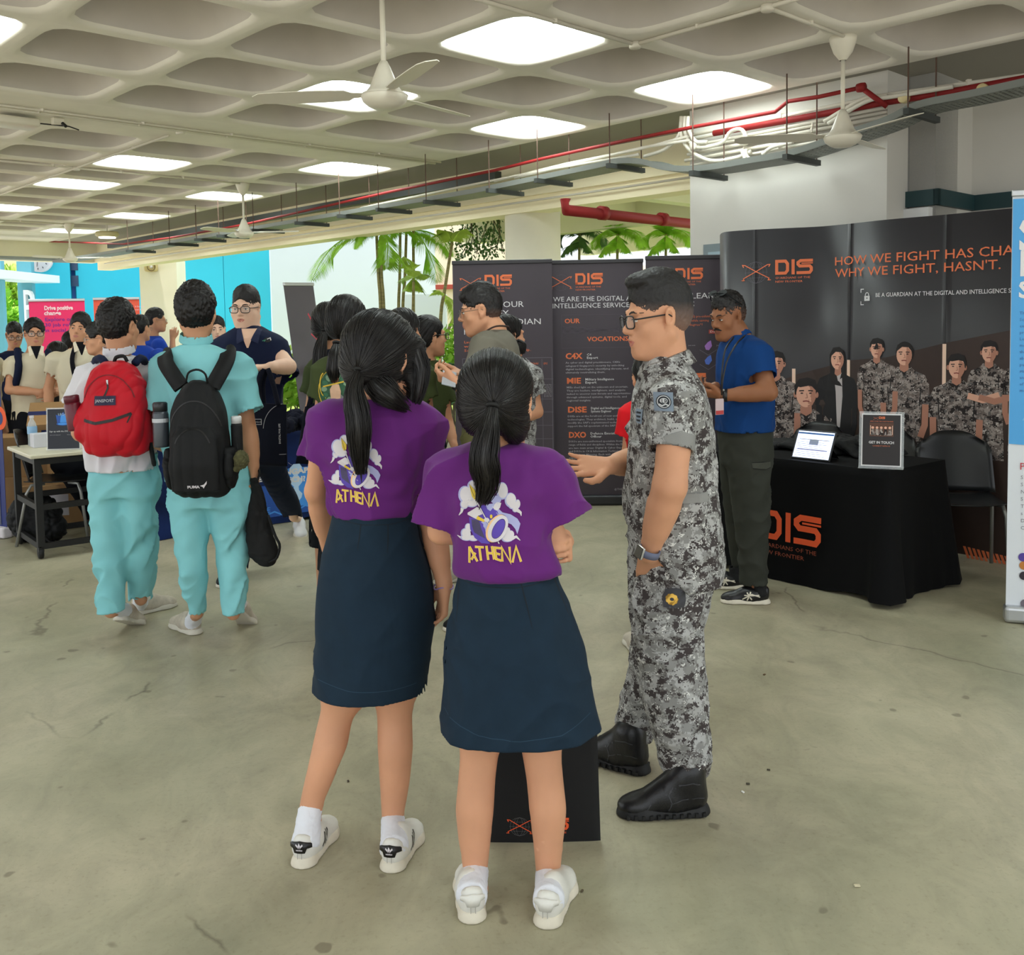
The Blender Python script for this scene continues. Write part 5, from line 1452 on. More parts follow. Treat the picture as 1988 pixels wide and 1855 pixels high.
def emblem(P, k=1.0):
    """spear and shield figure among clouds; coordinates in the 1746x1855 study crop, origin centre, y up"""
    S = .166/1340*k
    q = lambda pts: [((x-720)*S, (1000-y)*S) for x, y in pts]
    def cloud(blobs, tail):
        for x, y, r, ry in blobs: P.disc((x-720)*S, (1000-y)*S, r*S*1.1, m_prlil, 0, ry*S*1.1)
        for x, y, r, ry in blobs: P.disc((x-720+r*.12)*S, (1000-y+r*.06)*S, r*S*.94, m_prwhite, 1, ry*S*.94)
        P.stroke(q(tail), 46*S, m_prwhite, 1, taper=(1.6, 1, .3))
    cloud([(240, 280, 140, 165), (400, 110, 110, 120), (350, 420, 150, 100), (210, 480, 80, 90)], [(170, 560), (150, 640), (90, 720)])
    cloud([(1010, 200, 110, 160), (1180, 390, 110, 140), (1230, 500, 90, 80), (1330, 480, 50, 90), (1280, 590, 60, 60)], [(1330, 620), (1390, 670), (1400, 740)])
    cloud([(230, 1100, 100, 110), (290, 970, 70, 90), (230, 1190, 110, 60), (380, 1190, 110, 60)], [(180, 1210), (110, 1190), (40, 1170)])
    cloud([(1070, 1130, 100, 110), (1170, 1110, 70, 80), (1110, 1190, 110, 60), (1110, 1020, 50, 60)], [(1200, 1190), (1290, 1160), (1370, 1240)])
    # cape / hair
    P.poly(q([(930, 560), (1010, 640), (1180, 690), (1320, 790), (1380, 900), (1350, 1000), (1310, 1110), (1270, 1000), (1190, 900), (1100, 860), (960, 760), (880, 640)]), m_prlil, 2)
    P.poly(q([(900, 420), (990, 440), (960, 540), (900, 600), (840, 570), (800, 500)]), m_prwhite, 3)
    P.disc((880-720)*S, (1000-370)*S, 110*S, m_prlil, 3, 85*S)
    P.poly(q([(660, 460), (850, 440), (830, 520), (760, 600), (700, 560)]), m_prlil, 3)
    # body and skirt
    P.poly(q([(560, 480), (720, 470), (900, 600), (960, 760), (800, 960), (700, 1180), (600, 1000), (520, 760)]), m_prviol, 2)
    P.poly(q([(310, 740), (560, 760), (640, 960), (740, 1290), (560, 1280), (420, 1180), (330, 1000)]), m_prviol, 3)
    P.poly(q([(360, 780), (520, 790), (570, 1000), (640, 1180), (500, 1110), (410, 1060), (370, 920)]), m_cocoa, 4)
    P.poly(q([(560, 830), (760, 780), (860, 760), (760, 960), (680, 1180), (640, 1020)]), m_prlil, 3)
    P.poly(q([(480, 510), (570, 560), (620, 650), (500, 700), (470, 770), (280, 690), (280, 650), (380, 580)]), m_prwhite, 4)
    P.poly(q([(490, 700), (660, 790), (620, 830), (460, 770)]), m_prgold, 5)
    P.disc((680-720)*S, (1000-780)*S, 55*S, m_prwhite, 6, 45*S)
    P.disc((775-720)*S, (1000-710)*S, 28*S, m_prgold, 6, 42*S)
    # spear
    P.stroke(q([(480, 400), (930, 1280)]), 34*S, m_prdark, 5); P.stroke(q([(480, 400), (930, 1280)]), 22*S, m_prwhite, 6)
    P.poly(q([(318, 50), (480, 210), (490, 320), (430, 360), (380, 290)]), m_prgold, 7); P.stroke(q([(318, 50), (455, 350)]), 8*S, m_prdark, 8)
    # shield
    rot = .50
    cx, cy = (900-720)*S, (1000-970)*S
    P.disc(cx-14*S, cy, 200*S, m_prdark, 8, 320*S, 32, -rot); P.disc(cx-22*S, cy+4*S, 192*S, m_prpeach, 9, 312*S, 32, -rot)
    P.disc(cx+10*S, cy, 182*S, m_prwhite, 10, 300*S, 32, -rot); P.disc(cx+22*S, cy, 112*S, m_prdark, 11, 226*S, 28, -rot); P.disc(cx+22*S, cy, 104*S, m_prviol, 12, 216*S, 28, -rot)
    # lettering
    L = 105*S
    def glyph(ch, x0, x1, y0, y1, y0r, y1r):
        H = lambda f, t: ((x0+(x1-x0)*f-720)*S, (1000-((y0+(y0r-y0)*f)*(t)+(y1+(y1r-y1)*f)*(1-t)))*S)
        w = 30*S
        G = {'A': [[(.08, 0), (.12, 1)], [(.12, 1), (.95, .08)], [(.3, .2), (.75, .62)]], 'T': [[(0, .92), (1, .92)], [(.5, .9), (.66, 0)]],
             'H': [[(.12, 1), (.3, 0)], [(.72, 1), (.95, 0)], [(.2, .5), (.8, .46)]], 'E': [[(1, .9), (.05, .93), (.25, .06), (1, .02)], [(.2, .5), (.85, .45)]],
             'N': [[(.1, 0), (.08, .98), (.9, .02), (.82, 1)]], 'V': [[(.05, 0), (.45, .96), (.95, 0)]]}[ch]
        for st in G:
            p = [H(*z) for z in st]; P.stroke(p, w*1.7, m_prpeach, 3); P.stroke(p, w, m_prgold, 4)
    for ch, x0, x1, y0, y1, y0r, y1r in (('A', 280, 480, 1370, 1720, 1350, 1690), ('T', 420, 610, 1340, 1660, 1340, 1640), ('H', 640, 830, 1330, 1630, 1340, 1620), ('E', 830, 970, 1350, 1620, 1350, 1650), ('N', 970, 1180, 1360, 1660, 1350, 1680), ('V', 1190, 1390, 1350, 1680, 1350, 1680)):
        glyph(ch, x0, x1, y0, y1, y0r, y1r)


def heel_tab(colr, stripes=None, mark=False):
    def f(S, o):
        """padded heel patch, side stripes and seam lines pressed on the shoe"""
        def wrap(th, z, off=0):   # th around the heel, 0 = straight back
            r = .0405+off; return S.w(-math.sin(th)*r*1.0, .040-math.cos(th)*r*1.02, z)
        th = np.linspace(-.95, .95, 15); zt = .088-.010*np.abs(th/.95)**1.2; zb = np.where(np.abs(th) < .45, .052, .066)
        v = [wrap(t, z, .0035) for t, z in zip(th, zt)]+[wrap(t, z, .0040) for t, z in zip(th, zb)]+[wrap(t, z, -.004) for t, z in zip(th, zt)]+[wrap(t, z, -.004) for t, z in zip(th, zb)]
        n = 15; F = []
        for i in range(n-1): F += [(i, i+1, n+i+1, n+i), (i, 2*n+i, 2*n+i+1, i+1), (n+i, n+i+1, 3*n+i+1, 3*n+i)]
        MB().add(v, F).obj('heel_tab', colr, o, True)
        for q in (-1, 1): MB().tube([wrap(q*.16, z, .0022) for z in (.052, .042, .033)], .0010, 5).obj('seam', mat('grey_stitch', (170, 166, 158), .8), o)
        if mark:
            P = Print(.0005, .0004)
            for sx, a in ((-.0075, .35), (0, 0), (.0075, -.35)): P.poly([(sx*.3, .000), (sx-.0035, .009), (sx*1.25, .0185-abs(sx)*.5), (sx+.0035, .009)], m_prwhite, 0)
            for k in range(3): P.rect(-.010, .0005+k*.0024, .020, .0010, colr, 1)
            P.text('adidas', 0, -.0075, .0055, m_prwhite, 'C', xs=1.0, bold=.02)
            fn = lambda u, v, w: np.array([wrap(uu/.0405, .068+vv, .0046+ww) for uu, vv, ww in zip(u, v, w)])
            P.obj('lettering', fn, o)
        if stripes:
            for q in (-1, 1):
                P = Print(.0008, 0)
                for k in range(3): P.stroke([(.100+.017*k, .062), (.090+.017*k, .046), (.074+.017*k, .030)], .0075, stripes)
                P.obj('stripe', proj_fn([o], S.w(0, 0, 0), S.R[:, 1], S.R[:, 0]*q, S.R[:, 2]), o, .008)
    return f

def skirt_details(g, D, darts, hem, waist):
    """darts, waistband seam, hem stitching following the cloth"""
    ob = g['bottom']; c = W(*waist[0], D); fn = proj_fn([ob], (0, D, 0), (1, 0, 0), (0, -1, 0))
    m = mat('dark_seam_thread', (12, 24, 34), .9)
    def pt(px, py):
        p = W(px, py, D-.12); return p[0], p[2]
    P = Print(.0006, .0)
    for a, b in darts: P.stroke([pt(*a), pt((a[0]+b[0])/2+.5, (a[1]+b[1])/2), pt(*b)], .0032, m, taper=(1, 1, .3))
    P.stroke([pt(*q) for q in waist], .0022, m); P.stroke([pt(*q) for q in hem], .0018, mat('hem_thread', (34, 62, 82), .9))
    P.obj('seam', fn, ob, .012)

# ---- girl in the middle
g2 = person('girl seen from behind with low ponytail, purple printed shirt, plain white sneakers, beside the soldier', 2.62,
    dict(c=(966, 786), dy=0, yaw=22, pitch=-4, s=1.08, nr=.046), 'light',
    dict(kind='pony', knot=(957, 784, -.122), tail=[(950, 830, -.150), (940, 890, -.165), (946, 940, -.150), (930, 990, -.135)], rad=[.012, .022, .034, .037, .030, .010], n=1300, tn=560, inf=.014, sr=.0012, tr=.0012, kr=.014,
         extra=lambda V, h: (V.ell(h.w(.052, -.012, -.040), np.array([.036, .062, .062]), h.R, .02), V.ell(h.w(-.050, -.020, -.030), np.array([.034, .055, .052]), h.R, .02), V.ell(h.w(0, -.075, -.03), np.array([.055, .035, .055]), h.R, .02))),
    top=dict(mat=m_purple, rows=[(912, 856, 1012, .062, .02), (880, 872, 1040, .088, .02), (856, 888, 1066, .105, .015), (846, 912, 1082, .115, .01), (850, 950, 1078, .118, 0), (868, 990, 1062, .118, 0), (876, 1030, 1066, .118, 0), (876, 1065, 1078, .122, 0), (878, 1095, 1092, .124, 0), (884, 1114, 1084, .116, 0)],
        sleeves=[((872, 915, .0), (843, 1022, -.01), .060, .064), ((1058, 912, .0), (1096, 1008, .0), .060, .074)], neck=(.052, .03), wr=(.0135, 8), seed=11, sk=.035),
    arms=[dict(pts=[(868, 930, 0), (858, 1030, .02), (1098, 1052, .10)], r=(.043, .036, .024), hand=dict(d=(.05, -1, -.05), n=(-1, -.05, 0), side=-1, s=.92, curl=(.62, .62, .66, .7), thumb=.4)),
          dict(pts=[(1062, 925, 0), (1066, 1048, .02), (1000, 1062, .22)], r=(.043, .036, .028))],
    legs=[[(890, 1400, 985, .065, .01), (893, 1470, 967, .050, 0), (890, 1510, 962, .049, -.003), (884, 1570, 959, .053, -.01), (890, 1630, 953, .043, -.010), (899, 1690, 947, .032, -.006), (903, 1735, 946, .031, -.004)],
          [(1003, 1400, 1094, .065, .01), (1015, 1470, 1090, .050, 0), (1022, 1510, 1093, .049, -.003), (1027, 1570, 1100, .053, -.01), (1035, 1635, 1094, .043, -.008), (1041, 1700, 1087, .032, 0), (1044, 1745, 1086, .031, 0)]],
    bottom=dict(kind='skirt', mat=m_navyskirt, folds=(5, .018, .6, [1, .9, .6, .2, 0]), rows=[(888, 1098, 1078, .112, 0), (888, 1120, 1082, .116, 0), (880, 1160, 1098, .124, 0), (869, 1210, 1118, .132, 0), (862, 1260, 1134, .138, 0), (859, 1320, 1144, .144, 0), (856, 1370, 1154, .148, 0), (854, 1418, 1165, .152, 0)], wr=(.0045, 6)),
    shoes=[dict(p=(919, 1795), yaw=-7, L=.245, up=m_leather, sole=m_rubber, lace=m_leather, sock=(924, 1690, -.006), deco=heel_tab(m_leather)), dict(p=(1059, 1805), yaw=14, L=.25, up=m_leather, sole=m_rubber, lace=m_leather, sock=(1064, 1700, 0), deco=heel_tab(m_leather))], socks=m_socks)
skirt_details(g2, 2.62, [((888, 1128), (884, 1218)), ((1010, 1128), (1034, 1222)), ((1072, 1122), (1108, 1210))], [(858, 1398), (930, 1425), (1010, 1432), (1090, 1424), (1150, 1402)], [(890, 1136), (930, 1142), (1000, 1143), (1078, 1134)])
P = Print(.0018, .0004); emblem(P, 1.0)
c = W(949, 1021, 2.5); P.obj('emblem', proj_fn([g2['top']], (c[0], 2.5, c[2]-.01), (1, 0, 0), (0, -1, 0)), g2['top'], .012)

# ---- girl on the left
g1 = person('taller girl seen from behind with long ponytail, purple shirt, white sneakers with black heel patches', 2.87,
    dict(c=(741, 704), dy=0, yaw=42, pitch=-10, s=1.10, nr=.046), 'light',
    dict(kind='pony', knot=(700, 716, -.10), tail=[(688, 760, -.135), (696, 815, -.150), (698, 875, -.145), (702, 938, -.135)], rad=[.014, .024, .034, .034, .026, .010], n=1300, tn=560, inf=.014, sr=.0012, tr=.0012, kr=.015,
         extra=lambda V, h: (V.ell(h.w(.050, -.010, -.02), np.array([.034, .055, .050]), h.R, .02), V.ell(h.w(-.052, -.015, -.040), np.array([.034, .055, .055]), h.R, .02), V.cap(h.w(.062, .060, .05), h.w(.072, .055, -.11), .030, .012, .03), V.ell(h.w(0, -.075, -.03), np.array([.055, .035, .055]), h.R, .02))),
    top=dict(mat=m_purple, rows=[(705, 762, 778, .06, .02), (672, 772, 800, .08, .02), (640, 790, 826, .10, .015), (622, 830, 838, .112, .01), (622, 870, 834, .116, 0), (632, 910, 822, .116, 0), (640, 950, 810, .118, 0), (640, 978, 812, .118, 0), (648, 998, 806, .112, 0)],
        sleeves=[((640, 815, 0), (614, 895, -.01), .062, .052), ((818, 826, .01), (832, 948, .02), .062, .060)], neck=(.052, .03), wr=(.0135, 8), seed=23, sk=.035),
    arms=[dict(pts=[(632, 830, .01), (612, 955, .10), (640, 1070, .24)], r=(.039, .030, .024)),
          dict(pts=[(815, 850, .01), (838, 1010, .03), (863, 1138, .0)], r=(.041, .035, .025), hand=dict(d=(-.13, .1, -1), n=(-.9, -.35, .1), side=1, s=.92, curl=(.25, .35, .4, .5), thumb=.3))],
    legs=[[(622, 1330, 715, .062, .01), (627, 1362, 696, .052, 0), (618, 1400, 684, .050, 0), (606, 1450, 674, .054, -.01), (594, 1505, 652, .048, -.015), (583, 1555, 630, .035, -.015), (578, 1600, 622, .032, -.02)],
          [(724, 1330, 810, .062, .01), (730, 1362, 801, .051, 0), (733, 1400, 800, .050, 0), (733, 1450, 802, .054, -.01), (737, 1515, 796, .046, -.01), (741, 1580, 785, .033, 0), (742, 1620, 784, .032, 0)]],
    bottom=dict(kind='skirt', mat=m_navyskirt, folds=(4, .015, 2.1, [1, .8, .5, .2, 0]), rows=[(649, 985, 804, .112, 0), (645, 1005, 806, .114, 0), (632, 1050, 818, .124, 0), (622, 1100, 832, .132, 0), (616, 1150, 840, .136, 0), (613, 1200, 844, .140, 0), (611, 1250, 838, .140, 0), (610, 1300, 832, .140, 0), (609, 1340, 827, .140, 0)], wr=(.0045, 6)),
    shoes=[dict(p=(583, 1688), yaw=9, L=.25, up=m_leather, sole=m_rubber, lace=m_leather, sock=(602, 1572, -.02), deco=heel_tab(m_black_leather, m_black_leather, True)), dict(p=(757, 1696), yaw=10, L=.25, up=m_leather, sole=m_rubber, lace=m_leather, sock=(763, 1592, 0), deco=heel_tab(m_black_leather, m_black_leather, True))], socks=m_socks)
skirt_details(g1, 2.87, [((752, 1022), (752, 1076)), ((700, 1020), (694, 1070))], [(612, 1328), (680, 1338), (760, 1340), (806, 1336)], [(650, 1012), (700, 1020), (760, 1021), (804, 1014)])
P = Print(.0018, .0004); emblem(P, .92)
c = W(687, 921, 2.76); xt = unit((1, 0, -.09)); P.obj('emblem', proj_fn([g1['top']], (c[0], 2.76, c[2]-.008), xt, (0, -1, 0), unit((.09, 0, 1))), g1['top'], .012)
tail(W(712, 722, 2.80), [W(732, 748, 2.78), W(762, 772, 2.76), W(800, 800, 2.79)], g1['root'], [.016, .036, .042, .030, .008], 300, 9, .0012, 'hair_lock')
tail(g1['head'].w(.070, .05, .04), [g1['head'].w(.086, .062, -.01), g1['head'].w(.088, .062, -.07), g1['head'].w(.080, .055, -.13)], g1['root'], [.030, .030, .022, .008], 220, 12, .0011, 'hair_lock')
a_ = W(861, 1140, 2.87); MB().tube([a_+np.array([.029*math.cos(t), .024*math.sin(t), .004*math.sin(t*3)]) for t in np.linspace(0, 2*PI, 20)], .0022, 6).obj('bracelet', mat('lilac_bead_bracelet', (150, 130, 190), .3), g1['root'], True)

# ---- soldier
def boot_marks(S, o):
    m = mat('boot_seam_grey', (52, 52, 56), .5)
    for q in (-1, 1):
        P = Print(.0012, .0003)
        P.stroke([(.135, .030), (.125, .055), (.135, .080), (.120, .105)], .0035, m).stroke([(.02, .064), (.04, .070), (.09, .066), (.13, .052)], .003, m).stroke([(.035, .112), (.06, .120), (.10, .112)], .004, m)
        P.stroke([(.205, .030), (.190, .050), (.186, .065)], .003, m)
        for k in range(4): P.disc(.142-.014*k, .082+.010*k, .0035, m, 1, n=8)
        P.obj('seam', proj_fn([o], S.w(0, 0, 0), S.R[:, 1], S.R[:, 0]*q, S.R[:, 2]), o, .01)
    for q in (-1, 1):
        for k in range(11):
            MB().box(S.w(q*(.040+.006*math.sin(k/10*PI)), .02+k*.022, .012), (.012, .010, .012), S.R).obj('tread', m_blk_rub, o)
m_camo = camo_mat('grey_pixel_camouflage')
m_velcro = mat('grey_velcro', (142, 142, 140), .95, bump=.3, bscale=700)
DS = 3.16
def jacket_cut(V, lo, hi):
    # front of the jacket opens at the throat
    V.cap(W(1236, 742, DS), W(1252, 700, DS), .030, .036, .01, 'sub')
def jacket_more(V):
    V.loft([wrow(DS, 1238, 728, 1350, .07, 0), wrow(DS, 1258, 690, 1334, .055, .0)], .02)
    for (a, b, r) in (((1225, 860, -.10), (1300, 905, -.19), .010), ((1300, 1000, -.17), (1380, 960, -.12), .012), ((1370, 850, -.10), (1340, 940, -.17), .012)):
        V.cap(W(a[0], a[1], DS+a[2]), W(b[0], b[1], DS+b[2]), r, r, .02)
def jacket_hem(V, lo, hi):
    jacket_cut(V, lo, hi)
    V.plane(W(1225, 1022, DS-.1), np.cross(unit(W(1310, 1124, DS)-W(1225, 1022, DS)), (0, -1, 0)), lo, np.array([W(1318, 1100, DS)[0], hi[1], hi[2]]))
so = person('young soldier in grey pixel camouflage uniform and black boots, glasses, gesturing with one hand', DS,
    dict(c=(1279, 620), dy=0, yaw=-103, pitch=-7, roll=0, s=1.08, nr=.058, jaw=1.10, glasses='black', mouth=1), 'light',
    dict(kind='short', top=.022, side=.002, amp=.0022, sc=75, back=-.055, fade=(-.03, .055, (132, 104, 92)), extra=lambda V, h: V.ell(h.w(0, .038, .118), np.array([.066, .054, .032]), h.R@Rx_(.05), .012)),
    top=dict(name='jacket', mat=m_camo, rows=[(1262, 690, 1330, .055, .0), (1248, 722, 1348, .10, 0), (1236, 755, 1362, .165, 0), (1228, 800, 1374, .195, 0), (1222, 850, 1380, .200, 0), (1217, 900, 1384, .195, 0), (1213, 950, 1387, .19, 0), (1212, 1000, 1392, .19, 0), (1213, 1050, 1399, .192, 0), (1218, 1090, 1402, .19, 0), (1222, 1126, 1400, .185, 0)],
        sleeves=[((1312, 775, -.165), (1302, 872, -.205), .075, .070), ((1300, 780, .16), (1245, 850, .22), .072, .068)], wr=(.009, 9, .9), seed=5, cut=jacket_hem, more=jacket_more, neck=(.058, .045)),
    arms=[dict(pts=[(1318, 770, -.17), (1300, 945, -.245), (1259, 1076, -.168)], r=(.056, .050, .031), hand=dict(d=(.08, .8, -1), n=(0, 1, .5), side=1, s=1.0, curl=(.2, .2, .2, .2), thumb=.3)),
          dict(pts=[(1300, 780, .17), (1238, 895, .22), (1180, 905, .0)], r=(.056, .046, .029), hand=dict(d=(-1, -.25, .06), n=(.05, -.75, .55), side=-1, s=1.02, curl=(.06, .10, .14, .2), thumb=.85, spread=.10))],
    bottom=dict(kind='trousers', mat=m_camo, hip=[(1216, 985, 1388, .165, 0), (1220, 1050, 1392, .17, 0), (1222, 1100, 1388, .175, 0), (1223, 1150, 1378, .17, 0), (1224, 1190, 1368, .16, 0)],
        legs=[[(1224, 1160, 1370, .105, -.07), (1228, 1230, 1366, .10, -.08), (1236, 1290, 1367, .095, -.09), (1246, 1356, 1374, .09, -.10), (1262, 1410, 1377, .088, -.10), (1274, 1450, 1380, .088, -.10), (1279, 1480, 1380, .088, -.09), (1288, 1502, 1376, .075, -.08)],
              [(1228, 1160, 1350, .105, .10), (1227, 1240, 1340, .10, .12), (1218, 1320, 1300, .09, .16), (1198, 1372, 1275, .085, .20), (1194, 1404, 1272, .085, .21), (1208, 1430, 1270, .075, .21)]], wr=(.009, 12, .9), k=.03),
    shoes=[dict(p=(1374, 1576), yaw=-93, L=.295, up=m_black_leather, sole=m_blk_rub, kind='boot', lace=m_blk_rub, deco=lambda S, o: boot_marks(S, o)), dict(p=(1258, 1503), yaw=-56, L=.295, up=m_black_leather, sole=m_blk_rub, kind='boot', lace=m_blk_rub, deco=lambda S, o: boot_marks(S, o))])
def on(px, py, y, x=(1, 0, 0), n=(0, -1, 0), z=(0, 0, 1), obs=None):
    c = W(px, py, y); d = unit(ray(px, py)); best = None
    for ob in obs:
        co = np.empty(len(ob.data.vertices)*3, F32); ob.data.vertices.foreach_get('co', co)
        r = BVHTree.FromPolygons([Vector(q) for q in co.reshape(-1, 3).tolist()], [tuple(p.vertices) for p in ob.data.polygons]).ray_cast(Vector(CAM), Vector(d))
        if r[0] is not None and (best is None or r[3] < best[1]): best = (np.array(r[0]), r[3])
    if best: c = best[0]
    return proj_fn(obs, c, x, n, z)
jk = so['top']
# sleeve badge, cuff strap, waist tab, name tape, thigh badge
P = Print(.004, .0006); P.poly([(-.026, -.028), (.026, -.028), (.027, .028), (-.027, .028)], mat('badge_blue_grey', (128, 142, 158), .8)).disc(0, 0, .021, mat('badge_dark', (34, 38, 44), .8), 1).disc(0, 0, .0185, mat('badge_pale', (206, 208, 210), .7), 2).disc(0, 0, .016, mat('badge_dark', (34, 38, 44), .8), 3)
P.disc(0, .003, .011, mat('badge_pale', (206, 208, 210), .7), 4, .008).stroke([(-.014, -.007), (-.005, -.012), (.005, -.007), (.014, -.012)], .004, mat('badge_pale', (206, 208, 210), .7), 4).stroke([(-.005, .008), (-.005, -.002), (0, -.004)], .002, mat('badge_dark', (34, 38, 44), .8), 5).stroke([(.003, -.004), (.003, .007), (.008, .005), (.008, .001), (.003, .0)], .002, mat('badge_dark', (34, 38, 44), .8), 5)
P.obj('sleeve_badge', on(1288, 780, DS-.25, obs=[jk], z=(.08, 0, 1)), jk, .012)
P = Print(.004, .0); P.poly([(-.05, .022), (.002, .038), (.050, .020), (.052, -.030), (.028, -.018), (0, -.012), (-.030, -.014)], m_velcro); P.obj('cuff_strap', on(1322, 862, DS-.28, obs=[jk]), jk, .012)
P = Print(.004, .0); P.rect(-.065, -.015, .13, .03, m_velcro); P.obj('waist_tab', on(1338, 968, DS-.25, obs=[jk]), jk, .012)
P = Print(.004, .0006); P.poly([(-.022, -.022), (.022, -.022), (.022, .022), (-.022, .022)], mat('badge_blue_grey', (128, 142, 158), .8)); P.rect(-.014, -.016, .028, .006, mat('badge_dark', (34, 38, 44), .8), 1).rect(-.014, -.004, .028, .006, mat('badge_dark', (34, 38, 44), .8), 1).rect(-.014, .008, .028, .006, mat('badge_dark', (34, 38, 44), .8), 1)
P.obj('name_tape', on(1240, 808, DS-.2, x=unit((.8, -.6, 0)), n=unit((-.6, -.8, 0)), obs=[jk]), jk, .012)
P = Print(.006, .0008); P.poly([(-.034, -.026), (.030, -.030), (.036, -.008), (.034, .022), (.006, .034), (-.026, .026), (-.036, .004)], mat('dark_grey_rubber_badge', (58, 58, 64), .6))
for k in range(9):
    P.disc(-.008+.014*math.cos(k*.7)*.9, .0+.011*math.sin(k*.7)-.002, .0065, mat('gold_badge_metal', (206, 164, 74), .3, metal=.7), 1)
P.obj('thigh_badge', on(1309, 1162, DS-.3, obs=[so['bottom']]), so['bottom'], .012)
# collar
def band(name, pts, w, th, m, parent):
    P = spline(pts, 24); T = np.gradient(P, axis=0); T /= np.linalg.norm(T, axis=1)[:, None]
    return P, T
nk = np.array(W(1296, 700, DS)); ax = unit((-.30, -.0, 1)); fr = unit((-1, -.15, -.3)); sd = np.cross(ax, fr)
v = []; n = 26
for i in range(n):
    t = math.radians(28)+(2*PI-math.radians(56))*i/(n-1); dr = fr*math.cos(t)+sd*math.sin(t)
    drop = .052*math.cos(t/2)**2*0+.050*(.5+.5*math.cos(t))**1.5
    b = nk+dr*.075-ax*(.012+drop*.2)+fr*.02*(.5+.5*math.cos(t)); v += [b-ax*.012, b+ax*.030-dr*.010, b+ax*.026+dr*.002, b-ax*.018+dr*.014]
F = []
for i in range(n-1):
    for k in range(4): F.append((i*4+k, i*4+(k+1) % 4, (i+1)*4+(k+1) % 4, (i+1)*4+k))
F += [(0, 1, 2, 3), ((n-1)*4+3, (n-1)*4+2, (n-1)*4+1, (n-1)*4)]
MB().add(v, F).obj('collar', m_camo, jk, True)
# watch
wc = W(1260, 1072, DS-.205); wa = unit(W(1300, 945, DS-.245)-W(1259, 1072, DS-.20)); u1 = unit(np.cross(wa, (0, 1, 0))); u2 = np.cross(wa, u1)
mb = MB(); n = 28; vv = []
for i in range(n):
    t = 2*PI*i/n; dr = u1*math.cos(t)+u2*math.sin(t)
    vv += [wc+dr*.0305+wa*.011, wc+dr*.034+wa*.011, wc+dr*.034-wa*.011, wc+dr*.0305-wa*.011]
F = [(i*4+k, i*4+(k+1) % 4, ((i+1) % n)*4+(k+1) % 4, ((i+1) % n)*4+k) for i in range(n) for k in range(4)]
wb = mb.add(vv, F).obj('watch', mat('slate_blue_strap', (104, 110, 134), .8), so['root'], True)
fd = unit(np.array([-.85, -.5, 0])-wa*np.dot((-.85, -.5, 0), wa)); fs = np.cross(wa, fd); Rw = np.stack([fs, wa, fd], 1)
MB().rbox(wc+fd*.036, (.034, .040, .010), .008, Rw, 3).obj('watch_case', mat('silver_case', (200, 200, 198), .25, metal=.6), wb, True)
MB().rbox(wc+fd*.0413, (.030, .036, .002), .0009, Rw).obj('watch_face', mat('black_glass', (8, 8, 10), .08), wb)

# ---- tote bag held in front of the girl
def bag_mesh(name, corners, D, th, m, label, cat, parent=None, bulge=1.0, nx=14, ny=18, seed=3, dys=(0, 0, 0, 0), root=None):
    """soft flat bag from four photo corners (tl,tr,br,bl)"""
    C = [W(c[0], c[1], D+d) for c, d in zip(corners, dys)]; V_ = []; rg = np.random.default_rng(seed)
    pts = []
    for j in range(ny+1):
        for i in range(nx+1):
            s_, t_ = i/nx, j/ny; pts.append((C[0]*(1-s_)+C[1]*s_)*(1-t_)+(C[3]*(1-s_)+C[2]*s_)*t_)
    pts = np.array(pts); S = (pts-C[0]); g = nz(pts, (9, 9, 5), seed)*.007*bulge+nz(pts, (3, 3, 12), seed+1)*.003*bulge
    ii = np.tile(np.arange(nx+1)/nx, ny+1); jj = np.repeat(np.arange(ny+1)/ny, nx+1)
    ed = (np.minimum(ii, 1-ii)*2)**.5*(np.minimum(1, np.minimum(jj+.15, (1-jj)*2)*1.5))**.5
    N_ = unit(np.cross(C[1]-C[0], C[0]-C[3])); 
    if N_[1] > 0: N_ = -N_
    A = pts+N_*(th/2*ed+.002+g*ed)[:, None]; B = pts-N_*(th/2*ed+.002-g*ed)[:, None]; k = (nx+1)*(ny+1); F = []
    for j in range(ny):
        for i in range(nx):
            a = j*(nx+1)+i; F.append((a, a+1, a+nx+2, a+nx+1)); F.append((k+a, k+a+nx+1, k+a+nx+2, k+a+1))
    E = [i for i in range(nx+1)]+[j*(nx+1)+nx for j in range(1, ny+1)]+[ny*(nx+1)+i for i in range(nx-1, -1, -1)]+[j*(nx+1) for j in range(ny-1, 0, -1)]
    for a, b in zip(E, E[1:]+E[:1]): F.append((a, k+a, k+b, b))
    me = bpy.data.meshes.new(name); me.from_pydata([tuple(p) for p in np.concatenate([A, B])], [], F)
    o = put(name, me, m, root, True)
    if label: tag(o, label, cat)
    return o, C
m_blkcloth = mat('black_bag_cloth', (15, 15, 16), .9, bump=.3, bscale=700)
m_or = mat('orange_print', (238, 92, 44), .7); m_grl = mat('faint_grey_print', (120, 120, 122), .7)
def straps(root, pts_list, w, m):
    for P in pts_list:
        P = spline(P, 16); MB().tube(P, w, 6).obj('strap', m, root, True)
bg = empty('tote_bag', W(1055, 1660, 2.86), 'black tote bag with small orange logo hanging in front of the girl near the soldier', 'bag')
o, C = bag_mesh('pouch', [(962, 1380), (1158, 1385), (1167, 1662), (948, 1645)], 2.86, .03, m_blkcloth, None, None, root=bg)
straps(bg, [[W(1000, 1385, 2.86), W(1003, 1250, 2.86), W(1006, 1120, 2.84), W(1012, 1075, 2.84)], [W(1100, 1388, 2.86), W(1070, 1250, 2.86), W(1030, 1120, 2.86), W(1014, 1075, 2.86)]], .008, m_blkcloth)
P = Print(.0015, .0006); P.logo(.0, .0, .040, m_or, m_grl, m_or)
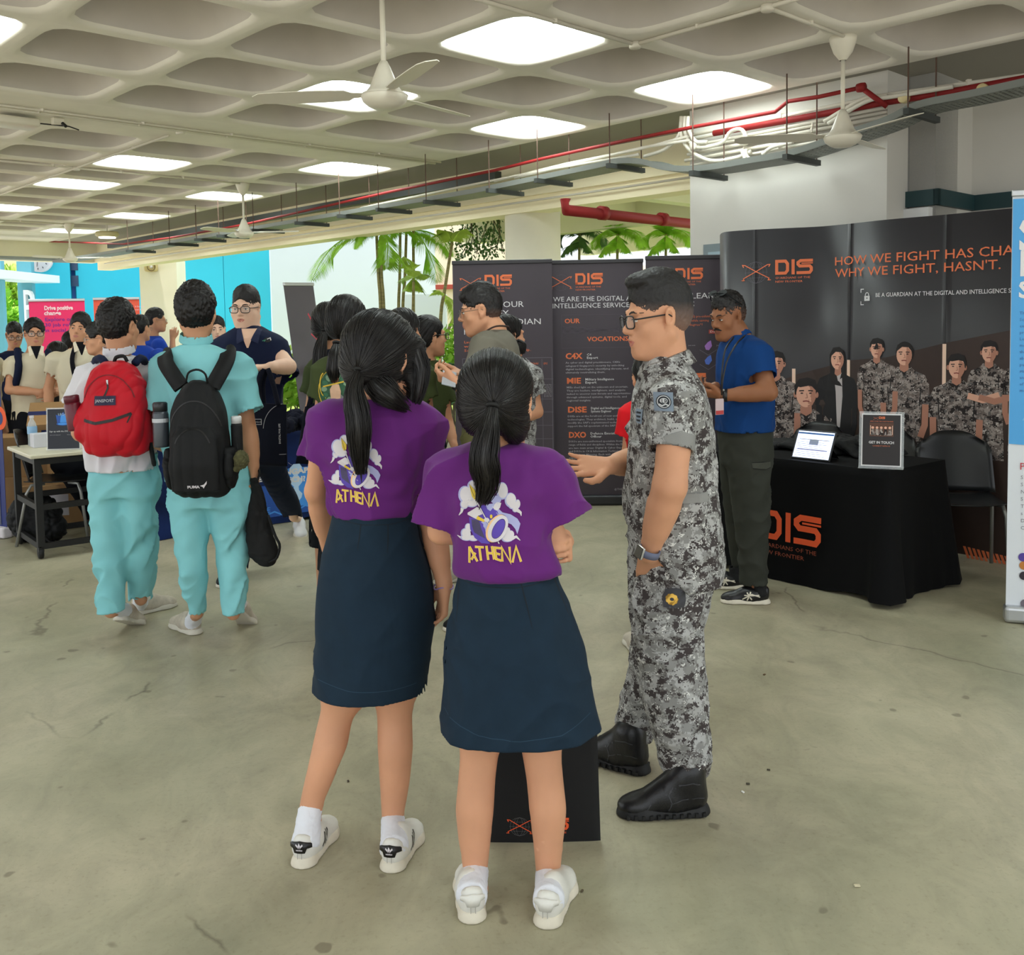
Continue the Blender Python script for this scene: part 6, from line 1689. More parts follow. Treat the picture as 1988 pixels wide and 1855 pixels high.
c = W(1042, 1628, 2.80); P.obj('emblem', proj_fn([o], c, (1, 0, -.03), (0, -1, 0)), bg, .02)
# ---------------------------------------------------------------- people further back
m_aqua = mat('aqua_school_cloth', (134, 202, 208), .8, bump=.25, bscale=600, bdist=.0008, spec=.25, var=.04, vscale=5)
m_wshirt = mat('white_school_cloth', (218, 216, 222), .8, bump=.2, bscale=600, spec=.25)
m_wool = mat('worn_beige_mesh_shoe', (190, 180, 164), .85, var=.12, vscale=40); m_wsole = mat('pale_foam_sole', (206, 200, 186), .7)
m_navy = mat('navy_polo_cloth', (22, 30, 58), .85, bump=.2, bscale=600, spec=.2); m_navy2 = mat('navy_trouser_cloth', (20, 30, 52), .85, spec=.2)
m_royal = mat('royal_blue_polo_cloth', (14, 58, 116), .85, bump=.2, bscale=600, spec=.2); m_cargo = mat('dark_olive_cargo_cloth', (52, 54, 48), .9, bump=.3, bscale=500, spec=.2)
m_greyt = mat('grey_olive_tshirt_cloth', (118, 114, 102), .85, bump=.2, bscale=500, spec=.2); m_olive = mat('olive_green_tshirt_cloth', (66, 76, 44), .85, bump=.2, bscale=500, spec=.2)
m_khaki = mat('olive_khaki_cloth', (112, 110, 72), .9, spec=.2)
m_creamsh = mat('cream_uniform_cloth', (226, 216, 190), .85, spec=.2, bump=.2, bscale=500); m_drkt = mat('black_trouser_cloth', (20, 21, 27), .9, spec=.2)
m_blue_t = mat('bright_blue_tshirt_cloth', (36, 74, 180), .85, spec=.2); m_red_t = mat('bright_red_cloth', (214, 24, 34), .8, spec=.2); m_dgrey = mat('dark_grey_cloth', (58, 56, 60), .9, spec=.2)
m_red = mat('red_nylon', (190, 14, 34), .6, var=.06, vscale=8, bump=.3, bscale=500, bdist=.001, spec=.3)
m_packblk = mat('black_nylon', (18, 19, 21), .7, bump=.3, bscale=500, bdist=.001, spec=.3)
m_zip = mat('zip_black', (24, 10, 12), .5)

# -- boy in aqua uniform with the black backpack
DB = 4.74
tb_ = person('boy in aqua shirt and trousers with black backpack, walking away', DB,
    dict(c=(381, 613), yaw=-8, pitch=0, s=1.06, nr=.056), 'tan',
    dict(kind='short', top=.032, side=.020, amp=.007, sc=50, back=-.045),
    top=dict(mat=m_aqua, rows=[(356, 668, 406, .075, 0), (330, 684, 444, .10, 0), (314, 704, 466, .125, 0), (310, 740, 474, .135, 0), (314, 790, 470, .135, 0), (320, 850, 470, .135, 0), (325, 900, 472, .13, 0), (330, 935, 474, .12, 0)],
        sleeves=[((330, 712, 0), (300, 800, -.03), .075, .082), ((456, 712, 0), (487, 800, -.02), .075, .075)], collar=(.068, .030, m_aqua, None), wr=(.020, 7), seed=31),
    arms=[dict(pts=[(330, 715, 0), (305, 850, .02), (330, 870, .22)], r=(.055, .046, .032)), dict(pts=[(458, 715, 0), (482, 845, .03), (492, 905, .02)], r=(.055, .044, .030), hand=dict(d=(.05, .1, -1), n=(-1, .1, 0), side=1, s=1.0, curl=(.9, .9, .9, .9), thumb=.3))],
    bottom=dict(kind='trousers', mat=m_aqua, hip=[(330, 905, 478, .12, 0), (330, 940, 482, .125, 0), (334, 980, 484, .12, 0)],
        legs=[[(334, 955, 408, .10, 0), (338, 1010, 406, .095, 0), (343, 1060, 402, .09, -.02), (349, 1110, 400, .08, -.03), (360, 1160, 399, .065, .02), (367, 1190, 399, .055, .05)],
              [(404, 955, 484, .10, 0), (411, 1010, 482, .095, .0), (419, 1060, 480, .09, .02), (425, 1110, 479, .08, .0), (429, 1160, 477, .07, -.03), (432, 1192, 474, .06, -.04)]], wr=(.018, 8)),
    shoes=[dict(p=(385, 1233), yaw=-48, L=.27, up=m_wool, sole=m_wsole, sock=(384, 1180, .05)), dict(p=(449, 1236), yaw=6, pitch=36, L=.28, up=m_wool, sole=m_wsole, sock=(452, 1178, -.03))], socks=m_socks)

def backpack(label, D, px0, px1, py0, py1, m, depth=.17, mode='day', yaw=0):
    """soft backpack worn on the back; box from photo extents"""
    c = W((px0+px1)/2, (py0+py1)/2, D); a = W(px0, py0, D); b = W(px1, py1, D); w = (b[0]-a[0])/2; hh = (a[2]-b[2])/2
    r = empty('backpack', c-np.array([0, 0, hh]), label, 'backpack')
    V = Vol(c-np.array([w+.1, .35, hh+.08]), c+np.array([w+.1, .3, hh+.08]), .0055)
    z0, z1 = c[2]-hh, c[2]+hh; R = [(z0, .72, .55), (z0+.05*2*hh, .93, .85), (z0+.2*2*hh, 1.0, 1.0), (z0+.5*2*hh, .97, .95), (z0+.75*2*hh, .86, .85), (z0+.92*2*hh, .62, .65), (z1, .36, .42)]
    V.loft([(z, c[0]+.0, c[1], w*k, depth/2*q) for z, k, q in R], .0, e=2.9, cap=.02)
    return r, V, c, w, hh

# black backpack
r, V, c, w, hh = backpack('black backpack worn by the boy in aqua', 4.50, 326, 452, 742, 964, m_packblk, .20)
V.loft([(c[2]-hh*.86, c[0], c[1]-.085, w*.78, .03), (c[2]-hh*.4, c[0], c[1]-.10, w*.82, .035), (c[2]+.10*hh, c[0], c[1]-.09, w*.72, .03), (c[2]+.22*hh, c[0], c[1]-.08, w*.5, .02)], .02, e=2.6)
body = put('body', V.mesh('body', wrinkle(.006, 9, 41)), m_packblk, r)
fnp = proj_fn([body], c, (1, 0, 0), (0, -1, 0)); P = Print(.002, .001)
mz = mat('black_zip_tape', (8, 8, 9), .5)
P.stroke(arc_pts(0, hh*.08, w*.86, hh*.60, 15, 165, 24), .006, mz); P.stroke(arc_pts(0, -.20*hh, w*.62, hh*.42, 25, 155, 18), .006, mz)
P.obj('zip', fnp, body, .03)
P = Print(.003, .0006); P.text('PUMA', .0, -hh*.78, .012, m_prwhite, 'C', xs=1.2, bold=.05); P.poly([(.028, -hh*.74), (.046, -hh*.72), (.060, -hh*.66), (.058, -hh*.71), (.050, -hh*.75), (.044, -hh*.79), (.040, -hh*.76)], m_prwhite)
P.obj('lettering', fnp, body, .02)
for q, (x0, y0, x1, y1, x2, y2) in ((-1, (352, 752, 322, 705, 322, 688)), (1, (412, 752, 440, 700, 444, 682))):
    P_ = spline([W(x0, y0, 4.50), W((x0+x1)/2+q*1, (y0+y1)/2, 4.53), W(x1, y1, 4.60), W(x2, y2, 4.70), W(x2, y2+14, 4.83)], 20)
    T_ = np.gradient(P_, axis=0); T_ /= np.linalg.norm(T_, axis=1)[:, None]; v = []
    for p, t in zip(P_, T_):
        x = unit(np.cross(t, (0, -1, .3))); n = np.cross(x, t); v += [p+x*.036+n*.010, p-x*.036+n*.010, p-x*.036-n*.008, p+x*.036-n*.008]
    F = [(i*4+k, i*4+(k+1) % 4, (i+1)*4+(k+1) % 4, (i+1)*4+k) for i in range(19) for k in range(4)]+[(0, 1, 2, 3), (79, 78, 77, 76)]
    MB().add(v, F).obj('strap', m_packblk, r, True)
MB().tube(spline([W(361, 742, 4.47), W(366, 724, 4.45), W(383, 718, 4.45), W(398, 726, 4.45), W(403, 744, 4.47)], 14), .005, 6).obj('handle', m_packblk, r, True)
for q in (-1, 1):
    V = Vol(c-.35, c+.35, .0055); pc_ = c+np.array([q*w*.98, -.0, -hh*.45]); V.ell(pc_, (.035, .075, hh*.42), None, 0); V.plane(pc_+np.array([0, 0, hh*.30]), (0, 0, 1), c-.4, c+.4)
    put('side_pocket', V.mesh('side_pocket', wrinkle(.004, 14, 9)), m_packblk, r)
def bottle(label, p, R_, h, mb_, mcap, cat='bottle', lean=(0, 0, 1), body=None):
    b = empty('water_bottle', p, label, cat)
    b_ = MB(); b_.lathe(p, [(0, 0), (R_*.92, 0), (R_, .01), (R_, h*.72), (R_*.86, h*.80), (0, h*.80)], 20, lean); b_.obj('body', mb_, b, True)
    MB().lathe(np.array(p)+unit(lean)*h*.79, [(0, 0), (R_*.9, 0), (R_*.92, h*.17), (R_*.75, h*.2), (0, h*.2)], 20, lean).obj('cap', mcap, b, True)
    return b
b = bottle('dark grey bottle with pale band in the black backpack side pocket', W(314, 868, 4.50), .036, .21, mat('smoky_grey_plastic', (66, 72, 80), .3), mat('dark_bottle_cap', (40, 42, 46), .4))
MB().lathe(W(314, 868, 4.50)+np.array([0, 0, .115]), [(.0375, 0), (.0375, .018)], 20).obj('band', mat('pale_grey_band', (190, 194, 200), .5), b)
b = bottle('slim dark bottle in the right pocket of the black backpack', W(461, 878, 4.52), .026, .17, m_packblk, mat('white_cap', (205, 206, 208), .4))
# plush charm
pl = empty('plush_charm', W(468, 918, 4.46), 'small olive fluffy charm hanging from the black backpack', 'charm')
V = Vol(W(468, 895, 4.46)-.09, W(468, 895, 4.46)+.09, .004); V.ell(W(468, 893, 4.46), (.036, .03, .045), None, 0); V.ell(W(459, 911, 4.46), (.018, .02, .016), None, .01)
put('body', V.mesh('body', spike(.006, 160)), mat('olive_fluff', (84, 82, 52), .95, var=.3, vscale=60), pl)
MB().tube([W(462, 872, 4.46), W(458, 850, 4.49)], .003, 5).obj('cord', m_packblk, pl)
# black drawstring bag in his hand
bb = empty('hand_bag', W(512, 1096, 4.72), 'limp black cloth bag hanging from the hand of the boy in aqua', 'bag')
V = Vol(W(470, 1110, 4.5)-.1, W(550, 900, 4.9)+.12, .006)
V.loft([wrow(4.74, 488, 928, 502, .015, 0), wrow(4.74, 484, 960, 512, .03, 0), wrow(4.74, 481, 1010, 524, .045, 0), wrow(4.74, 480, 1050, 535, .05, 0), wrow(4.74, 484, 1078, 538, .045, 0), wrow(4.74, 500, 1096, 530, .03, 0)], 0, cap=.01)
put('pouch', V.mesh('pouch', wrinkle(.010, 9, 12)), m_blkcloth, bb)
MB().tube(spline([W(520, 1000, 4.70), W(534, 1040, 4.69), W(543, 1060, 4.69), W(537, 1084, 4.70), W(522, 1092, 4.70)], 16), .007, 6).obj('strap', m_packblk, bb, True)
MB().tube(spline([W(492, 935, 4.74), W(488, 915, 4.76), W(497, 905, 4.80), W(504, 918, 4.76), W(499, 935, 4.74)], 14), .006, 6).obj('handle', m_packblk, bb, True)

# -- boy with the red backpack
DR = 4.86
rb = person('boy in white shirt and aqua trousers with red backpack, walking away', DR,
    dict(c=(230, 638), yaw=14, pitch=2, s=1.03, nr=.054), 'tan',
    dict(kind='short', top=.020, side=.010, amp=.006, sc=60, back=-.05),
    top=dict(mat=m_wshirt, rows=[(208, 690, 254, .075, 0), (186, 704, 280, .10, 0), (168, 722, 296, .125, 0), (164, 760, 300, .13, 0), (166, 820, 298, .145, 0), (171, 870, 303, .155, 0), (173, 912, 305, .155, 0)],
        sleeves=[((182, 730, 0), (150, 792, -.03), .072, .078), ((282, 730, 0), (300, 800, .02), .070, .070)], collar=(.066, .030, m_wshirt, None), wr=(.018, 7), seed=33),
    arms=[dict(pts=[(182, 732, 0), (158, 840, .06), (190, 860, .25)], r=(.052, .044, .030)), dict(pts=[(284, 735, 0), (296, 840, .06), (285, 865, .25)], r=(.052, .044, .030))],
    bottom=dict(kind='trousers', mat=m_aqua, hip=[(176, 880, 302, .12, 0), (176, 925, 303, .125, 0), (178, 960, 302, .12, 0)],
        legs=[[(178, 940, 244, .105, 0), (181, 1000, 248, .10, 0), (185, 1060, 247, .095, 0), (188, 1120, 243, .085, -.02), (190, 1160, 241, .075, -.04), (191, 1188, 239, .07, -.05)],
              [(240, 940, 303, .105, 0), (246, 1000, 302, .10, .02), (249, 1060, 301, .095, .05), (250, 1120, 299, .085, .12), (251, 1164, 296, .075, .18)]], wr=(.020, 7)),
    shoes=[dict(p=(228, 1236), yaw=4, pitch=24, L=.27, up=m_wool, sole=m_wsole, sock=(222, 1178, -.05)), dict(p=(258, 1196), yaw=38, L=.27, up=m_wool, sole=m_wsole, sock=(272, 1150, .2))], socks=m_socks)
r, V, c, w, hh = backpack('red backpack with dark front zip worn by the boy in white', 4.64, 158, 294, 702, 884, m_red, .22)
V.ell(c+np.array([0, -.085, -hh*.42]), (w*.80, .055, hh*.42), None, .03)
V.ell(c+np.array([-w*.95, -.02, -hh*.30]), (.045, .07, .10), None, .02)
body = put('body', V.mesh('body', wrinkle(.007, 9, 43)), m_red, r)
fnp = proj_fn([body], c, (1, 0, 0), (0, -1, 0)); P = Print(.003, .001)
P.stroke([(-w*.74, -hh*.20), (-w*.3, -hh*.26), (w*.2, -hh*.20), (w*.68, -hh*.08)], .014, m_zip); P.stroke([(w*.68, -hh*.08), (w*.60, -hh*.26)], .006, m_zip, 1)
P.stroke(arc_pts(0, 0, w*.80, hh*.72, 20, 160, 24), .005, mat('dark_red_piping', (120, 8, 22), .6)); P.stroke([(0, hh*.58), (.004, hh*.46), (-.006, hh*.34), (-.014, hh*.26)], .008, m_zip, 1)
P.stroke([(0, hh*.62), (0, hh*.52)], .008, m_alu, 2)
P.obj('zip', fnp, body, .03)
P = Print(.004, .001); P.rect(-.058, hh*.10, .096, .044, mat('navy_patch', (38, 36, 66), .7)).text('JANSPORT', -.052, hh*.10+.015, .014, m_pvs, width=.084, bold=.02, layer=1); P.obj('patch', fnp, body, .02)
for q, (x0, y0, x1, y1) in ((-1, (205, 706, 186, 700)), (1, (262, 706, 280, 700))):
    P_ = spline([W(x0, y0, 4.66), W((x0+x1)/2, y0-10, 4.70), W(x1, y1, 4.78), W(x1, y1+10, 4.90)], 14); MB().tube(P_, .019, 8).obj('strap', m_navy, r, True)
MB().tube(spline([W(222, 702, 4.64), W(226, 694, 4.63), W(240, 692, 4.63), W(247, 702, 4.64)], 12), .009, 6).obj('handle', m_packblk, r, True)
MB().tube(spline([W(292, 860, 4.66), W(296, 885, 4.65), W(300, 905, 4.66)], 8), [.010, .010, .011, .011, .011, .011, .012, .008], 6).obj('strap_end', m_packblk, r, True)
b = bottle('dark red bottle in the side pocket of the red backpack', W(149, 836, 4.60), .038, .17, mat('dark_red_plastic', (96, 14, 34), .35), mat('maroon_cap', (90, 24, 40), .4), lean=(-.12, 0, 1))

# -- man in navy polo
DN = 6.2
nm = person('man in navy polo shirt and glasses facing the camera, holding up a navy tote bag', DN,
    dict(c=(478, 601), yaw=186, pitch=-4, s=1.08, nr=.064, jaw=1.18, glasses='black', mouth=1), 'fair',
    dict(kind='short', top=.016, side=.003, amp=.004, sc=55, back=-.03, fade=(-.01, .05, (96, 80, 72))),
    top=dict(mat=m_navy, rows=[(462, 632, 504, .08, 0), (444, 644, 526, .11, 0), (428, 660, 548, .14, 0), (424, 700, 556, .155, 0), (424, 750, 550, .16, 0), (426, 800, 548, .17, 0), (428, 850, 546, .16, 0), (432, 880, 544, .15, 0)],
        sleeves=[((440, 676, 0), (418, 730, -.03), .085, .085), ((532, 676, 0), (556, 735, -.05), .085, .085)], wr=(.010, 6), seed=51),
    arms=[dict(pts=[(440, 680, 0), (420, 770, .0), (440, 800, -.2)], r=(.055, .045, .034)), dict(pts=[(534, 680, 0), (560, 712, -.14), (526, 713, -.30)], r=(.055, .046, .034), hand=dict(d=(-1, -.15, 0), n=(-.1, .2, -1), side=-1, s=1.05, curl=(.7, .8, .9, 1.0), thumb=.3))],
    bottom=dict(kind='trousers', mat=m_navy2, hip=[(430, 850, 546, .15, 0), (434, 900, 544, .15, 0)],
        legs=[[(436, 880, 492, .10, 0), (440, 980, 490, .10, -.05), (442, 1060, 486, .09, -.05), (444, 1105, 480, .08, -.05)],
              [(484, 880, 546, .11, 0), (508, 930, 560, .10, .2), (530, 970, 578, .09, .45), (552, 1005, 588, .075, .7)]], wr=(.012, 7)),
    shoes=[dict(p=(462, 1120), yaw=185, L=.28, up=m_packblk, sole=m_wsole), dict(p=(578, 1030), yaw=160, L=.28, up=mat('white_running_mesh', (210, 210, 212), .8), sole=m_wsole, pitch=12)], socks=None)
def flaps(g, px, py, D, s=1.0, m=None, sk='fair', x=(1, 0, 0), n=(0, -1, 0)):
    P = Print(.005, .002); P.poly([(-.040*s, .03*s), (.040*s, .03*s), (.004*s, -.065*s), (-.004*s, -.065*s)], SKIN[sk] if sk in SKIN else m_drkt)
    for q in (-1, 1): P.poly([(q*.040*s, .035*s), (q*.060*s, .025*s), (q*.052*s, -.045*s), (q*.016*s, -.028*s)], m, 2)
    P.obj('collar', on(px, py, D-.5, x, n, obs=[g['top']]), g['top'], .02)
flaps(nm, 482, 650, DN, 1.25, mat('navy_collar_knit', (30, 38, 70), .9), 'fair')
P = Print(.004, .001); P.disc(0, 0, .022, mat('dark_crest', (14, 16, 20), .7), 0, .016).stroke([(-.030, -.006), (-.012, .0), (-.020, -.010)], .004, mat('crest_green', (60, 140, 110), .6), 1).stroke([(-.004, .004), (.012, .012), (.018, -.004)], .005, m_prwhite, 1)
P.obj('chest_crest', on(520, 660, DN-.3, obs=[nm['top']]), nm['top'], .02)
wt = W(540, 712, DN-.235); MB().lathe(wt-np.array([.009, 0, 0]), [(.031, 0), (.036, 0), (.036, .018), (.031, .018)], 20, (1, 0, 0)).obj('watch', m_blackm, nm['root'], True)
MB().rbox(wt+np.array([.004, -.036, 0]), (.026, .012, .030), .005).obj('watch_face', mat('watch_screen_green', (120, 180, 110), .3), nm['root'])
m_nvbag = mat('dark_navy_bag_cloth', (16, 18, 32), .9, spec=.2)
bg = empty('tote_bag', W(524, 905, DN-.36), 'navy tote bag with white outline print held up by the man in navy', 'bag')
o, C = bag_mesh('pouch', [(486, 782), (556, 786), (558, 906), (492, 902)], DN-.34, .05, m_nvbag, None, None, root=bg)
straps(bg, [[W(500, 784, DN-.36), W(503, 745, DN-.34), W(512, 716, DN-.33)], [W(540, 787, DN-.36), W(530, 745, DN-.34), W(520, 716, DN-.33)], [W(512, 786, DN-.32), W(510, 745, DN-.31), W(516, 722, DN-.31)]], .016, m_nvbag)
P = Print(.003, .001); P.stroke([(-.10, .05), (-.05, .05), (-.05, .018), (-.10, .018)], .0035, m_pvs, 0, True).text('DEFENCE', -.075, .028, .009, m_pvs, 'C', res=1).stroke(arc_pts(.09, -.02, .13, .16, 175, 95, 12), .003, m_pvs).text('DIGITAL FOR LIFE', .062, -.10, .011, m_pvs, rot=PI/2, res=1, bold=.03).stroke([(.05, -.165), (.09, -.165)], .003, m_pvs)
P.obj('print', on(524, 830, DN-.6, obs=[o]), bg, .02)

# -- blue booth table behind him
L0 = W(300, 1052, 7.2); L1 = W(640, 1004, 8.0); L0[2] = L1[2] = 0; td = unit(L1-L0); tn = np.array([-td[1], td[0], 0]); Lw = np.linalg.norm(L1-L0)
t2 = empty('draped_table', (L0+L1)/2+tn*.3, 'long table under a deep blue printed cloth behind the man in navy', 'table')
m_blc = mat('deep_blue_printed_cloth', (22, 40, 88), .8, var=.75, vscale=2.4, spec=.2)
cl2 = cloth_table(L1, td, tn, Lw, .65, .745, 'cloth', m_blc, t2, amp=.012, corner=.04, folds=16)
for a, b in ((.05, .05), (Lw-.05, .05), (Lw-.05, .6), (.05, .6)): MB().tube([L1-td*a+tn*b, L1-td*a+tn*b+np.array([0, 0, .73])], .014, 8).obj('leg', m_alud, t2, True)
pn2 = Panel(L0, td); P = Print(.003, .001)
m_glow = mat('print_sky_blue_beam', (70, 150, 235), .6); m_glow2 = mat('print_mid_blue', (34, 84, 170), .6); m_pale = mat('print_pale_cyan', (190, 220, 250), .6)
for x0, x1, y0, y1, mm in ((545, 612, 905, 1000, m_glow2), (556, 602, 905, 985, m_glow), (566, 580, 900, 975, m_pale), (480, 545, 940, 1010, m_glow2), (490, 520, 985, 1000, m_glow)):
    a = pn2.uv(x0, y1); b = pn2.uv(x1, y0); n_ = 10; mid = (a[0]+b[0])/2
    P.poly([(a[0]+.02*math.sin(k*2), a[1]+(b[1]-a[1])*k/n_) for k in range(n_+1)]+[(b[0]+.02*math.sin(k*1.7), b[1]-(b[1]-a[1])*k/n_) for k in range(n_+1)], mm, 0 if mm is m_glow2 else (1 if mm is m_glow else 2))
a = pn2.uv(555, 1000); P.stroke([(a[0]-.3, a[1]-.02), (a[0]-.1, a[1]+.04), (a[0], a[1]-.01), (a[0]+.16, a[1]+.06), (a[0]+.3, a[1]+.02)], .012, m_glow, 2)
pn2.text(P, 'SINGAPORE', 538, 923, 10, m_pvw, 92, layer=4, bold=.05); pn2.text(P, 'TECH?', 548, 938, 10, m_pvw, 44, layer=4, bold=.05); pn2.text(P, 'IS', 490, 923, 10, m_pvw, 14, layer=4, bold=.05); pn2.text(P, 'THE', 478, 938, 10, m_pvw, 30, layer=4, bold=.05)
P.obj('print', pn2.fn(.012), t2)
# heap of dark bags on it and the bag hanging in front
for i, (x, y, w_, h_) in enumerate(((575, 812, 34, 42), (600, 806, 30, 36), (560, 826, 26, 30), (618, 822, 26, 34))):
    q = W(x, 830, 7.75-.1*i); q[2] = .75; sg_ = 7.7/1900; b = empty('dark_bag', q, ['crumpled dark bag heaped on the blue table nearest the navy tote', 'crumpled dark bag on top of the heap on the blue table', 'low crumpled dark bag at the front of the heap on the blue table', 'crumpled dark bag at the right end of the heap on the blue table'][i], 'bag')
    V = Vol(q-.22, q+.28, .010); V.ell(q+np.array([0, 0, h_*sg_*.5]), (w_*sg_*.6, .10, h_*sg_*.5), None, 0); V.plane(q+np.array([0, 0, .004]), (0, 0, -1), q-.3, q+.3); put('pouch', V.mesh('pouch', wrinkle(.016, 16, i+3)), m_nvbag, b)
bg = empty('tote_bag', W(598, 905, 4.95), 'dark navy tote bag hanging from the girl with the long ponytail in green', 'bag')
o, C = bag_mesh('pouch', [(592, 790), (640, 770), (640, 905), (574, 900)], 5.0, .05, m_nvbag, None, None, root=bg)
straps(bg, [[W(600, 790, 5.0), W(612, 740, 5.0), W(628, 700, 5.02), W(640, 682, 5.1)]], .014, m_nvbag)
P = Print(.003, 0); P.stroke(arc_pts(-.06, -.14, .09, .04, 200, 340, 12), .003, m_pvs); P.obj('print', on(612, 840, 4.7, obs=[o]), bg, .02)

def runner_marks(S, o):
    P = Print(.0008, .0003)
    P.stroke([(.055, .045), (.10, .060), (.15, .030)], .006, m_rubber).stroke([(.10, .030), (.125, .068)], .007, m_rubber).stroke([(.125, .024), (.105, .072)], .007, m_rubber).stroke([(.02, .072), (.06, .055), (.14, .052)], .006, m_rubber)
    for q in (-1, 1): P.obj('stripe', proj_fn([o], S.w(0, 0, 0), S.R[:, 1], S.R[:, 0]*q, S.R[:, 2]), o, .012)
# -- man in royal blue polo
DP = 5.38
pm = person('man with moustache in royal blue polo and dark cargo trousers, sunglasses on his head', DP,
    dict(c=(1414, 616), yaw=-122, pitch=-14, roll=0, s=1.04, nr=.058, jaw=.98, moustache=True), 'brown',
    dict(kind='short', top=.014, side=.003, amp=.008, sc=80, back=-.03, fade=(.0, .06, (84, 58, 46))),
    top=dict(mat=m_royal, rows=[(1412, 650, 1458, .075, 0), (1402, 664, 1482, .13, 0), (1396, 684, 1494, .17, 0), (1392, 720, 1500, .18, 0), (1391, 770, 1500, .175, 0), (1391, 810, 1500, .17, 0), (1391, 838, 1500, .165, 0)],
        sleeves=[((1468, 688, -.12), (1480, 734, -.19), .078, .080), ((1440, 690, .14), (1420, 740, .2), .075, .075)], collar=(.058, -.012, m_royal, (-.9, -.5, 0)), wr=(.010, 6), seed=61),
    arms=[dict(pts=[(1470, 690, -.13), (1492, 762, -.22), (1402, 768, -.20)], r=(.056, .046, .031), hand=dict(d=(-1, .3, .15), n=(.1, .5, .8), side=-1, s=1.0, curl=(.6, .7, .8, .9), thumb=.5)),
          dict(pts=[(1440, 690, .14), (1425, 765, .18), (1388, 752, -.05)], r=(.054, .044, .030), hand=dict(d=(-.9, -.5, .1), n=(.1, .3, .9), side=1, s=1.0, curl=(.7, .8, .9, .9), thumb=.5))],
    bottom=dict(kind='trousers', mat=m_cargo, hip=[(1395, 805, 1498, .15, 0), (1396, 850, 1498, .15, 0), (1400, 900, 1497, .145, 0)],
        legs=[[(1410, 870, 1497, .11, -.05), (1418, 950, 1496, .105, -.07), (1426, 1010, 1494, .095, -.07), (1432, 1070, 1491, .085, -.06), (1436, 1120, 1489, .075, -.05), (1437, 1136, 1488, .07, -.05)],
              [(1397, 870, 1460, .11, .12), (1402, 950, 1456, .10, .16), (1410, 1020, 1450, .09, .22), (1418, 1080, 1450, .08, .28), (1424, 1118, 1452, .07, .3)]], wr=(.011, 8)),
    shoes=[dict(p=(1494, 1172), yaw=-82, L=.27, up=m_black_leather, sole=m_rubber, lace=m_blk_rub, deco=lambda S, o: runner_marks(S, o)), dict(p=(1446, 1143), yaw=-80, L=.27, up=m_black_leather, sole=m_rubber, lace=m_blk_rub, deco=lambda S, o: runner_marks(S, o))], socks=mat('black_sock_knit', (14, 14, 15), .9))

P = Print(.004, .001); u0 = on(1478, 905, DP-.5, obs=[pm['bottom']]); P.poly([(-.055, .02), (.06, .02), (.06, -.012), (.03, -.022), (-.05, -.010)], mat('pocket_flap_olive', (60, 62, 54), .9)); P.stroke([(-.055, .02), (.06, .02)], .003, m_blkcloth, 1).stroke([(-.05, -.010), (.03, -.022), (.06, -.012)], .003, m_blkcloth, 1); P.obj('pocket_flap', u0, pm['bottom'], .02)
hh_ = pm['head']; sgm = MB()
for q in (-1, 1):
    sgm.add([hh_.w(q*.036+.028*math.cos(t), .044+.016*math.sin(t), .141-.012*math.sin(t)) for t in np.linspace(0, 2*PI, 16)[:-1]], [list(range(15))]); sgm.tube([hh_.w(q*.064, .044, .134), hh_.w(q*.084, .02, .10), hh_.w(q*.086, -.03, .055)], .003, 6)
sgm.tube([hh_.w(-.064, .044, .134), hh_.w(0, .052, .144), hh_.w(.064, .044, .134)], .003, 6); sgm.obj('sunglasses', mat('dark_glossy_lens', (18, 22, 24), .6, spec=.2), pm['root'], True)
def lanyard(g, pts, m, card=None):
    o = MB().tube(spline(pts, 20), .005, 6).obj('lanyard', m, g['root'], True)
    if card is not None: MB().rbox(card, (.055, .006, .085), .003, Rz_(.5)).obj('pass_card', mat('pass_card_pale_pink', (206, 186, 190), .4), o); MB().box(np.array(card)+np.array([0, -.004, -.03]), (.05, .003, .02), Rz_(.5)).obj('pass_strip', mat('pass_red', (190, 60, 60), .5), o)
lanyard(pm, [W(1446, 652, DP-.12), W(1430, 668, DP-.20), W(1412, 700, DP-.22), W(1403, 740, DP-.24), W(1400, 775, DP-.22)], m_blackm, W(1397, 790, DP-.24))
lanyard(pm, [W(1424, 655, DP-.14), W(1408, 680, DP-.20), W(1402, 720, DP-.23), W(1400, 772, DP-.22)], m_blackm)
wq = W(1408, 768, DP-.20); MB().lathe(wq-np.array([.012, 0, 0]), [(.030, 0), (.035, 0), (.035, .024), (.030, .024)], 20, (1, -.3, 0)).obj('watch', m_blackm, pm['root'], True)

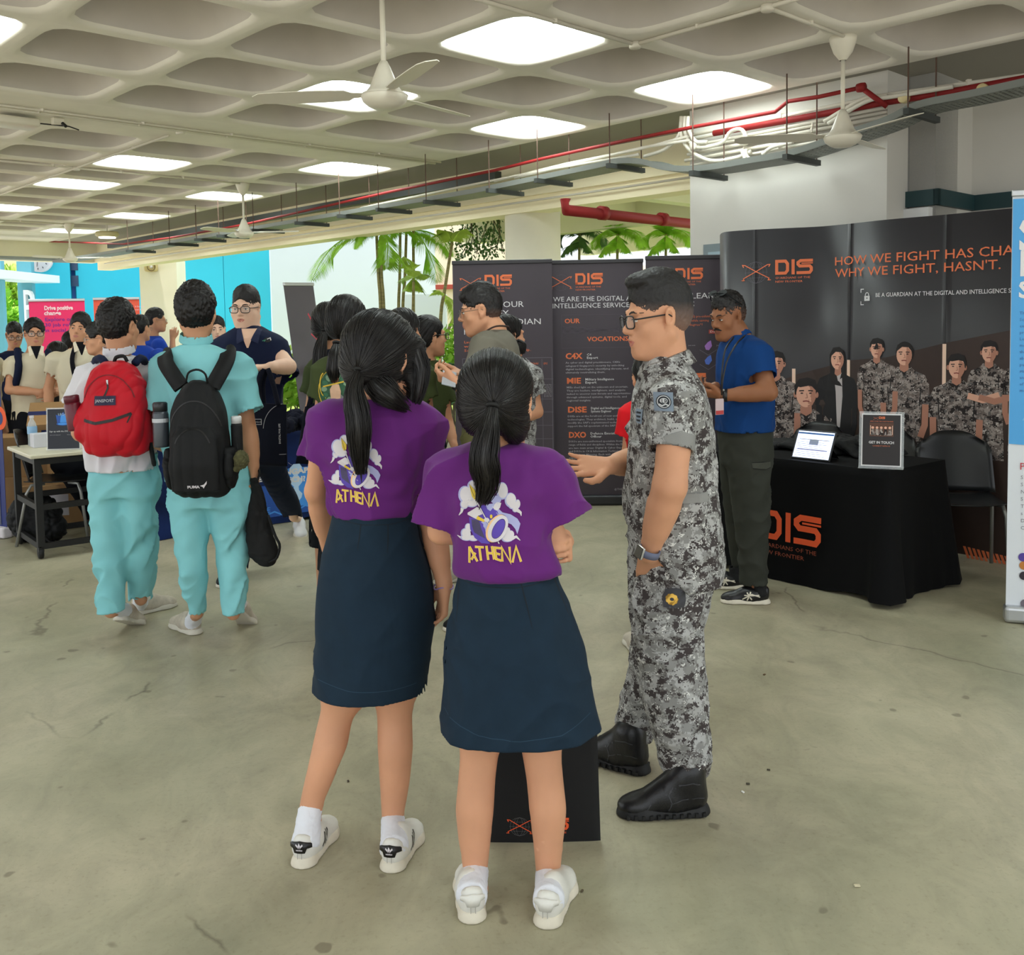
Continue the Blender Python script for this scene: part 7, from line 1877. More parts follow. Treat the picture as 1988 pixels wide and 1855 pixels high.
# -- man in grey t-shirt
DG = 5.0
gm = person('man in grey-olive t-shirt and glasses in profile, dark lanyard, before the first dark banner', DG,
    dict(c=(934, 606), yaw=-92, pitch=-8, s=1.04, nr=.056, glasses='gold'), 'light',
    dict(kind='short', top=.018, side=.004, amp=.004, sc=60, back=-.045, fade=(-.04, .02, (110, 86, 76)), extra=lambda V, h: V.ell(h.w(0, .055, .085), np.array([.062, .045, .035]), h.R, .015)),
    top=dict(mat=m_greyt, rows=[(938, 640, 984, .08, 0), (924, 654, 998, .14, 0), (914, 674, 1006, .18, 0), (911, 710, 1012, .19, 0), (908, 760, 1014, .18, 0), (905, 800, 1012, .175, 0), (904, 830, 1010, .17, 0)],
        sleeves=[((946, 672, -.14), (928, 722, -.2), .078, .074), ((946, 674, .16), (920, 724, .24), .075, .07)], wr=(.010, 6), seed=71),
    arms=[dict(pts=[(944, 680, -.15), (920, 765, -.22), (884, 742, -.24)], r=(.052, .044, .030), hand=dict(d=(-1, .3, .35), n=(.2, .6, .7), side=-1, s=1.0, curl=(.6, .7, .8, .9), thumb=.5)),
          dict(pts=[(944, 680, .16), (915, 755, .22), (898, 728, .02)], r=(.052, .044, .030), hand=dict(d=(-1, -.2, .2), n=(.2, -.1, .9), side=1, s=1.0, curl=(.5, .6, .7, .8), thumb=.6))],
    bottom=dict(kind='trousers', mat=m_khaki, hip=[(902, 800, 1008, .15, 0), (900, 850, 1004, .15, 0)],
        legs=[[(898, 830, 970, .11, -.06), (900, 950, 968, .10, -.08), (910, 1080, 966, .085, -.08), (915, 1200, 962, .07, -.08)], [(930, 830, 1006, .11, .08), (935, 950, 1000, .10, .10), (940, 1080, 990, .085, .10), (945, 1190, 985, .07, .10)]], wr=(.012, 8)),
    shoes=[dict(p=(960, 1222), yaw=-92, L=.27, up=m_packblk, sole=m_rubber), dict(p=(985, 1205), yaw=-88, L=.27, up=m_packblk, sole=m_rubber)], socks=None)
lanyard(gm, [W(928, 662, DG-.14), W(942, 645, DG-.13), W(962, 634, DG-.11), W(984, 634, DG-.05), W(990, 640, DG)], mat('black_lanyard_orange_print', (60, 40, 34), .8))
wq = W(893, 748, DG-.235); MB().lathe(wq, [(.031, 0), (.037, 0), (.037, .024), (.031, .024)], 20, (-1, .2, .6)).obj('watch', m_blackm, gm['root'], True)
ph = empty('smartphone', W(872, 735, DG-.22), 'pale smartphone held by the man in grey-olive t-shirt', 'phone'); MB().rbox(W(872, 735, DG-.24), (.07, .009, .14), .006, Rx_(-1.1)@Rz_(.3)).obj('body', mat('silver_phone', (170, 176, 184), .3), ph)

# -- girls in olive green
def olive_print(g, px, py, D, txt, s=1.0):
    P = Print(.004, .001); mg = mat('print_leaf_green', (40, 84, 58), .7); ml = mat('print_sage', (120, 150, 120), .7); my = mat('print_yellow', (214, 178, 52), .7); msk = mat('print_tan', (206, 168, 140), .7); mgr = mat('print_grey', (120, 120, 124), .7)
    P.disc(0, .0, .085*s, my, 0, .10*s, 24); P.disc(0, .002, .081*s, mg, 1, .096*s, 24)
    for k in range(14): a = k*.45; P.disc(.055*s*math.cos(a), .06*s*math.sin(a)+.01, .016*s, ml if k % 2 else mat('print_forest', (52, 104, 74), .7), 2, .011*s, 8, rot=a)
    P.poly([(-.06*s, -.06*s), (-.01*s, -.02*s), (.02*s, -.01*s), (.065*s, -.055*s), (.03*s, -.085*s), (-.03*s, -.085*s)], mgr, 3)
    P.poly([(-.022*s, -.05*s), (-.026*s, .01*s), (-.01*s, .035*s), (.016*s, .03*s), (.024*s, -.0*s), (.018*s, -.05*s)], msk, 4); P.disc(-.002*s, .052*s, .017*s, mat('print_brown', (110, 70, 48), .7), 4, .02*s)
    P.stroke([(-.06*s, .02*s), (.05*s, .045*s)], .006*s, my, 5); P.stroke(arc_pts(-.055*s, .03*s, .02*s, .05*s, 100, 260), .005*s, my, 5)
    P.text(txt, 0, -.132*s, .028*s, my, 'C', bold=.06, width=.155*s)
    P.obj('print', on(px, py, D-.5, obs=[g['top']]), g['top'], .02)
m_drkskirt = mat('black_skirt_cloth', (22, 24, 30), .9, spec=.2)
def backgirl(label, D, cx, cy, yaw, s, knot, tail_, rad, top_rows, slv, arms, mtop, n=260, hem=None, pants=None, skin='light', extra=None, glasses=None, vox=None, inf=.010, shoes=True, skm=None):
    lowpx = [r for r in top_rows][-1]; x0, y0, x1, b = lowpx[:4]; yf = 2964/D+630-.0169*((x0+x1)/2-994); k = 1900/D
    bot = pants if pants else dict(kind='skirt', mat=skm or m_drkskirt, rows=[(x0+2, y0-22, x1-2, b-.005, 0), (x0, y0+.12*k, x1, b, 0), (x0-4, y0+.35*k, x1+4, b+.01, 0), (x0-6, yf-.42*k, x1+6, b+.02, 0)])
    cxm = (x0+x1)/2; lw = .055*k
    legs = [[(cxm-lw*1.9, yf-.50*k, cxm-lw*.1, .055, 0), (cxm-lw*1.7, yf-.28*k, cxm-lw*.3, .05, 0), (cxm-lw*1.5, yf-.09*k, cxm-lw*.5, .035, 0)], [(cxm+lw*.1, yf-.50*k, cxm+lw*1.9, .055, 0), (cxm+lw*.3, yf-.28*k, cxm+lw*1.7, .05, 0), (cxm+lw*.5, yf-.09*k, cxm+lw*1.5, .035, 0)]] if not pants else []
    sh = [dict(p=(cxm-lw, yf+4), yaw=yaw, L=.24, up=m_wool, sole=m_wsole), dict(p=(cxm+lw, yf+4), yaw=yaw, L=.24, up=m_wool, sole=m_wsole)]
    return person(label, D, dict(c=(cx, cy), yaw=yaw, s=s, nr=.046, glasses=glasses), skin, dict(kind='pony', knot=knot, tail=tail_, rad=rad, n=n, tn=200, inf=inf, sr=.0018, tr=.0022, **({'extra': extra} if extra else {})),
        top=dict(mat=mtop, rows=top_rows, sleeves=slv, wr=(.009, 7), seed=int(cx)), arms=arms, legs=legs, bottom=bot, shoes=sh, vox=vox, socks=None)
w1 = backgirl('girl in olive green shirt with ponytail, second from the left of the green group', 4.62, 675, 630, 20, 1.05, (655, 664, -.10), [(650, 690, -.13), (648, 720, -.14), (650, 748, -.12)], [.014, .028, .032, .014],
    [(654, 682, 698, .07, 0), (636, 696, 722, .10, 0), (624, 716, 736, .125, 0), (618, 760, 740, .13, 0), (620, 820, 736, .125, 0), (624, 880, 732, .12, 0)], [((636, 722, 0), (622, 775, 0), .068, .072), ((724, 722, 0), (738, 775, 0), .068, .072)],
    [dict(pts=[(636, 724, 0), (620, 830, .03), (640, 850, .22)], r=(.042, .036, .026)), dict(pts=[(724, 724, 0), (740, 830, .03), (715, 850, .22)], r=(.042, .036, .026))], m_olive)
olive_print(w1, 652, 760, 4.62, 'ARTEMIS', 1.05)
w2 = backgirl('girl with very long ponytail at the left end of the green group', 5.15, 640, 636, 10, 1.0, (631, 640, -.10), [(622, 680, -.13), (620, 730, -.13), (618, 775, -.11)], [.014, .034, .036, .016],
    [(624, 682, 662, .07, 0), (610, 696, 684, .10, 0), (604, 716, 692, .12, 0), (602, 760, 694, .125, 0), (604, 820, 692, .12, 0), (606, 870, 690, .12, 0)], [((616, 722, 0), (606, 765, 0), .062, .066), ((680, 722, 0), (690, 765, 0), .062, .066)],
    [dict(pts=[(616, 724, 0), (604, 800, .03), (620, 820, .22)], r=(.040, .034, .025)), dict(pts=[(680, 724, 0), (694, 800, .03), (675, 820, .22)], r=(.040, .034, .025))], m_olive)
w3 = backgirl('girl with glasses in olive green shirt turned right, navy tote on her shoulder', 5.95, 833, 655, 58, 1.02, (812, 662, -.02), [(806, 676, -.06), (806, 690, -.08)], [.022, .026, .012],
    [(800, 700, 850, .065, 0), (790, 712, 862, .10, 0), (784, 730, 868, .115, 0), (782, 780, 868, .12, 0), (784, 830, 866, .12, 0), (786, 880, 864, .12, 0)], [((796, 728, 0), (786, 780, 0), .06, .066), ((856, 728, 0), (866, 784, 0), .060, .066)],
    [dict(pts=[(796, 728, 0), (784, 820, .03), (800, 850, .15)], r=(.040, .034, .025)), dict(pts=[(856, 728, 0), (868, 820, -.02), (882, 866, -.12)], r=(.040, .034, .024), hand=dict(d=(.3, .2, -1), n=(-1, 0, 0), side=1, s=.9))], m_olive, glasses='black')
w4 = backgirl('girl in olive green shirt half hidden behind the taller purple girl', 5.1, 783, 648, 28, 1.0, (806, 664, -.10), [(810, 680, -.12), (810, 696, -.11)], [.014, .022, .010],
    [(768, 690, 806, .065, 0), (756, 704, 822, .10, 0), (748, 722, 832, .12, 0), (746, 770, 834, .125, 0), (748, 830, 830, .12, 0), (750, 880, 828, .12, 0)], [((758, 728, 0), (750, 775, 0), .06, .066), ((820, 728, 0), (830, 775, 0), .060, .066)],
    [dict(pts=[(758, 728, 0), (746, 820, .03), (765, 850, .2)], r=(.040, .034, .025)), dict(pts=[(820, 728, 0), (832, 820, .03), (815, 850, .2)], r=(.040, .034, .025))], m_olive)
olive_print(w4, 786, 772, 5.1, 'ARTEMIS THE', 1.0)
bg = empty('tote_bag', W(850, 870, 5.75), 'navy tote bag with small white label on the shoulder of the green girl with glasses', 'bag')
o, C = bag_mesh('pouch', [(806, 800), (856, 800), (868, 868), (812, 872)], 5.72, .05, m_nvbag, None, None, root=bg)
straps(bg, [[W(812, 802, 5.72), W(813, 760, 5.74), W(818, 715, 5.80), W(826, 697, 5.92)], [W(840, 802, 5.74), W(824, 755, 5.76), W(824, 715, 5.82), W(832, 697, 5.94)]], .022, m_nvbag)
P = Print(.003, .001); P.stroke([(-.022, -.016), (.022, -.016), (.022, .016), (-.022, .016)], .003, m_pvs, 0, True).text('DIGITAL', 0, -.004, .008, m_pvs, 'C', res=1); P.obj('label', on(846, 817, 5.4, obs=[o]), bg, .02)
# woman in uniform behind the grey shirt
w5 = backgirl('woman with ponytail in grey camouflage uniform behind the man in grey-olive', 5.7, 985, 655, 60, 1.0, (1003, 664, -.06), [(1012, 672, -.08), (1014, 690, -.09)], [.016, .028, .014],
    [(970, 692, 1014, .07, 0), (962, 706, 1030, .11, 0), (958, 724, 1038, .125, 0), (958, 780, 1040, .13, 0), (960, 830, 1040, .125, 0), (962, 870, 1040, .12, 0)], [((972, 728, 0), (964, 765, 0), .06, .066), ((1028, 728, 0), (1038, 768, 0), .064, .068)],
    [dict(pts=[(972, 728, 0), (958, 800, .03), (950, 830, .1)], r=(.040, .034, .025)), dict(pts=[(1028, 728, 0), (1042, 800, -.02), (1000, 815, -.15)], r=(.042, .036, .026))], m_camo,
    pants=dict(kind='trousers', mat=m_camo, hip=[(962, 850, 1040, .12, 0), (964, 900, 1038, .12, 0)], legs=[[(964, 890, 1004, .09, 0), (968, 1000, 1002, .08, 0), (972, 1110, 1000, .07, 0)], [(1000, 890, 1038, .09, 0), (1002, 1000, 1036, .08, 0), (1004, 1110, 1032, .07, 0)]]))
w6 = backgirl('person in red shirt with black strap mostly hidden behind the soldier', 4.6, 1262, 735, -10, .98, (1258, 740, -.10), [(1258, 760, -.12), (1258, 780, -.11)], [.016, .022, .012],
    [(1242, 772, 1286, .07, 0), (1228, 786, 1306, .10, 0), (1217, 806, 1318, .12, 0), (1214, 850, 1322, .125, 0), (1218, 900, 1318, .12, 0), (1222, 950, 1314, .12, 0)], [((1230, 806, 0), (1218, 850, 0), .062, .062), ((1304, 806, 0), (1316, 852, 0), .062, .066)],
    [dict(pts=[(1230, 806, 0), (1219, 890, .03), (1232, 930, .15)], r=(.040, .034, .025)), dict(pts=[(1304, 806, 0), (1318, 900, .03), (1305, 940, .15)], r=(.040, .034, .025))], m_red_t)
MB().tube(spline([W(1246, 782, 4.5), W(1238, 800, 4.48), W(1230, 830, 4.47), W(1226, 870, 4.48)], 12), .020, 6).obj('strap', m_packblk, w6['root'], True)
# ---------------------------------------------------------------- left side: crowd, trolley, boxes, banners
def crowd(label, D, cx, cy, yaw, shirt, trou, skin='light', s=1.0, top=.016, side=.006, glasses=None, pitch=0, roll=0, collar=None, arms=None, wid=1.0, vox=.0095, hair=None, mouth=0, over=None):
    k = 1900/D; t = math.radians(yaw); A_ = lambda a, b: math.hypot(a*math.cos(t), b*math.sin(t)); B_ = lambda a, b: math.hypot(a*math.sin(t), b*math.cos(t))
    y0 = cy; yh = 630-.0169*(cx-994); yf = yh+1.56*k
    def R(dy, a, b, sh=0): return (cx+sh*k-A_(a*wid, b)*k, y0+dy*k, cx+sh*k+A_(a*wid, b)*k, B_(a*wid, b))
    ox = -math.sin(t)*.03
    rows = [R(.155, .065, .065, ox), R(.185, .13, .085, ox), R(.225, .175, .10, ox), R(.32, .185, .115, ox), R(.45, .17, .115, ox), R(.60, .155, .11, ox), R(.74, .16, .115, ox)]
    rt = np.array([math.cos(t), -math.sin(t)]); fw = np.array([math.sin(t), math.cos(t)])
    def J(r, f, dz): return (cx+ox*k+(rt[0]*r+fw[0]*f)*k, y0+dz*k, rt[1]*r+fw[1]*f)
    if arms is None: arms = [((-.20, 0, .25), (-.235, -.02, .52), (-.22, .08, .76)), ((.20, 0, .25), (.235, -.02, .52), (.22, .08, .76))]
    AR = []; SL = []
    for a in arms:
        P = [J(*q) for q in a[:3]]; d = a[3] if len(a) > 3 else (0, .2, -1); dw = np.array([rt[0]*d[0]+fw[0]*d[1], rt[1]*d[0]+fw[1]*d[1], d[2]])
        sd = 1 if a[0][0] > 0 else -1; nrm = np.array([-rt[0]*sd, -rt[1]*sd, 0.05])
        AR.append(dict(pts=P, r=(.045, .038, .027), hand=dict(d=dw, n=nrm, side=1 if sd < 0 else -1, s=.95, curl=(.5, .6, .7, .8))))
        e = [P[0][i]*.42+P[1][i]*.58 for i in range(3)]; SL.append((P[0], tuple(e), .068, .066))
    yt = y0+.68*k; L_ = []
    for q in (-1, 1):
        c0 = cx+ox*k+rt[0]*q*.085*k; dy = rt[1]*q*.085
        L_.append([(c0-.085*k, yt+.02*k, c0+.085*k, .085, dy), (c0-.075*k, yt+.35*k, c0+.075*k, .075, dy), (c0-.06*k, (yt+yf)/2+.15*k, c0+.06*k, .065, dy), (c0-.05*k, yf-.07*k, c0+.05*k, .055, dy)])
    bot = dict(kind='trousers', mat=trou, hip=[R(.66, .155, .11, ox)+(0,), R(.80, .16, .115, ox)+(0,)], legs=L_, wr=(.008, 8))
    sh = [dict(p=(cx+ox*k+rt[0]*q*.09*k, yf), yaw=yaw, L=.26, up=m_packblk, sole=m_rubber) for q in (-1, 1)]
    if over: bot['legs'] = over[0]; bot['hip'] = over[1]; sh = over[2]
    hr = hair or dict(kind='short', top=top, side=side, amp=.006, sc=50, back=-.04)
    return person(label, D, dict(c=(cx, cy), yaw=yaw, pitch=pitch, roll=roll, s=s, nr=.050, glasses=glasses, mouth=mouth), skin, hr,
        top=dict(mat=shirt, rows=[r+(0,) for r in rows], sleeves=SL, collar=(.062, .022, collar, None) if collar else None, wr=(.009, 7), seed=abs(int(cx))+3), arms=AR, bottom=bot, shoes=sh, vox=vox, socks=None)
clasp = [((-.20, 0, .25), (-.25, .02, .48), (-.06, .24, .52), (1, .2, .1)), ((.20, 0, .25), (.25, .02, .48), (.06, .24, .50), (-1, .2, .1))]
p = crowd('boy in cream school shirt and glasses, hands clasped, dark backpack straps', 8.5, 67, 650, 148, m_creamsh, m_drkt, 'light', 1.0, .020, .014, 'black', arms=clasp, wid=1.15)
flaps(p, 70, 680, 8.5, 1.1, mat('cream_collar', (238, 228, 204), .85), 'dark')
for q in ((34, 678, 36, 715, 30, 750), (93, 682, 98, 705, 96, 730)):
    MB().tube(spline([W(q[0], q[1], 8.42), W(q[2], q[3], 8.33), W(q[4], q[5], 8.36)], 10), .030, 6).obj('backpack_strap', m_navy, p['root'], True)
p = crowd('boy in cream school shirt looking at the camera between pink banner and woman in black', 8.25, 155, 640, 172, m_creamsh, m_drkt, 'light', 1.0, .022, .010, None, roll=-8,
    arms=[((-.20, 0, .25), (-.24, .02, .50), (-.12, .22, .55)), ((.20, 0, .25), (.26, -.02, .50), (.27, .10, .74))])
flaps(p, 158, 672, 8.25, 1.1, mat('cream_collar', (238, 228, 204), .85), 'dark')
MB().tube(spline([W(146, 672, 8.17), W(140, 700, 8.10), W(146, 735, 8.10)], 10), .020, 6).obj('backpack_strap', m_drkt, p['root'], True)
crowd('woman with glasses and black top in profile beside the red backpack boy', 7.7, 192, 660, -118, mat('black_top_cloth', (20, 20, 22), .9), m_drkt, 'light', 1.0, .020, .014, 'gold', pitch=-4, over=([[(140, 860, 205, .11, 0), (92, 886, 180, .10, -.05), (98, 905, 179, .10, -.08), (120, 932, 181, .09, -.05), (142, 962, 183, .08, 0), (158, 990, 184, .065, .05), (166, 1008, 184, .055, .05)], [(160, 860, 222, .11, .1), (150, 920, 216, .09, .15), (170, 990, 212, .07, .2), (178, 1016, 208, .06, .2)]], [(158, 800, 222, .13, 0), (146, 850, 220, .13, 0), (120, 880, 210, .12, 0)], [dict(p=(180, 1018), yaw=-100, L=.26, up=m_wool, sole=m_rubber), dict(p=(200, 1010), yaw=-110, L=.26, up=m_wool, sole=m_rubber)]))
crowd('man in dark shirt and glasses looking down at the far left', 10.2, 28, 652, 150, m_navy, m_drkt, 'tan', 1.0, .018, .004, 'black', pitch=-18)
crowd('boy in bright blue t-shirt with hand on chin, facing right', 10.4, 303, 624, 75, m_blue_t, m_drkt, 'tan', 1.0, .018, .006, 'gold', arms=[((.20, 0, .25), (.20, .16, .46), (.04, .20, .18), (0, .1, 1)), ((-.20, 0, .25), (-.22, .10, .50), (.02, .22, .46), (1, .2, 0))])
crowd('boy in dark blue sports shirt and glasses half hidden behind the red backpack boy', 9.6, 273, 640, 20, m_blue_t, m_drkt, 'light', 1.0, .018, .008, 'gold')
crowd('man mostly hidden behind the shoulder of the boy in aqua', 9.3, 421, 642, 160, m_dgrey, m_drkt, 'fair', .98, .016, .006)
crowd('boy in cream shirt cut off by the left picture edge', 8.4, -26, 650, 120, m_creamsh, m_drkt, 'light', 1.0, .016, .008)
crowd('girl with low dark ponytail in grey dress near the pink banner', 8.9, 113, 690, 8, m_dgrey, m_dgrey, 'light', .96, hair=dict(kind='pony', knot=(117, 702, -.09), tail=[(119, 720, -.12), (119, 745, -.12)], rad=[.02, .04, .02], n=120, tn=80, inf=.012, sr=.002, tr=.003))
crowd('small dark-haired person behind the boy in cream near the pink banner', 9.6, 140, 668, 20, m_creamsh, m_drkt, 'light', .9, .016, .010)
# trolley table
m_lam = mat('cream_laminate', (214, 208, 184), .4); m_fr = mat('black_powder_coat', (20, 20, 22), .5)
tr = empty('trolley_table', (-3.2, 7.0, 0), 'black steel trolley table on castors with cream laminate top', 'table')
Bc = np.array([-3.26, 6.62, 0]); d1 = unit(np.array([-.62, .78, 0])); d2 = unit(np.array([.78, .62, 0])); La, Lb, Tz = .66, .62, .715; RT = np.stack([d1, -d2, np.array([0, 0, 1.0])], 1)
tp = lambda u, v, z: Bc+d1*u+d2*v+np.array([0, 0, z])
MB().rbox(tp(La/2, Lb/2, Tz), (La+.06, Lb+.06, .026), .006, RT).obj('table_top', m_lam, tr)
for u in (.02, La-.02):
    for v in (.02, Lb-.02):
        MB().box(tp(u, v, (Tz+.08)/2), (.045, .045, Tz-.10), RT).obj('leg', m_fr, tr)
        cst = MB().lathe(tp(u, v, .045)-d2*.014+d1*.02, [(0, 0), (.042, 0), (.045, .014), (.042, .028), (0, .028)], 16, d2).obj('castor', m_blk_rub, tr, True)
        MB().box(tp(u, v, .068), (.03, .034, .03), RT).obj('castor_fork', m_fr, cst)
for z in (.09, .36, Tz-.04):
    for v in (.02, Lb-.02): MB().box(tp(La/2, v, z), (La-.04, .03, .04), RT).obj('rail', m_fr, tr)
    for u in (.02, La-.02): MB().box(tp(u, Lb/2, z), (.03, Lb-.04, .04), RT).obj('rail', m_fr, tr)
TT = Tz+.0135
def onT(px, py, z=TT): return Gz(px, py, z)
# things on the trolley
b = onT(64, 866); bt_ = empty('water_bottle', b, 'clear plastic water bottle with pale blue label on the trolley', 'bottle')
MB().lathe(b, [(0, 0), (.030, 0), (.033, .01), (.031, .05), (.033, .09), (.033, .14), (.026, .17), (.013, .195), (.013, .21), (0, .21)], 20).obj('body', mat('clear_plastic', (225, 235, 240), .08, alpha=.35, spec=.8), bt_, True)
MB().lathe(b+np.array([0, 0, .09]), [(.0345, 0), (.0345, .055)], 20).obj('label', mat('pale_blue_label', (140, 180, 215), .5), bt_, True); MB().lathe(b+np.array([0, 0, .205]), [(0, 0), (.016, 0), (.016, .018), (0, .018)], 14).obj('cap', m_prwhite, bt_)
q = onT(79, 869)+np.array([0, .05, .05]); MB().rbox(q, (.11, .16, .10), .004, RT).obj('carton', mat('white_carton', (206, 206, 214), .6)); tag(bpy.data.objects['carton'], 'small white box on the trolley beside the water bottle', 'box')
# leaflet stand
sx = unit(np.array([1, .10, 0])); sn = np.cross(sx, (0, 0, 1)); up = unit(np.array([0, 0, 1.0])-sn*.10); c = onT(124, 874)+up*.15; Rs = np.stack([sx, -sn, up], 1)
sg = empty('sign_holder', c-up*.15, 'dark leaflet with glowing blue picture standing on the trolley', 'sign')
MB().box(c, (.235, .004, .30), Rs).obj('acrylic_plate', m_acr, sg); lf = MB().box(c+sn*.003, (.222, .002, .288), Rs).obj('leaflet', m_pvw, sg); MB().box(c-up*.149-sn*.03, (.235, .07, .004), np.stack([sx, -sn, np.array([0, 0, 1.0])], 1)).obj('foot', m_acr, sg)
P = Print(.002, .0005); P.rect(-.107, -.140, .214, .280, mat('leaflet_night_blue', (22, 26, 40), .5)).disc(0, .035, .046, m_glow2, 1, .012).disc(0, .035, .036, m_glow, 2, .008)
P.poly([(-.04, .04), (-.05, .10), (-.02, .09), (0, .12), (.02, .09), (.05, .10), (.04, .04)], m_glow2, 1).poly([(-.022, .045), (-.016, .095), (.016, .095), (.022, .045)], m_glow, 2).text('LEGAL', 0, .095, .016, m_pale, 'C', layer=3, width=.07)
P.text('Sign up with the DIS Instagram', 0, -.022, .011, m_pvw, 'C', res=1, layer=1, width=.19).text('Join our channel', -.055, -.045, .006, m_pvs, 'C', res=1, layer=1, width=.07).text('Find out more', .055, -.045, .006, m_pvs, 'C', res=1, layer=1, width=.06)
P.obj('lettering', frame(c+sn*.004, sx, sn, up), lf)
# slanting parcel with navy tape
cb = mat('cardboard', (186, 146, 100), .85, var=.06, vscale=6); ntp = mat('navy_tape', (40, 52, 110), .4)
def box_thing(name, label, c, size, R, m=cb, tape=None, flap=False):
    b = empty(name, np.array(c)-np.array([0, 0, size[2]/2]), label, 'box'); MB().rbox(c, size, .004, R).obj('body', m, b)
    c = np.array(c)
    if tape is not None:
        MB().box(c+R[:, 2]*(size[2]/2+.001), (size[0]+.002, .05, .002), R).obj('tape', tape, b); MB().box(c-R[:, 1]*(size[1]/2+.001), (size[0]*.5, .002, .05), R).obj('tape', tape, b)
    if flap:
        MB().box(c-R[:, 1]*(size[1]/2+.002)+R[:, 2]*.01, (size[0]*.5, .002, size[2]*.5), R).obj('paper_label', m_prwhite, b)
    return b
Rb = np.stack([unit(np.array([.9, .3, 0])), unit(np.array([-.3, .9, 0])), np.array([0, 0, 1.0])], 1)@Rx_(.55)
box_thing('parcel', 'cardboard parcel with navy tape leaning open on the back of the trolley', onT(62, 858)+np.array([.06, .30, .13]), (.40, .30, .16), Rb, cb, ntp)
# cartons on the floor behind
box_thing('cardboard_box', 'cardboard box with white label on the floor behind the trolley', W(112, 983, 7.9)*np.array([1, 1, 0])+np.array([0, 0, .17]), (.46, .34, .34), Rz_(.25), cb, None, True)
box_thing('cardboard_box', 'large cardboard box behind the trolley legs, nearest the left edge', W(48, 975, 8.0)*np.array([1, 1, 0])+np.array([0, 0, .20]), (.50, .40, .40), Rz_(-.1))
box_thing('cardboard_box', 'cardboard box stacked on top of the large box behind the trolley', W(52, 975, 8.0)*np.array([1, 1, 0])+np.array([0, 0, .40+.16]), (.44, .36, .32), Rz_(.18))
box_thing('cardboard_box', 'cardboard box beside the labelled one, near the legs of the red backpack boy', W(155, 975, 8.3)*np.array([1, 1, 0])+np.array([0, 0, .16]), (.30, .36, .32), Rz_(.1))
# backpack on the floor, chair
q = W(70, 1048, 7.25); q[2] = 0; b = empty('backpack', q, 'black backpack slumped on the floor under the trolley', 'backpack')
V = Vol(q-.35, q+np.array([.35, .35, .5]), .009); V.ell(q+np.array([.0, 0, .17]), (.20, .13, .20), Ry_(.3), 0); V.ell(q+np.array([.10, -.03, .10]), (.14, .12, .12), None, .03); V.plane(q+np.array([0, 0, .004]), (0, 0, -1), q-.4, q+.4); put('body', V.mesh('body', wrinkle(.012, 11, 77)), m_packblk, b)
MB().tube(spline([q+np.array([.12, -.13, .06]), q+np.array([.22, -.18, .012]), q+np.array([.30, -.16, .010])], 10), .010, 6).obj('strap', m_packblk, b, True)
c = W(118, 1030, 7.35); chair('black plastic chair with grey legs beside the trolley', c, 75, None)
o = bpy.data.objects[[o.name for o in bpy.data.objects if o.name.startswith('plastic_chair')][-1]]
# seated person: dark trousers reaching to the right
# banners on the left
def lbanner(label, px0, px1, D, H, m, pyb=960):
    a = W(px0, pyb, D); b = W(px1, pyb, D+.05); return rollup(label, a, b, H, m, m_alu, m_alu)
m_pink = mat('hot_pink_print', (240, 36, 104), .5); m_sal = mat('coral_print', (238, 92, 66), .5); m_purp = mat('print_purple_ink', (110, 40, 150), .6); m_ppk = mat('print_pale_pink', (250, 214, 222), .6)
r, pn, f = lbanner('hot pink roll-up banner with pale heading behind the boys in cream shirts', 74, 181, 13.2, 1.98, m_pink)
P = Print(.004, .001); pn.text(P, 'Drive positive', 86, 602, 8, m_ppk, 56, bold=.04); pn.text(P, 'change', 86, 612, 8, m_ppk, 33, bold=.04)
for i, (t, w) in enumerate((('Explore over', 66), ('30 job roles', 60), ('in social service', 82))): pn.text(P, t, 87, 624+i*10.5, 7, m_purp, w, bold=.01)
a = pn.uv(126, 668); P.stroke([(a[0]-.04, a[1]+.06), (a[0], a[1]-.05), (a[0]+.0, a[1]+.02), (a[0]+.06, a[1]+.05), (a[0]+.05, a[1]-.03), (a[0], a[1]-.06)], .010, m_purp)
P.obj('lettering', pn.fn(), r)
r, pn, f = lbanner('coral roll-up banner behind the red backpack boy and blue shirt boy', 198, 286, 13.0, 1.98, m_sal)
P = Print(.004, .001); pn.text(P, 'in line with', 262, 597, 4, m_ppk, 18, res=1); pn.text(P, 'your story', 262, 603, 4, m_ppk, 18, res=1); P.obj('lettering', pn.fn(), r)
# edge-on dark banner leaning, and navy banner at the left edge
a = W(601, 900, 9.6); b = a+np.array([.18, .55, 0]); r, pn, f = rollup('dark banner seen nearly edge-on beside the white wall', a, b, 2.0, m_char, m_alu, m_alu, lean=.0)
r.rotation_euler = (0, -.10, 0)
P = Print(.004, .001); P.stroke([(.05, 1.7), (.3, 1.45), (.5, 1.6)], .02, mat('print_crimson', (190, 40, 60), .6)).stroke([(.1, 1.5), (.4, 1.35), (.55, 1.2)], .015, mat('print_crimson', (190, 40, 60), .6)).rect(.15, 1.1, .3, .08, m_pvo).rect(.15, .9, .2, .06, m_pvo).text('THE DIS', .1, .62, .05, m_pvs); P.obj('lettering', pn.fn(), r)
a = W(-52, 1010, 7.6); b = W(14, 1030, 7.35); r, pn, f = rollup('navy banner with orange curve cut off by the left edge', a, b, 1.25, mat('navy_print', (22, 40, 110), .5), m_prwhite, m_alu)
P = Print(.004, .001); u, v = pn.uv(0, 812); P.disc(u, v, .09, m_or, 0).disc(u-.01, v, .055, mat('navy_print', (22, 40, 110), .5), 1); P.rect(.0, .1, .4, .5, mat('slate_print', (70, 74, 100), .5)); P.obj('print', pn.fn(), r)
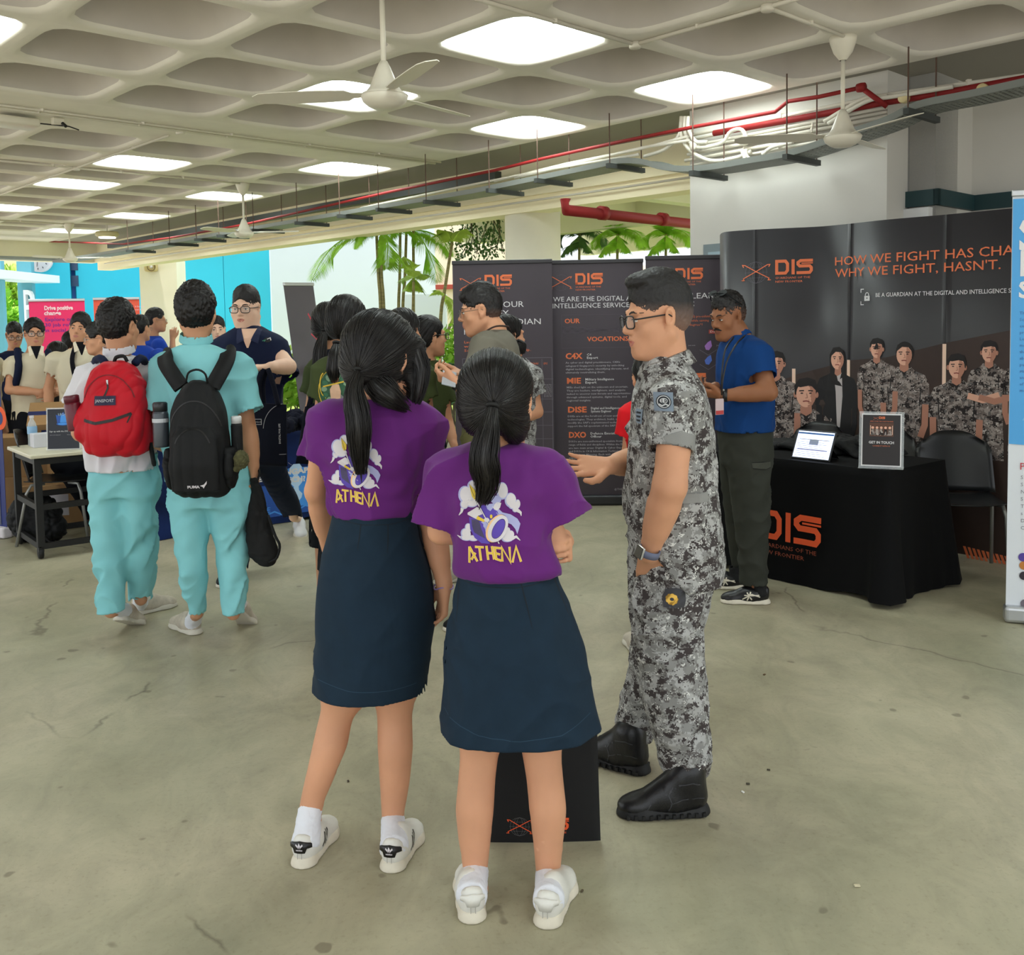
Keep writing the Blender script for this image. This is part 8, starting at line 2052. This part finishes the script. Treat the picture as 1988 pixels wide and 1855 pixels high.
# letter B and clock on the far wall
B_ = W(45, 632, 26.42); bo = empty('letter_sign', B_, 'tall pale letter B fixed to the teal wall', 'sign')
g, f = text_geo('B', .0, 3); g = g*1.0/.72; g = g*np.array([.42, 1]); v = [np.array([B_[0]+x, 26.42, B_[2]+y]) for x, y in g]; n = len(v); mb = MB(); mb.add(v, f); mb.add([q+np.array([0, .12, 0]) for q in v], f)
bm = bmesh.new(); vs = [bm.verts.new(q) for q in v]
for q in f:
    try: bm.faces.new([vs[i] for i in q])
    except ValueError: pass
rr_ = bmesh.ops.extrude_face_region(bm, geom=bm.faces[:]); bmesh.ops.translate(bm, verts=[e for e in rr_['geom'] if isinstance(e, bmesh.types.BMVert)], vec=(0, .14, 0)); me = bpy.data.meshes.new('letter'); bm.to_mesh(me); bm.free(); put('letter', me, mat('pale_metal_letter', (225, 230, 232), .5), bo)
c = W(73, 503, 27.4); ck = empty('wall_clock', c, 'white double-sided clock hanging below the far eaves', 'clock'); MB().lathe(c, [(0, 0), (.34, 0), (.36, .03), (.36, .18), (.34, .2), (0, .2)], 32, (0, 1, 0)).obj('case', m_prwhite, ck, True)
P = Print(.01, .004)
for k in range(12): a = k*PI/6; P.stroke([(.30*math.sin(a), .30*math.cos(a)), (.25*math.sin(a), .25*math.cos(a))], .02, m_blackm)
P.stroke([(0, 0), (.16, .02)], .02, m_blackm, 1).stroke([(0, 0), (-.02, -.22)], .014, m_blackm, 1); P.obj('dial_marks', frame(c, (1, 0, 0), (0, -1, 0)), ck)
# horn loudspeaker on the pier
c = W(293, 519, 21.5); hs = empty('horn_loudspeaker', c, 'beige horn loudspeaker on the cream corner pier', 'loudspeaker'); MB().rbox(c, (.26, .22, .20), .05, None, 3).obj('housing', mat('beige_plastic', (196, 176, 128), .5), hs, True)
MB().lathe(c+np.array([.05, -.10, 0]), [(.03, .10), (.05, .04), (.085, -.02), (.095, -.02), (.06, .06), (.03, .12)], 24, (0, 1, 0)).obj('horn', mat('brown_horn', (120, 96, 58), .5), hs, True); MB().lathe(c+np.array([.05, -.13, 0]), [(0, 0), (.035, 0), (.03, .03), (0, .03)], 16, (0, 1, 0)).obj('driver', m_prwhite, hs, True)
MB().tube(spline([c+np.array([-.1, .0, .1]), W(283, 508, 21.4), W(276, 499, 21.5)], 8), .012, 6).obj('cable', mat('beige_plastic', (196, 176, 128), .5), hs, True)
# ---------------------------------------------------------------- ceiling services
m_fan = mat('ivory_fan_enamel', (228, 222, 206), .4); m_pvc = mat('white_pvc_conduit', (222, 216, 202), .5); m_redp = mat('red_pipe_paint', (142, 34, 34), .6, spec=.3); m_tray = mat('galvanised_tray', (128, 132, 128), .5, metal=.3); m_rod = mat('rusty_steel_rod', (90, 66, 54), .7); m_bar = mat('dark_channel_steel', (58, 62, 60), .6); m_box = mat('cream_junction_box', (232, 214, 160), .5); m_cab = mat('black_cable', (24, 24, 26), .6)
def fan(label, p, zh, ang, canopy=True):
    """p ceiling point, zh height of the motor"""
    r = empty('ceiling_fan', (p[0], p[1], zh), label, 'fan', 'ceiling fans under the coffered ceiling'); x, y, z = p[0], p[1], HC
    MB().lathe((x, y, z-.15), [(.022, 0), (.06, .05), (.085, .12), (.09, .15), (0, .15)], 28).obj('canopy', m_fan, r, True)
    MB().tube([(x, y, zh+.12), (x, y, z-.10)], .014, 12).obj('rod', m_fan, r, True)
    mo = MB().lathe((x, y, zh), [(0, -.055), (.06, -.052), (.085, -.040), (.112, -.018), (.122, .006), (.118, .022), (.095, .034), (.075, .06), (.055, .11), (.035, .16), (.020, .19), (0, .19)], 36).obj('motor_housing', m_fan, r, True)
    MB().lathe((x, y, zh), [(.118, .010), (.125, .013), (.118, .016)], 36).obj('trim_ring', mat('ivory_ring', (206, 200, 184), .35), mo, True)
    for k in range(3):
        a = math.radians(ang+120*k); d = np.array([math.cos(a), math.sin(a), 0]); t = np.array([-d[1], d[0], 0]); c0 = np.array([x, y, zh+.022]); v = []
        for u, w in ((.10, .022), (.17, .03), (.20, .058), (.35, .068), (.55, .066), (.66, .058), (.70, .03)):
            tl = .22; up = np.array([0, 0, 1.0]); s1 = t*math.cos(tl)+up*math.sin(tl); nn = np.cross(d, s1)
            v += [c0+d*u+s1*w+nn*.002, c0+d*u-s1*w+nn*.002, c0+d*u-s1*w-nn*.002, c0+d*u+s1*w-nn*.002]
        F = [(i*4+q, i*4+(q+1) % 4, (i+1)*4+(q+1) % 4, (i+1)*4+q) for i in range(6) for q in range(4)]+[(0, 1, 2, 3), (27, 26, 25, 24)]
        MB().add(v, F).obj('blade', m_fan, r)
fan('nearest ceiling fan, hanging above the girls', ab(.50, 3.50), 2.75, 55)
fan('ceiling fan before the right wall and cable tray', ab(3.52, 4.46), 2.75, 50)
fan('ceiling fan further back in the middle of the hall', ab(3.57, -3.76), 2.77, 0)
fan('farthest ceiling fan near the far left corner', ab(3.49, -9.72), 2.80, 0)
cn = [0]
def conduit(pts, r=.011, label='thin white conduit fixed along the ceiling', m=m_pvc, grp='white conduits on the ceiling', cat='pipe', clips=True, name='conduit'):
    pts = [np.array(p, float) for p in pts]; o = MB().tube(pts, r, 8).obj(name, m, None, True); tag(o, label, cat, grp)
    if clips:
        mb = []
        for a, b in zip(pts, pts[1:]):
            L = np.linalg.norm(b-a); k = int(L/.9)
            for i in range(1, k+1):
                q = a+(b-a)*i/(k+1); MB().box(q+np.array([0, 0, .006]), (.03, .03, r*2.4)).obj('clip', m, o)
    return o
zc = HC-.014
conduit([ab(-4, -1.02, zc), ab(4.5, -1.02, zc)], .012, 'longest white conduit along the beam between the two ceiling bays')
conduit([ab(-4, -.92, zc), ab(4.5, -.92, zc)], .010, 'second white conduit along the beam, beside the longest one')
conduit([ab(-.5, 3.5, zc), ab(2.55, 3.5, zc)], .014, 'white conduit from the nearest fan to the junction between skylights')
conduit([ab(2.55, 3.5, zc), ab(2.55, 4.5, zc), ab(2.55, 6.5, zc)], .014, 'white conduit crossing the ceiling at the upper right')
conduit([ab(2.55, 4.5, zc), ab(3.52, 4.5, zc)], .012, 'short white conduit leading to the fan near the right wall')
conduit([ab(1.5, -1.3, zc), ab(1.5, -7, zc), ab(1.5, -11, zc)], .012, 'white conduit running back through the far ceiling bay')
conduit([ab(-1, -3.7, zc), ab(3.5, -3.7, zc)], .012, 'white conduit leading to the middle fan in the far bay')
conduit([ab(-2, -9.7, zc), ab(3.5, -9.7, zc)], .012, 'white conduit leading to the farthest fan')
for i, (a, b) in enumerate(((2.55, 3.5), (2.55, 4.5), (1.5, -1.05), (1.5, -3.7))):
    q = ab(a, b, HC-.022); o = MB().lathe(q, [(0, -.018), (.036, -.018), (.04, -.010), (.04, .02), (0, .02)], 20).obj('junction_box', m_pvc, None, True)
    tag(o, ['round white junction box between the near skylights', 'round white junction box at the upper right of the ceiling', 'round white junction box on the beam between the bays', 'round white junction box inside the far ceiling bay'][i], 'junction box', 'junction boxes on the ceiling')
# cable tray: path in plan coordinates (a,b,z)
def apt(px, py, a): return abpix(px, py, a=a)
TP = [ab(4.3, -12.6, 2.93)]+[ab(4.3, b, 2.92) for b in (-10, -6, -3, 0)]+[apt(1160, 334, 4.3), apt(1215, 322, 4.3), apt(1262, 322, 4.3), apt(1310, 334, 4.3), apt(1376, 336, 4.3), apt(1470, 322, 4.3), apt(1557, 306, 4.3), apt(1660, 272, 4.3), apt(1740, 244, 4.3), apt(1800, 216, 4.3), apt(1900, 196, 4.3), apt(2040, 166, 4.3), apt(2200, 130, 4.3)]
TPs = np.concatenate([np.array(TP[:5]), spline(TP[4:], 60)[1:]])
tr_ = empty('cable_tray', TPs[10]-np.array([0, 0, .0]), 'long perforated metal cable tray hung below the ceiling edge', 'cable tray')
def ribbon(name, path, off0, off1, dz0, dz1, m, root, th=.003):
    v = []; n = len(path)
    for p in path: v += [p+A3*off0+np.array([0, 0, dz0]), p+A3*off1+np.array([0, 0, dz1]), p+A3*off1+np.array([0, 0, dz1+th]), p+A3*off0+np.array([0, 0, dz0+th])] if off0 != off1 else [p+A3*off0+np.array([0, 0, dz0]), p+A3*off0+np.array([0, 0, dz1]), p+A3*(off0+th)+np.array([0, 0, dz1]), p+A3*(off0+th)+np.array([0, 0, dz0])]
    F = [(i*4+q, i*4+(q+1) % 4, (i+1)*4+(q+1) % 4, (i+1)*4+q) for i in range(n-1) for q in range(4)]
    return MB().add(v, F).obj(name, m, root)
def perf_mat():
    m = mat('perforated_tray_steel', (140, 144, 138), .5, metal=.2); nt = m.node_tree; N = nt.nodes; L = nt.links; b = N['Principled BSDF']
    tc = N.new('ShaderNodeTexCoord'); mp = N.new('ShaderNodeMapping'); mp.inputs['Rotation'].default_value = (0, 0, TH); mp.inputs['Scale'].default_value = (26, 26, 26); L.new(tc.outputs['Object'], mp.inputs[0])
    fr_ = N.new('ShaderNodeVectorMath'); fr_.operation = 'FRACTION'; L.new(mp.outputs[0], fr_.inputs[0])
    sb = N.new('ShaderNodeVectorMath'); sb.operation = 'SUBTRACT'; sb.inputs[1].default_value = (.5, .5, 0); L.new(fr_.outputs[0], sb.inputs[0])
    ml = N.new('ShaderNodeVectorMath'); ml.operation = 'MULTIPLY'; ml.inputs[1].default_value = (1, 1, 0); L.new(sb.outputs[0], ml.inputs[0]); ln = N.new('ShaderNodeVectorMath'); ln.operation = 'LENGTH'; L.new(ml.outputs[0], ln.inputs[0])
    g = N.new('ShaderNodeMath'); g.operation = 'GREATER_THAN'; g.inputs[1].default_value = .27; L.new(ln.outputs['Value'], g.inputs[0]); L.new(g.outputs[0], b.inputs['Alpha'])
    return m
m_perf = perf_mat()
ribbon('tray_base', TPs, -.15, .15, 0, 0, m_perf, tr_); ribbon('side_rail', TPs, -.15, -.15, 0, .05, m_tray, tr_); ribbon('side_rail', TPs, .15, .15, 0, .05, m_tray, tr_)
bars = [(273, 471), (355, 462), (408, 455), (452, 449), (520, 443), (606, 434), (689, 421), (765, 408), (858, 391), (981, 375), (1075, 352), (1215, 327), (1376, 344), (1557, 316), (1790, 236)]
for i, (px, py) in enumerate(bars):
    p = apt(px, py-4, 4.3); bcv = bcoord(p); j = int(np.argmin(np.abs(np.array([bcoord(q) for q in TPs])-bcv))); z = TPs[j][2]
    c = ab(4.3, bcv, z-.022); MB().box(c, (.50, .042, .042), RAB).obj('bracket', m_bar, tr_)
    for s_ in (-.22, .22): MB().tube([ab(4.3+s_, bcv, z-.03), ab(4.3+s_, bcv, HC if s_ < 0 else HC+.02)], .0055, 6).obj('hanger_rod', m_rod, tr_)
# black cables lying on the tray
for k in range(4):
    P = [q+A3*(-.12+.03*k)+np.array([0, 0, .018+.006*math.sin(i*.7+k)]) for i, q in enumerate(TPs)]
    o = MB().tube(P, .009, 6).obj('cable', m_cab if k < 3 else m_pvc, None, True); tag(o, ('outermost black cable', 'second black cable', 'third black cable', 'white cable')[k]+' lying lengthwise in the perforated tray', 'cable', 'cables lying in the tray')
# red pipes
def rp(pts, a): return [apt(x, y, a) for x, y in pts]
o = MB().tube(rp([(90, 469), (240, 474), (330, 462), (470, 437), (760, 372), (960, 331), (1050, 309), (1200, 276), (1350, 246), (1505, 217)], 4.42)+rp([(1530, 197), (1590, 188), (1672, 170)], 4.42), .016, 10).obj('red_pipe', m_redp, None, True); tag(o, 'thin red pipe running the whole length beside the cable tray', 'pipe')
q = apt(1672, 170, 4.42); v_ = MB().lathe(q-B3*.03, [(0, 0), (.032, 0), (.036, .03), (.032, .06), (0, .06)], 14, B3).obj('valve', m_redp, o, True)
o = MB().tube([q, apt(1722, 207, 4.5)], .02, 10).obj('red_pipe', m_redp, None, True); tag(o, 'short slanting red pipe below the valve behind the right fan', 'pipe')
o = MB().tube(rp([(1386, 259), (1540, 232), (1722, 198), (1860, 176), (2060, 140)], 4.56), .026, 10).obj('red_pipe', m_redp, None, True); tag(o, 'thick red pipe on the right wall behind the conduits', 'pipe')
# conduits on the wall above the tray
WL = [((1335, 300), (1722, 226)), ((1338, 290), (1722, 217)), ((1345, 262), (1722, 184)), ((1350, 270), (1722, 192)), ((1330, 312), (1722, 240)), ((1340, 322), (1720, 250)), ((1360, 281), (1722, 208))]
for i, (a, b) in enumerate(WL):
    conduit([apt(*a, 4.57), apt(*b, 4.57)]+([apt(2060, 128+4*i, 4.57)] if i in (2, 3) else []), .012 if i % 2 else .015, ('third lowest', 'fourth from top', 'topmost', 'second from top', 'second lowest', 'lowest', 'third from top')[i]+' of the parallel white conduits on the right wall', grp='parallel conduits on the right wall')
for nm_, pts in zip(('middle', 'lowest', 'longest'), ([(960, 352), (1100, 318), (1240, 290), (1345, 262)], [(1000, 346), (1140, 312), (1250, 286), (1340, 272)], [(700, 404), (900, 362), (1060, 330), (1240, 300)])):
    conduit([apt(x, y, 4.5) for x, y in pts], .013, nm_+' white conduit leading from the left to the bundle on the right wall', grp='conduits leading to the wall bundle', clips=False)
FX = [[(1323, 226), (1322, 262), (1340, 292), (1380, 312), (1430, 306), (1458, 294)], [(1330, 226), (1330, 258), (1352, 285), (1400, 278), (1418, 256), (1440, 252), (1452, 274)], [(1336, 226), (1336, 250), (1350, 274), (1372, 276)], [(1326, 226), (1318, 262), (1290, 290), (1250, 304)], [(1448, 290), (1450, 304), (1458, 310), (1470, 312)], [(1440, 292), (1446, 306), (1444, 312)], [(1480, 300), (1500, 286), (1540, 276)], [(1600, 236), (1640, 212), (1680, 190), (1722, 186)], [(1608, 240), (1650, 214), (1690, 194), (1730, 188), (1850, 168)]]
for i, f_ in enumerate(FX):
    o = MB().tube(spline([apt(x, y, 4.53-.02*(i % 3)) for x, y in f_], 26), .017, 8).obj('flexible_conduit', m_pvc, None, True); tag(o, 'flexible white conduit '+('hanging in the widest low loop at the ceiling opening', 'in the high arch beside the junction box', 'short, dropping from the ceiling opening', 'sweeping down left from the ceiling opening', 'short, curling below the bundle', 'shortest, dropping onto the tray', 'rising to the right at the bundle end', 'bending upward behind the right fan', 'bending upward behind the right fan, running on to the right')[i], 'pipe', 'flexible conduit loops above the tray')
for i, (px, py, m_) in enumerate(((1443, 274, m_pvc), (1347, 283, m_pvc), (1754, 190, m_box), (1907, 173, m_box))):
    q = apt(px, py, 4.5); o = MB().lathe(q, [(0, -.02), (.034, -.02), (.038, -.01), (.038, .03), (0, .03)], 20, A3).obj('junction_box', m_, None, True)
    tag(o, ['round white junction box in the middle of the conduit bundle', 'round white junction box at the left of the conduit bundle', 'round cream junction box right of the right fan', 'round yellow junction box at the upper right edge'][i], 'junction box')
# dark strip added for the shadow gap and second tray seen along the far beam
o = MB().box(ab(4.9, -6.0, 3.22), (.10, 11.2, .10), RAB).obj('shadow_gap_strip', m_bar); tag(o, 'dark strip standing in for the shadow gap behind the cable tray', 'strip')
o = MB().tube([ab(5.32, -13, 2.965), ab(5.32, 2.2, 2.965)], .012, 8).obj('conduit', m_pvc, None, True); tag(o, 'thin conduit along the lower edge of the cream beam', 'pipe')
# left run of tray along the far eaves
tl = empty('cable_tray', ab(1, -12.8, 2.98), 'cable tray along the far left eaves beyond the last fan', 'cable tray')
TL_ = [ab(a, -12.75, 2.98) for a in (-4.5, 0, 4.3)]
def ribb(name, off, w, z0, h, m): MB().box(ab(-.1, -12.75+off, z0+h/2), (8.8, w, max(h, .004)), RAB).obj(name, m, tl)
ribb('tray_base', 0, .30, 2.98, .004, m_perf); ribb('side_rail', -.15, .004, 2.98, .05, m_tray); ribb('side_rail', .15, .004, 2.98, .05, m_tray)
for a in np.arange(-3.5, 4.2, 1.3):
    MB().box(ab(a, -12.75, 2.955), (.042, .46, .042), RAB).obj('bracket', m_bar, tl); MB().tube([ab(a, -12.53, 2.95), ab(a, -12.53, HC)], .006, 6).obj('hanger_rod', m_rod, tl)
# red pipe in the covered walkway
P0 = abpix(1098, 408, b=1.6); P1 = abpix(1400, 441, b=1.6)
o = MB().tube([P0+np.array([0, 0, .10]), P0, P1], .05, 12).obj('red_pipe', m_redp, None, True); tag(o, 'large red pipe in the covered walkway beyond the right opening', 'pipe')
for px, py in ((1170, 414), (1286, 426)): q = abpix(px, py, b=1.6); MB().lathe(q-(P1-P0)/np.linalg.norm(P1-P0)*.04, [(0, 0), (.066, 0), (.066, .08), (0, .08)], 16, P1-P0).obj('coupling', m_redp, o, True)
# flood lamp and access box at the left
q = ab(3.0, -8.2, HC); lp = empty('ceiling_lamp', q, 'oval ceiling lamp near the farthest fan', 'lamp'); MB().lathe(W(208, 457, 17.2), [(0, -.03), (.16, -.03), (.20, .0), (.18, .06), (0, .06)], 28).obj('housing', mat('beige_lamp_housing', (206, 196, 150), .5), lp, True); MB().lathe(W(208, 458, 17.2), [(0, -.04), (.14, -.04), (.14, -.02), (0, -.02)], 24).obj('diffuser', mat('lit_diffuser', (255, 250, 235), .4, emit=2.5), lp, True); c_ = W(208, 452, 17.2); MB().tube([c_, (c_[0], c_[1], HC)], .01, 6).obj('stem', m_pvc, lp)
q = Gz(28, 238, HC-.06); pj = empty('wireless_access_box', q, 'white network box with small antenna on the ceiling at the left edge', 'device'); MB().rbox(q, (.34, .26, .07), .02, Rz_(.8), 3).obj('housing', m_fan, pj, True); MB().tube([q+np.array([.18, .05, 0]), q+np.array([.42, .10, -.02]), q+np.array([.50, .11, -.05])], .006, 6).obj('antenna', m_cab, pj)
q = Gz(112, 236, HC-.04); o = MB().rbox(q, (.10, .06, .06), .01, Rz_(.8)).obj('small_camera', m_fan); tag(o, 'small white camera on the ceiling beside the network box', 'camera'); MB().lathe(q+np.array([.05, -.02, -.02]), [(0, 0), (.014, 0), (.014, .05), (0, .05)], 12, (.6, -.3, -.5)).obj('lens', m_cab, o)
# ---------------------------------------------------------------- garden
m_leaf = mat('palm_leaf_green', (150, 204, 62), .5, var=.25, vscale=6, spec=.3); m_leafd = mat('dark_leaf_green', (66, 104, 54), .55, var=.3, vscale=8); m_leafy = mat('young_leaf_yellow_green', (176, 206, 84), .5, var=.2, vscale=6); m_trunk = mat('ringed_palm_stem', (142, 132, 88), .8, var=.3, vscale=30, stretch=(.2, .2, 1.5)); m_trd = mat('dark_stem', (92, 84, 66), .85, var=.2, vscale=20)
def frond(root, pts, L, n=46, m=m_leaf, droop=.6, w=.0135, seed=0):
    rg = np.random.default_rng(seed); R = spline(pts, n+4); T = np.gradient(R, axis=0); T /= np.linalg.norm(T, axis=1)[:, None]; V_ = []; F = []; k = 0
    tv, tf = tube_np(R, np.linspace(.014, .004, len(R)), 5, False); V_.append(tv); F += [list(q) for q in tf]; k = len(tv)
    for i in range(2, n+3):
        t = i/(n+3); ln = L*math.sin(PI*min(1, t*.92+.10))**.6*(1-.25*t)
        side = np.cross(T[i], (0, -.35, 1)); side = unit(side)
        for q in (-1, 1):
            d = unit(side*q+T[i]*.75+np.array([0, 0, -.15-droop*.3])); b = R[i]; ww = w*(.8+.4*rg.random()); l_ = ln*(.85+.3*rg.random()); nrm = unit(np.cross(d, T[i]))*ww; nrm = T[i]*ww*.9
            m1 = b+d*l_*.5+np.array([0, 0, -droop*.05*l_]); e = b+d*l_+np.array([0, 0, -droop*.35*l_])
            V_.append(np.array([b-nrm*.4, b+nrm*.4, m1+nrm, m1-nrm, e])); F += [[k, k+1, k+2, k+3], [k+3, k+2, k+4]]; k += 5
    me = bpy.data.meshes.new('frond'); me.from_pydata([tuple(p) for p in np.concatenate(V_)], [], F); return put('frond', me, m, root)
def stem(root, pts, r, m=m_trunk, name='trunk'):
    return MB().tube(spline(pts, 14), np.linspace(r, r*.75, 14), 8).obj(name, m, root, True)
def palm(label, D, trunks, fronds, grp=None, m=m_leaf):
    b = W(trunks[0][0][0], 640, D); r = empty('palm', (b[0], b[1], -.1), label, 'palm', grp)
    for tr in trunks:
        P = [W(x, y, D) for x, y in tr]; g = P[0].copy(); g[2] = -.1; g[0] += (P[0][0]-P[1][0])*.5; stem(r, [g]+P, .028)
    for i, (pts, L) in enumerate(fronds): frond(r, [W(x, y, D+.25*math.sin(i*2+j)) for j, (x, y) in enumerate(pts)], L, m=m, seed=i)
    return r
palm('slender palm with a large drooping frond toward the white wall', 14.5, [[(739, 600), (735, 540), (731, 455)], [(745, 600), (741, 540), (738, 460)]], [([(733, 452), (690, 455), (650, 476), (622, 510), (604, 548)], .42), ([(735, 452), (715, 448), (700, 458), (688, 485)], .22), ([(740, 448), (752, 470), (752, 500), (750, 524)], .42), ([(738, 452), (770, 440), (800, 452), (820, 475)], .34), ([(737, 450), (745, 430), (770, 415), (800, 412)], .36)])
palm('clump of thin straight palm stems in the middle of the garden', 15.6, [[(774, 610), (776, 540), (777, 450)], [(782, 610), (786, 540), (789, 450)], [(803, 626), (803, 540), (802, 440)]], [([(802, 446), (822, 470), (838, 505), (854, 552)], .46), ([(802, 446), (835, 452), (862, 470), (878, 500)], .36), ([(800, 446), (780, 436), (762, 446), (750, 470)], .34), ([(802, 444), (815, 425), (845, 415), (870, 425)], .36)])
palm('short young palm with star-shaped crown before the white wall', 15.0, [[(800, 640), (802, 600), (803, 540)]], [([(803, 540), (790, 536), (780, 548)], .20), ([(803, 540), (816, 532), (832, 540)], .22), ([(803, 540), (800, 520), (790, 505), (783, 498)], .20), ([(803, 540), (812, 556), (822, 566)], .18), ([(803, 540), (794, 556), (788, 566)], .16)], m=m_leafy)
palm('leaning palm stem beside the first dark banner', 14.0, [[(855, 632), (864, 560), (878, 470)], [(838, 720), (862, 660), (886, 606)]], [([(878, 470), (868, 452), (850, 446)], .26), ([(862, 572), (880, 590), (890, 625), (888, 642)], .20), ([(862, 572), (850, 565), (838, 570)], .16), ([(878, 470), (892, 450), (905, 445)], .26)], m=m_leafy)
for i, (x, D) in enumerate(((1122, 16.5), (1196, 15.5), (1290, 16.0))):
    palm(['palm left in the right hand opening behind the banners', 'palm in the middle of the right hand opening', 'palm at the right of the right hand opening beside the wall'][i], D, [[(x, 600), (x+2, 540), (x+3, 455)]],
        [([(x+3, 458), (x-16, 448), (x-36, 462), (x-44, 486)], .30), ([(x+3, 458), (x+22, 446), (x+44, 456), (x+54, 480)], .32), ([(x+3, 458), (x+14, 470), (x+24, 492)], .26), ([(x+3, 458), (x-8, 472), (x-14, 494)], .24), ([(x+3, 458), (x+2, 436), (x+26, 424)], .28), ([(x+3, 470), (x-20, 480), (x-34, 500)], .22)], m=m_leafd if i == 0 else m_leaf)
def leafmass(name, label, cat, c, ext, n, L, m, seed=1, stems=True, hang=False):
    rg = np.random.default_rng(seed); r = empty(name, (c[0], c[1], c[2]-ext[2]), label, cat); V_ = []; F = []
    P = rg.normal(size=(n, 3)); P /= np.linalg.norm(P, axis=1)[:, None]; P = P*(rg.random(n)[:, None]**.4)*np.array(ext)+np.array(c)
    for i, p in enumerate(P):
        d = unit(rg.normal(size=3)*np.array([1, 1, .5])+(np.array([0, 0, -1.2]) if hang else (p-np.array(c))*1.5)); s = unit(np.cross(d, rg.normal(size=3))); l_ = L*(.6+.8*rg.random()); w = l_*.28
        V_.append([p, p+d*l_*.5+s*w, p+d*l_, p+d*l_*.5-s*w]); F.append((4*i, 4*i+1, 4*i+2, 4*i+3))
    me = bpy.data.meshes.new('foliage'); me.from_pydata([tuple(q) for q in np.concatenate(V_)], [], F); o = put('foliage', me, m, r); o['kind'] = 'stuff'
    if stems:
        for k in range(5):
            e = np.array(c)+np.array([rg.normal()*ext[0]*.5, rg.normal()*ext[1]*.4, ext[2]*.4*(1 if not hang else -1)]); b = np.array([c[0]+rg.normal()*.08, c[1], -.08 if not hang else c[2]+ext[2]]); stem(r, [b, (b+e)/2+rg.normal(size=3)*.05, e], .010, m_trd, 'stem')
    return r
c = W(915, 470, 17.5); leafmass('hanging_creeper', 'sparse dark-leaved creeper hanging below the beam beside the column', 'plant', c, (.55, .4, .50), 420, .075, m_leafd, 3, hang=True)
c = W(955, 465, 17.0); leafmass('hanging_creeper', 'second dark-leaved creeper hanging nearest the round column', 'plant', c, (.22, .3, .62), 200, .075, m_leafd, 4, hang=True)
c = W(560, 735, 11.8); leafmass('shrub', 'bright green shrub behind the man in navy', 'shrub', c, (.32, .3, .32), 1100, .10, m_leafy, 5)
c = W(596, 745, 11.2); leafmass('shrub', 'leafy green shrub beside the edge-on banner', 'shrub', c, (.30, .3, .30), 900, .11, m_leaf, 6)
c = W(880, 690, 12.6); leafmass('shrub', 'loose green shrub beside the first dark banner', 'shrub', c, (.22, .25, .42), 420, .10, m_leaf, 7)
c = W(884, 745, 11.6); leafmass('shrub', 'low dark shrub at the foot of the first dark banner', 'shrub', c, (.22, .25, .22), 420, .09, m_leafd, 8)
c = W(14, 605, 31); leafmass('shrub', 'large yellow-green bush behind the far left passage', 'shrub', c, (1.6, 1.0, 1.3), 2600, .34, m_leafy, 9)
c = W(-10, 640, 29); leafmass('shrub', 'dark green bush at the left edge of the far passage', 'shrub', c, (1.0, .8, 1.0), 1500, .26, m_leaf, 10)
# low white structure and red banded wall beyond the palms
p = W(786, 640, 20); q = W(866, 640, 20)
prism('wall_low_white', [(p[0], 20), (q[0], 20), (q[0], 20.5), (p[0], 20.5)], -.2, W(800, 572, 20)[2], m_white)
p = W(846, 557, 22); q = W(1000, 557, 22)
prism('trim_20', [(p[0], 21.9), (q[0], 21.9), (q[0], 22.3), (p[0], 22.3)], p[2]-.06, p[2]+.04, mat('brick_red_band', (168, 70, 56), .7)); prism('wall_peach', [(p[0], 22), (q[0], 22), (q[0], 22.3), (p[0], 22.3)], -.2, p[2]+1.6, mat('peach_wall_paint', (244, 226, 204), .8))
# debris on the floor
for i, (px, py, c, s_) in enumerate(((1664, 1720, (200, 190, 160), .010), (1130, 1730, (90, 80, 60), .006), (1442, 1538, (235, 235, 230), .007), (1452, 1522, (70, 66, 52), .008), (1484, 1310, (90, 66, 40), .008), (676, 1517, (60, 52, 40), .007), (1492, 1495, (60, 56, 44), .007))):
    q = Gz(px, py, .0035); o = MB().rbox(q, (s_*1.6, s_, .004), .001, Rz_(i)).obj('litter_scrap', mat('scrap_%d' % i, c, .8)); tag(o, ['pale straw scrap at the lower right of the floor', 'tiny dark crumb right of the white sneakers', 'tiny white paper scrap right of the boots', 'dark crumb above the white paper scrap', 'brown crumb on the floor below the draped table', 'dark crumb left of the taller girl', 'small dark crumb right of the soldier'][i], 'scrap')
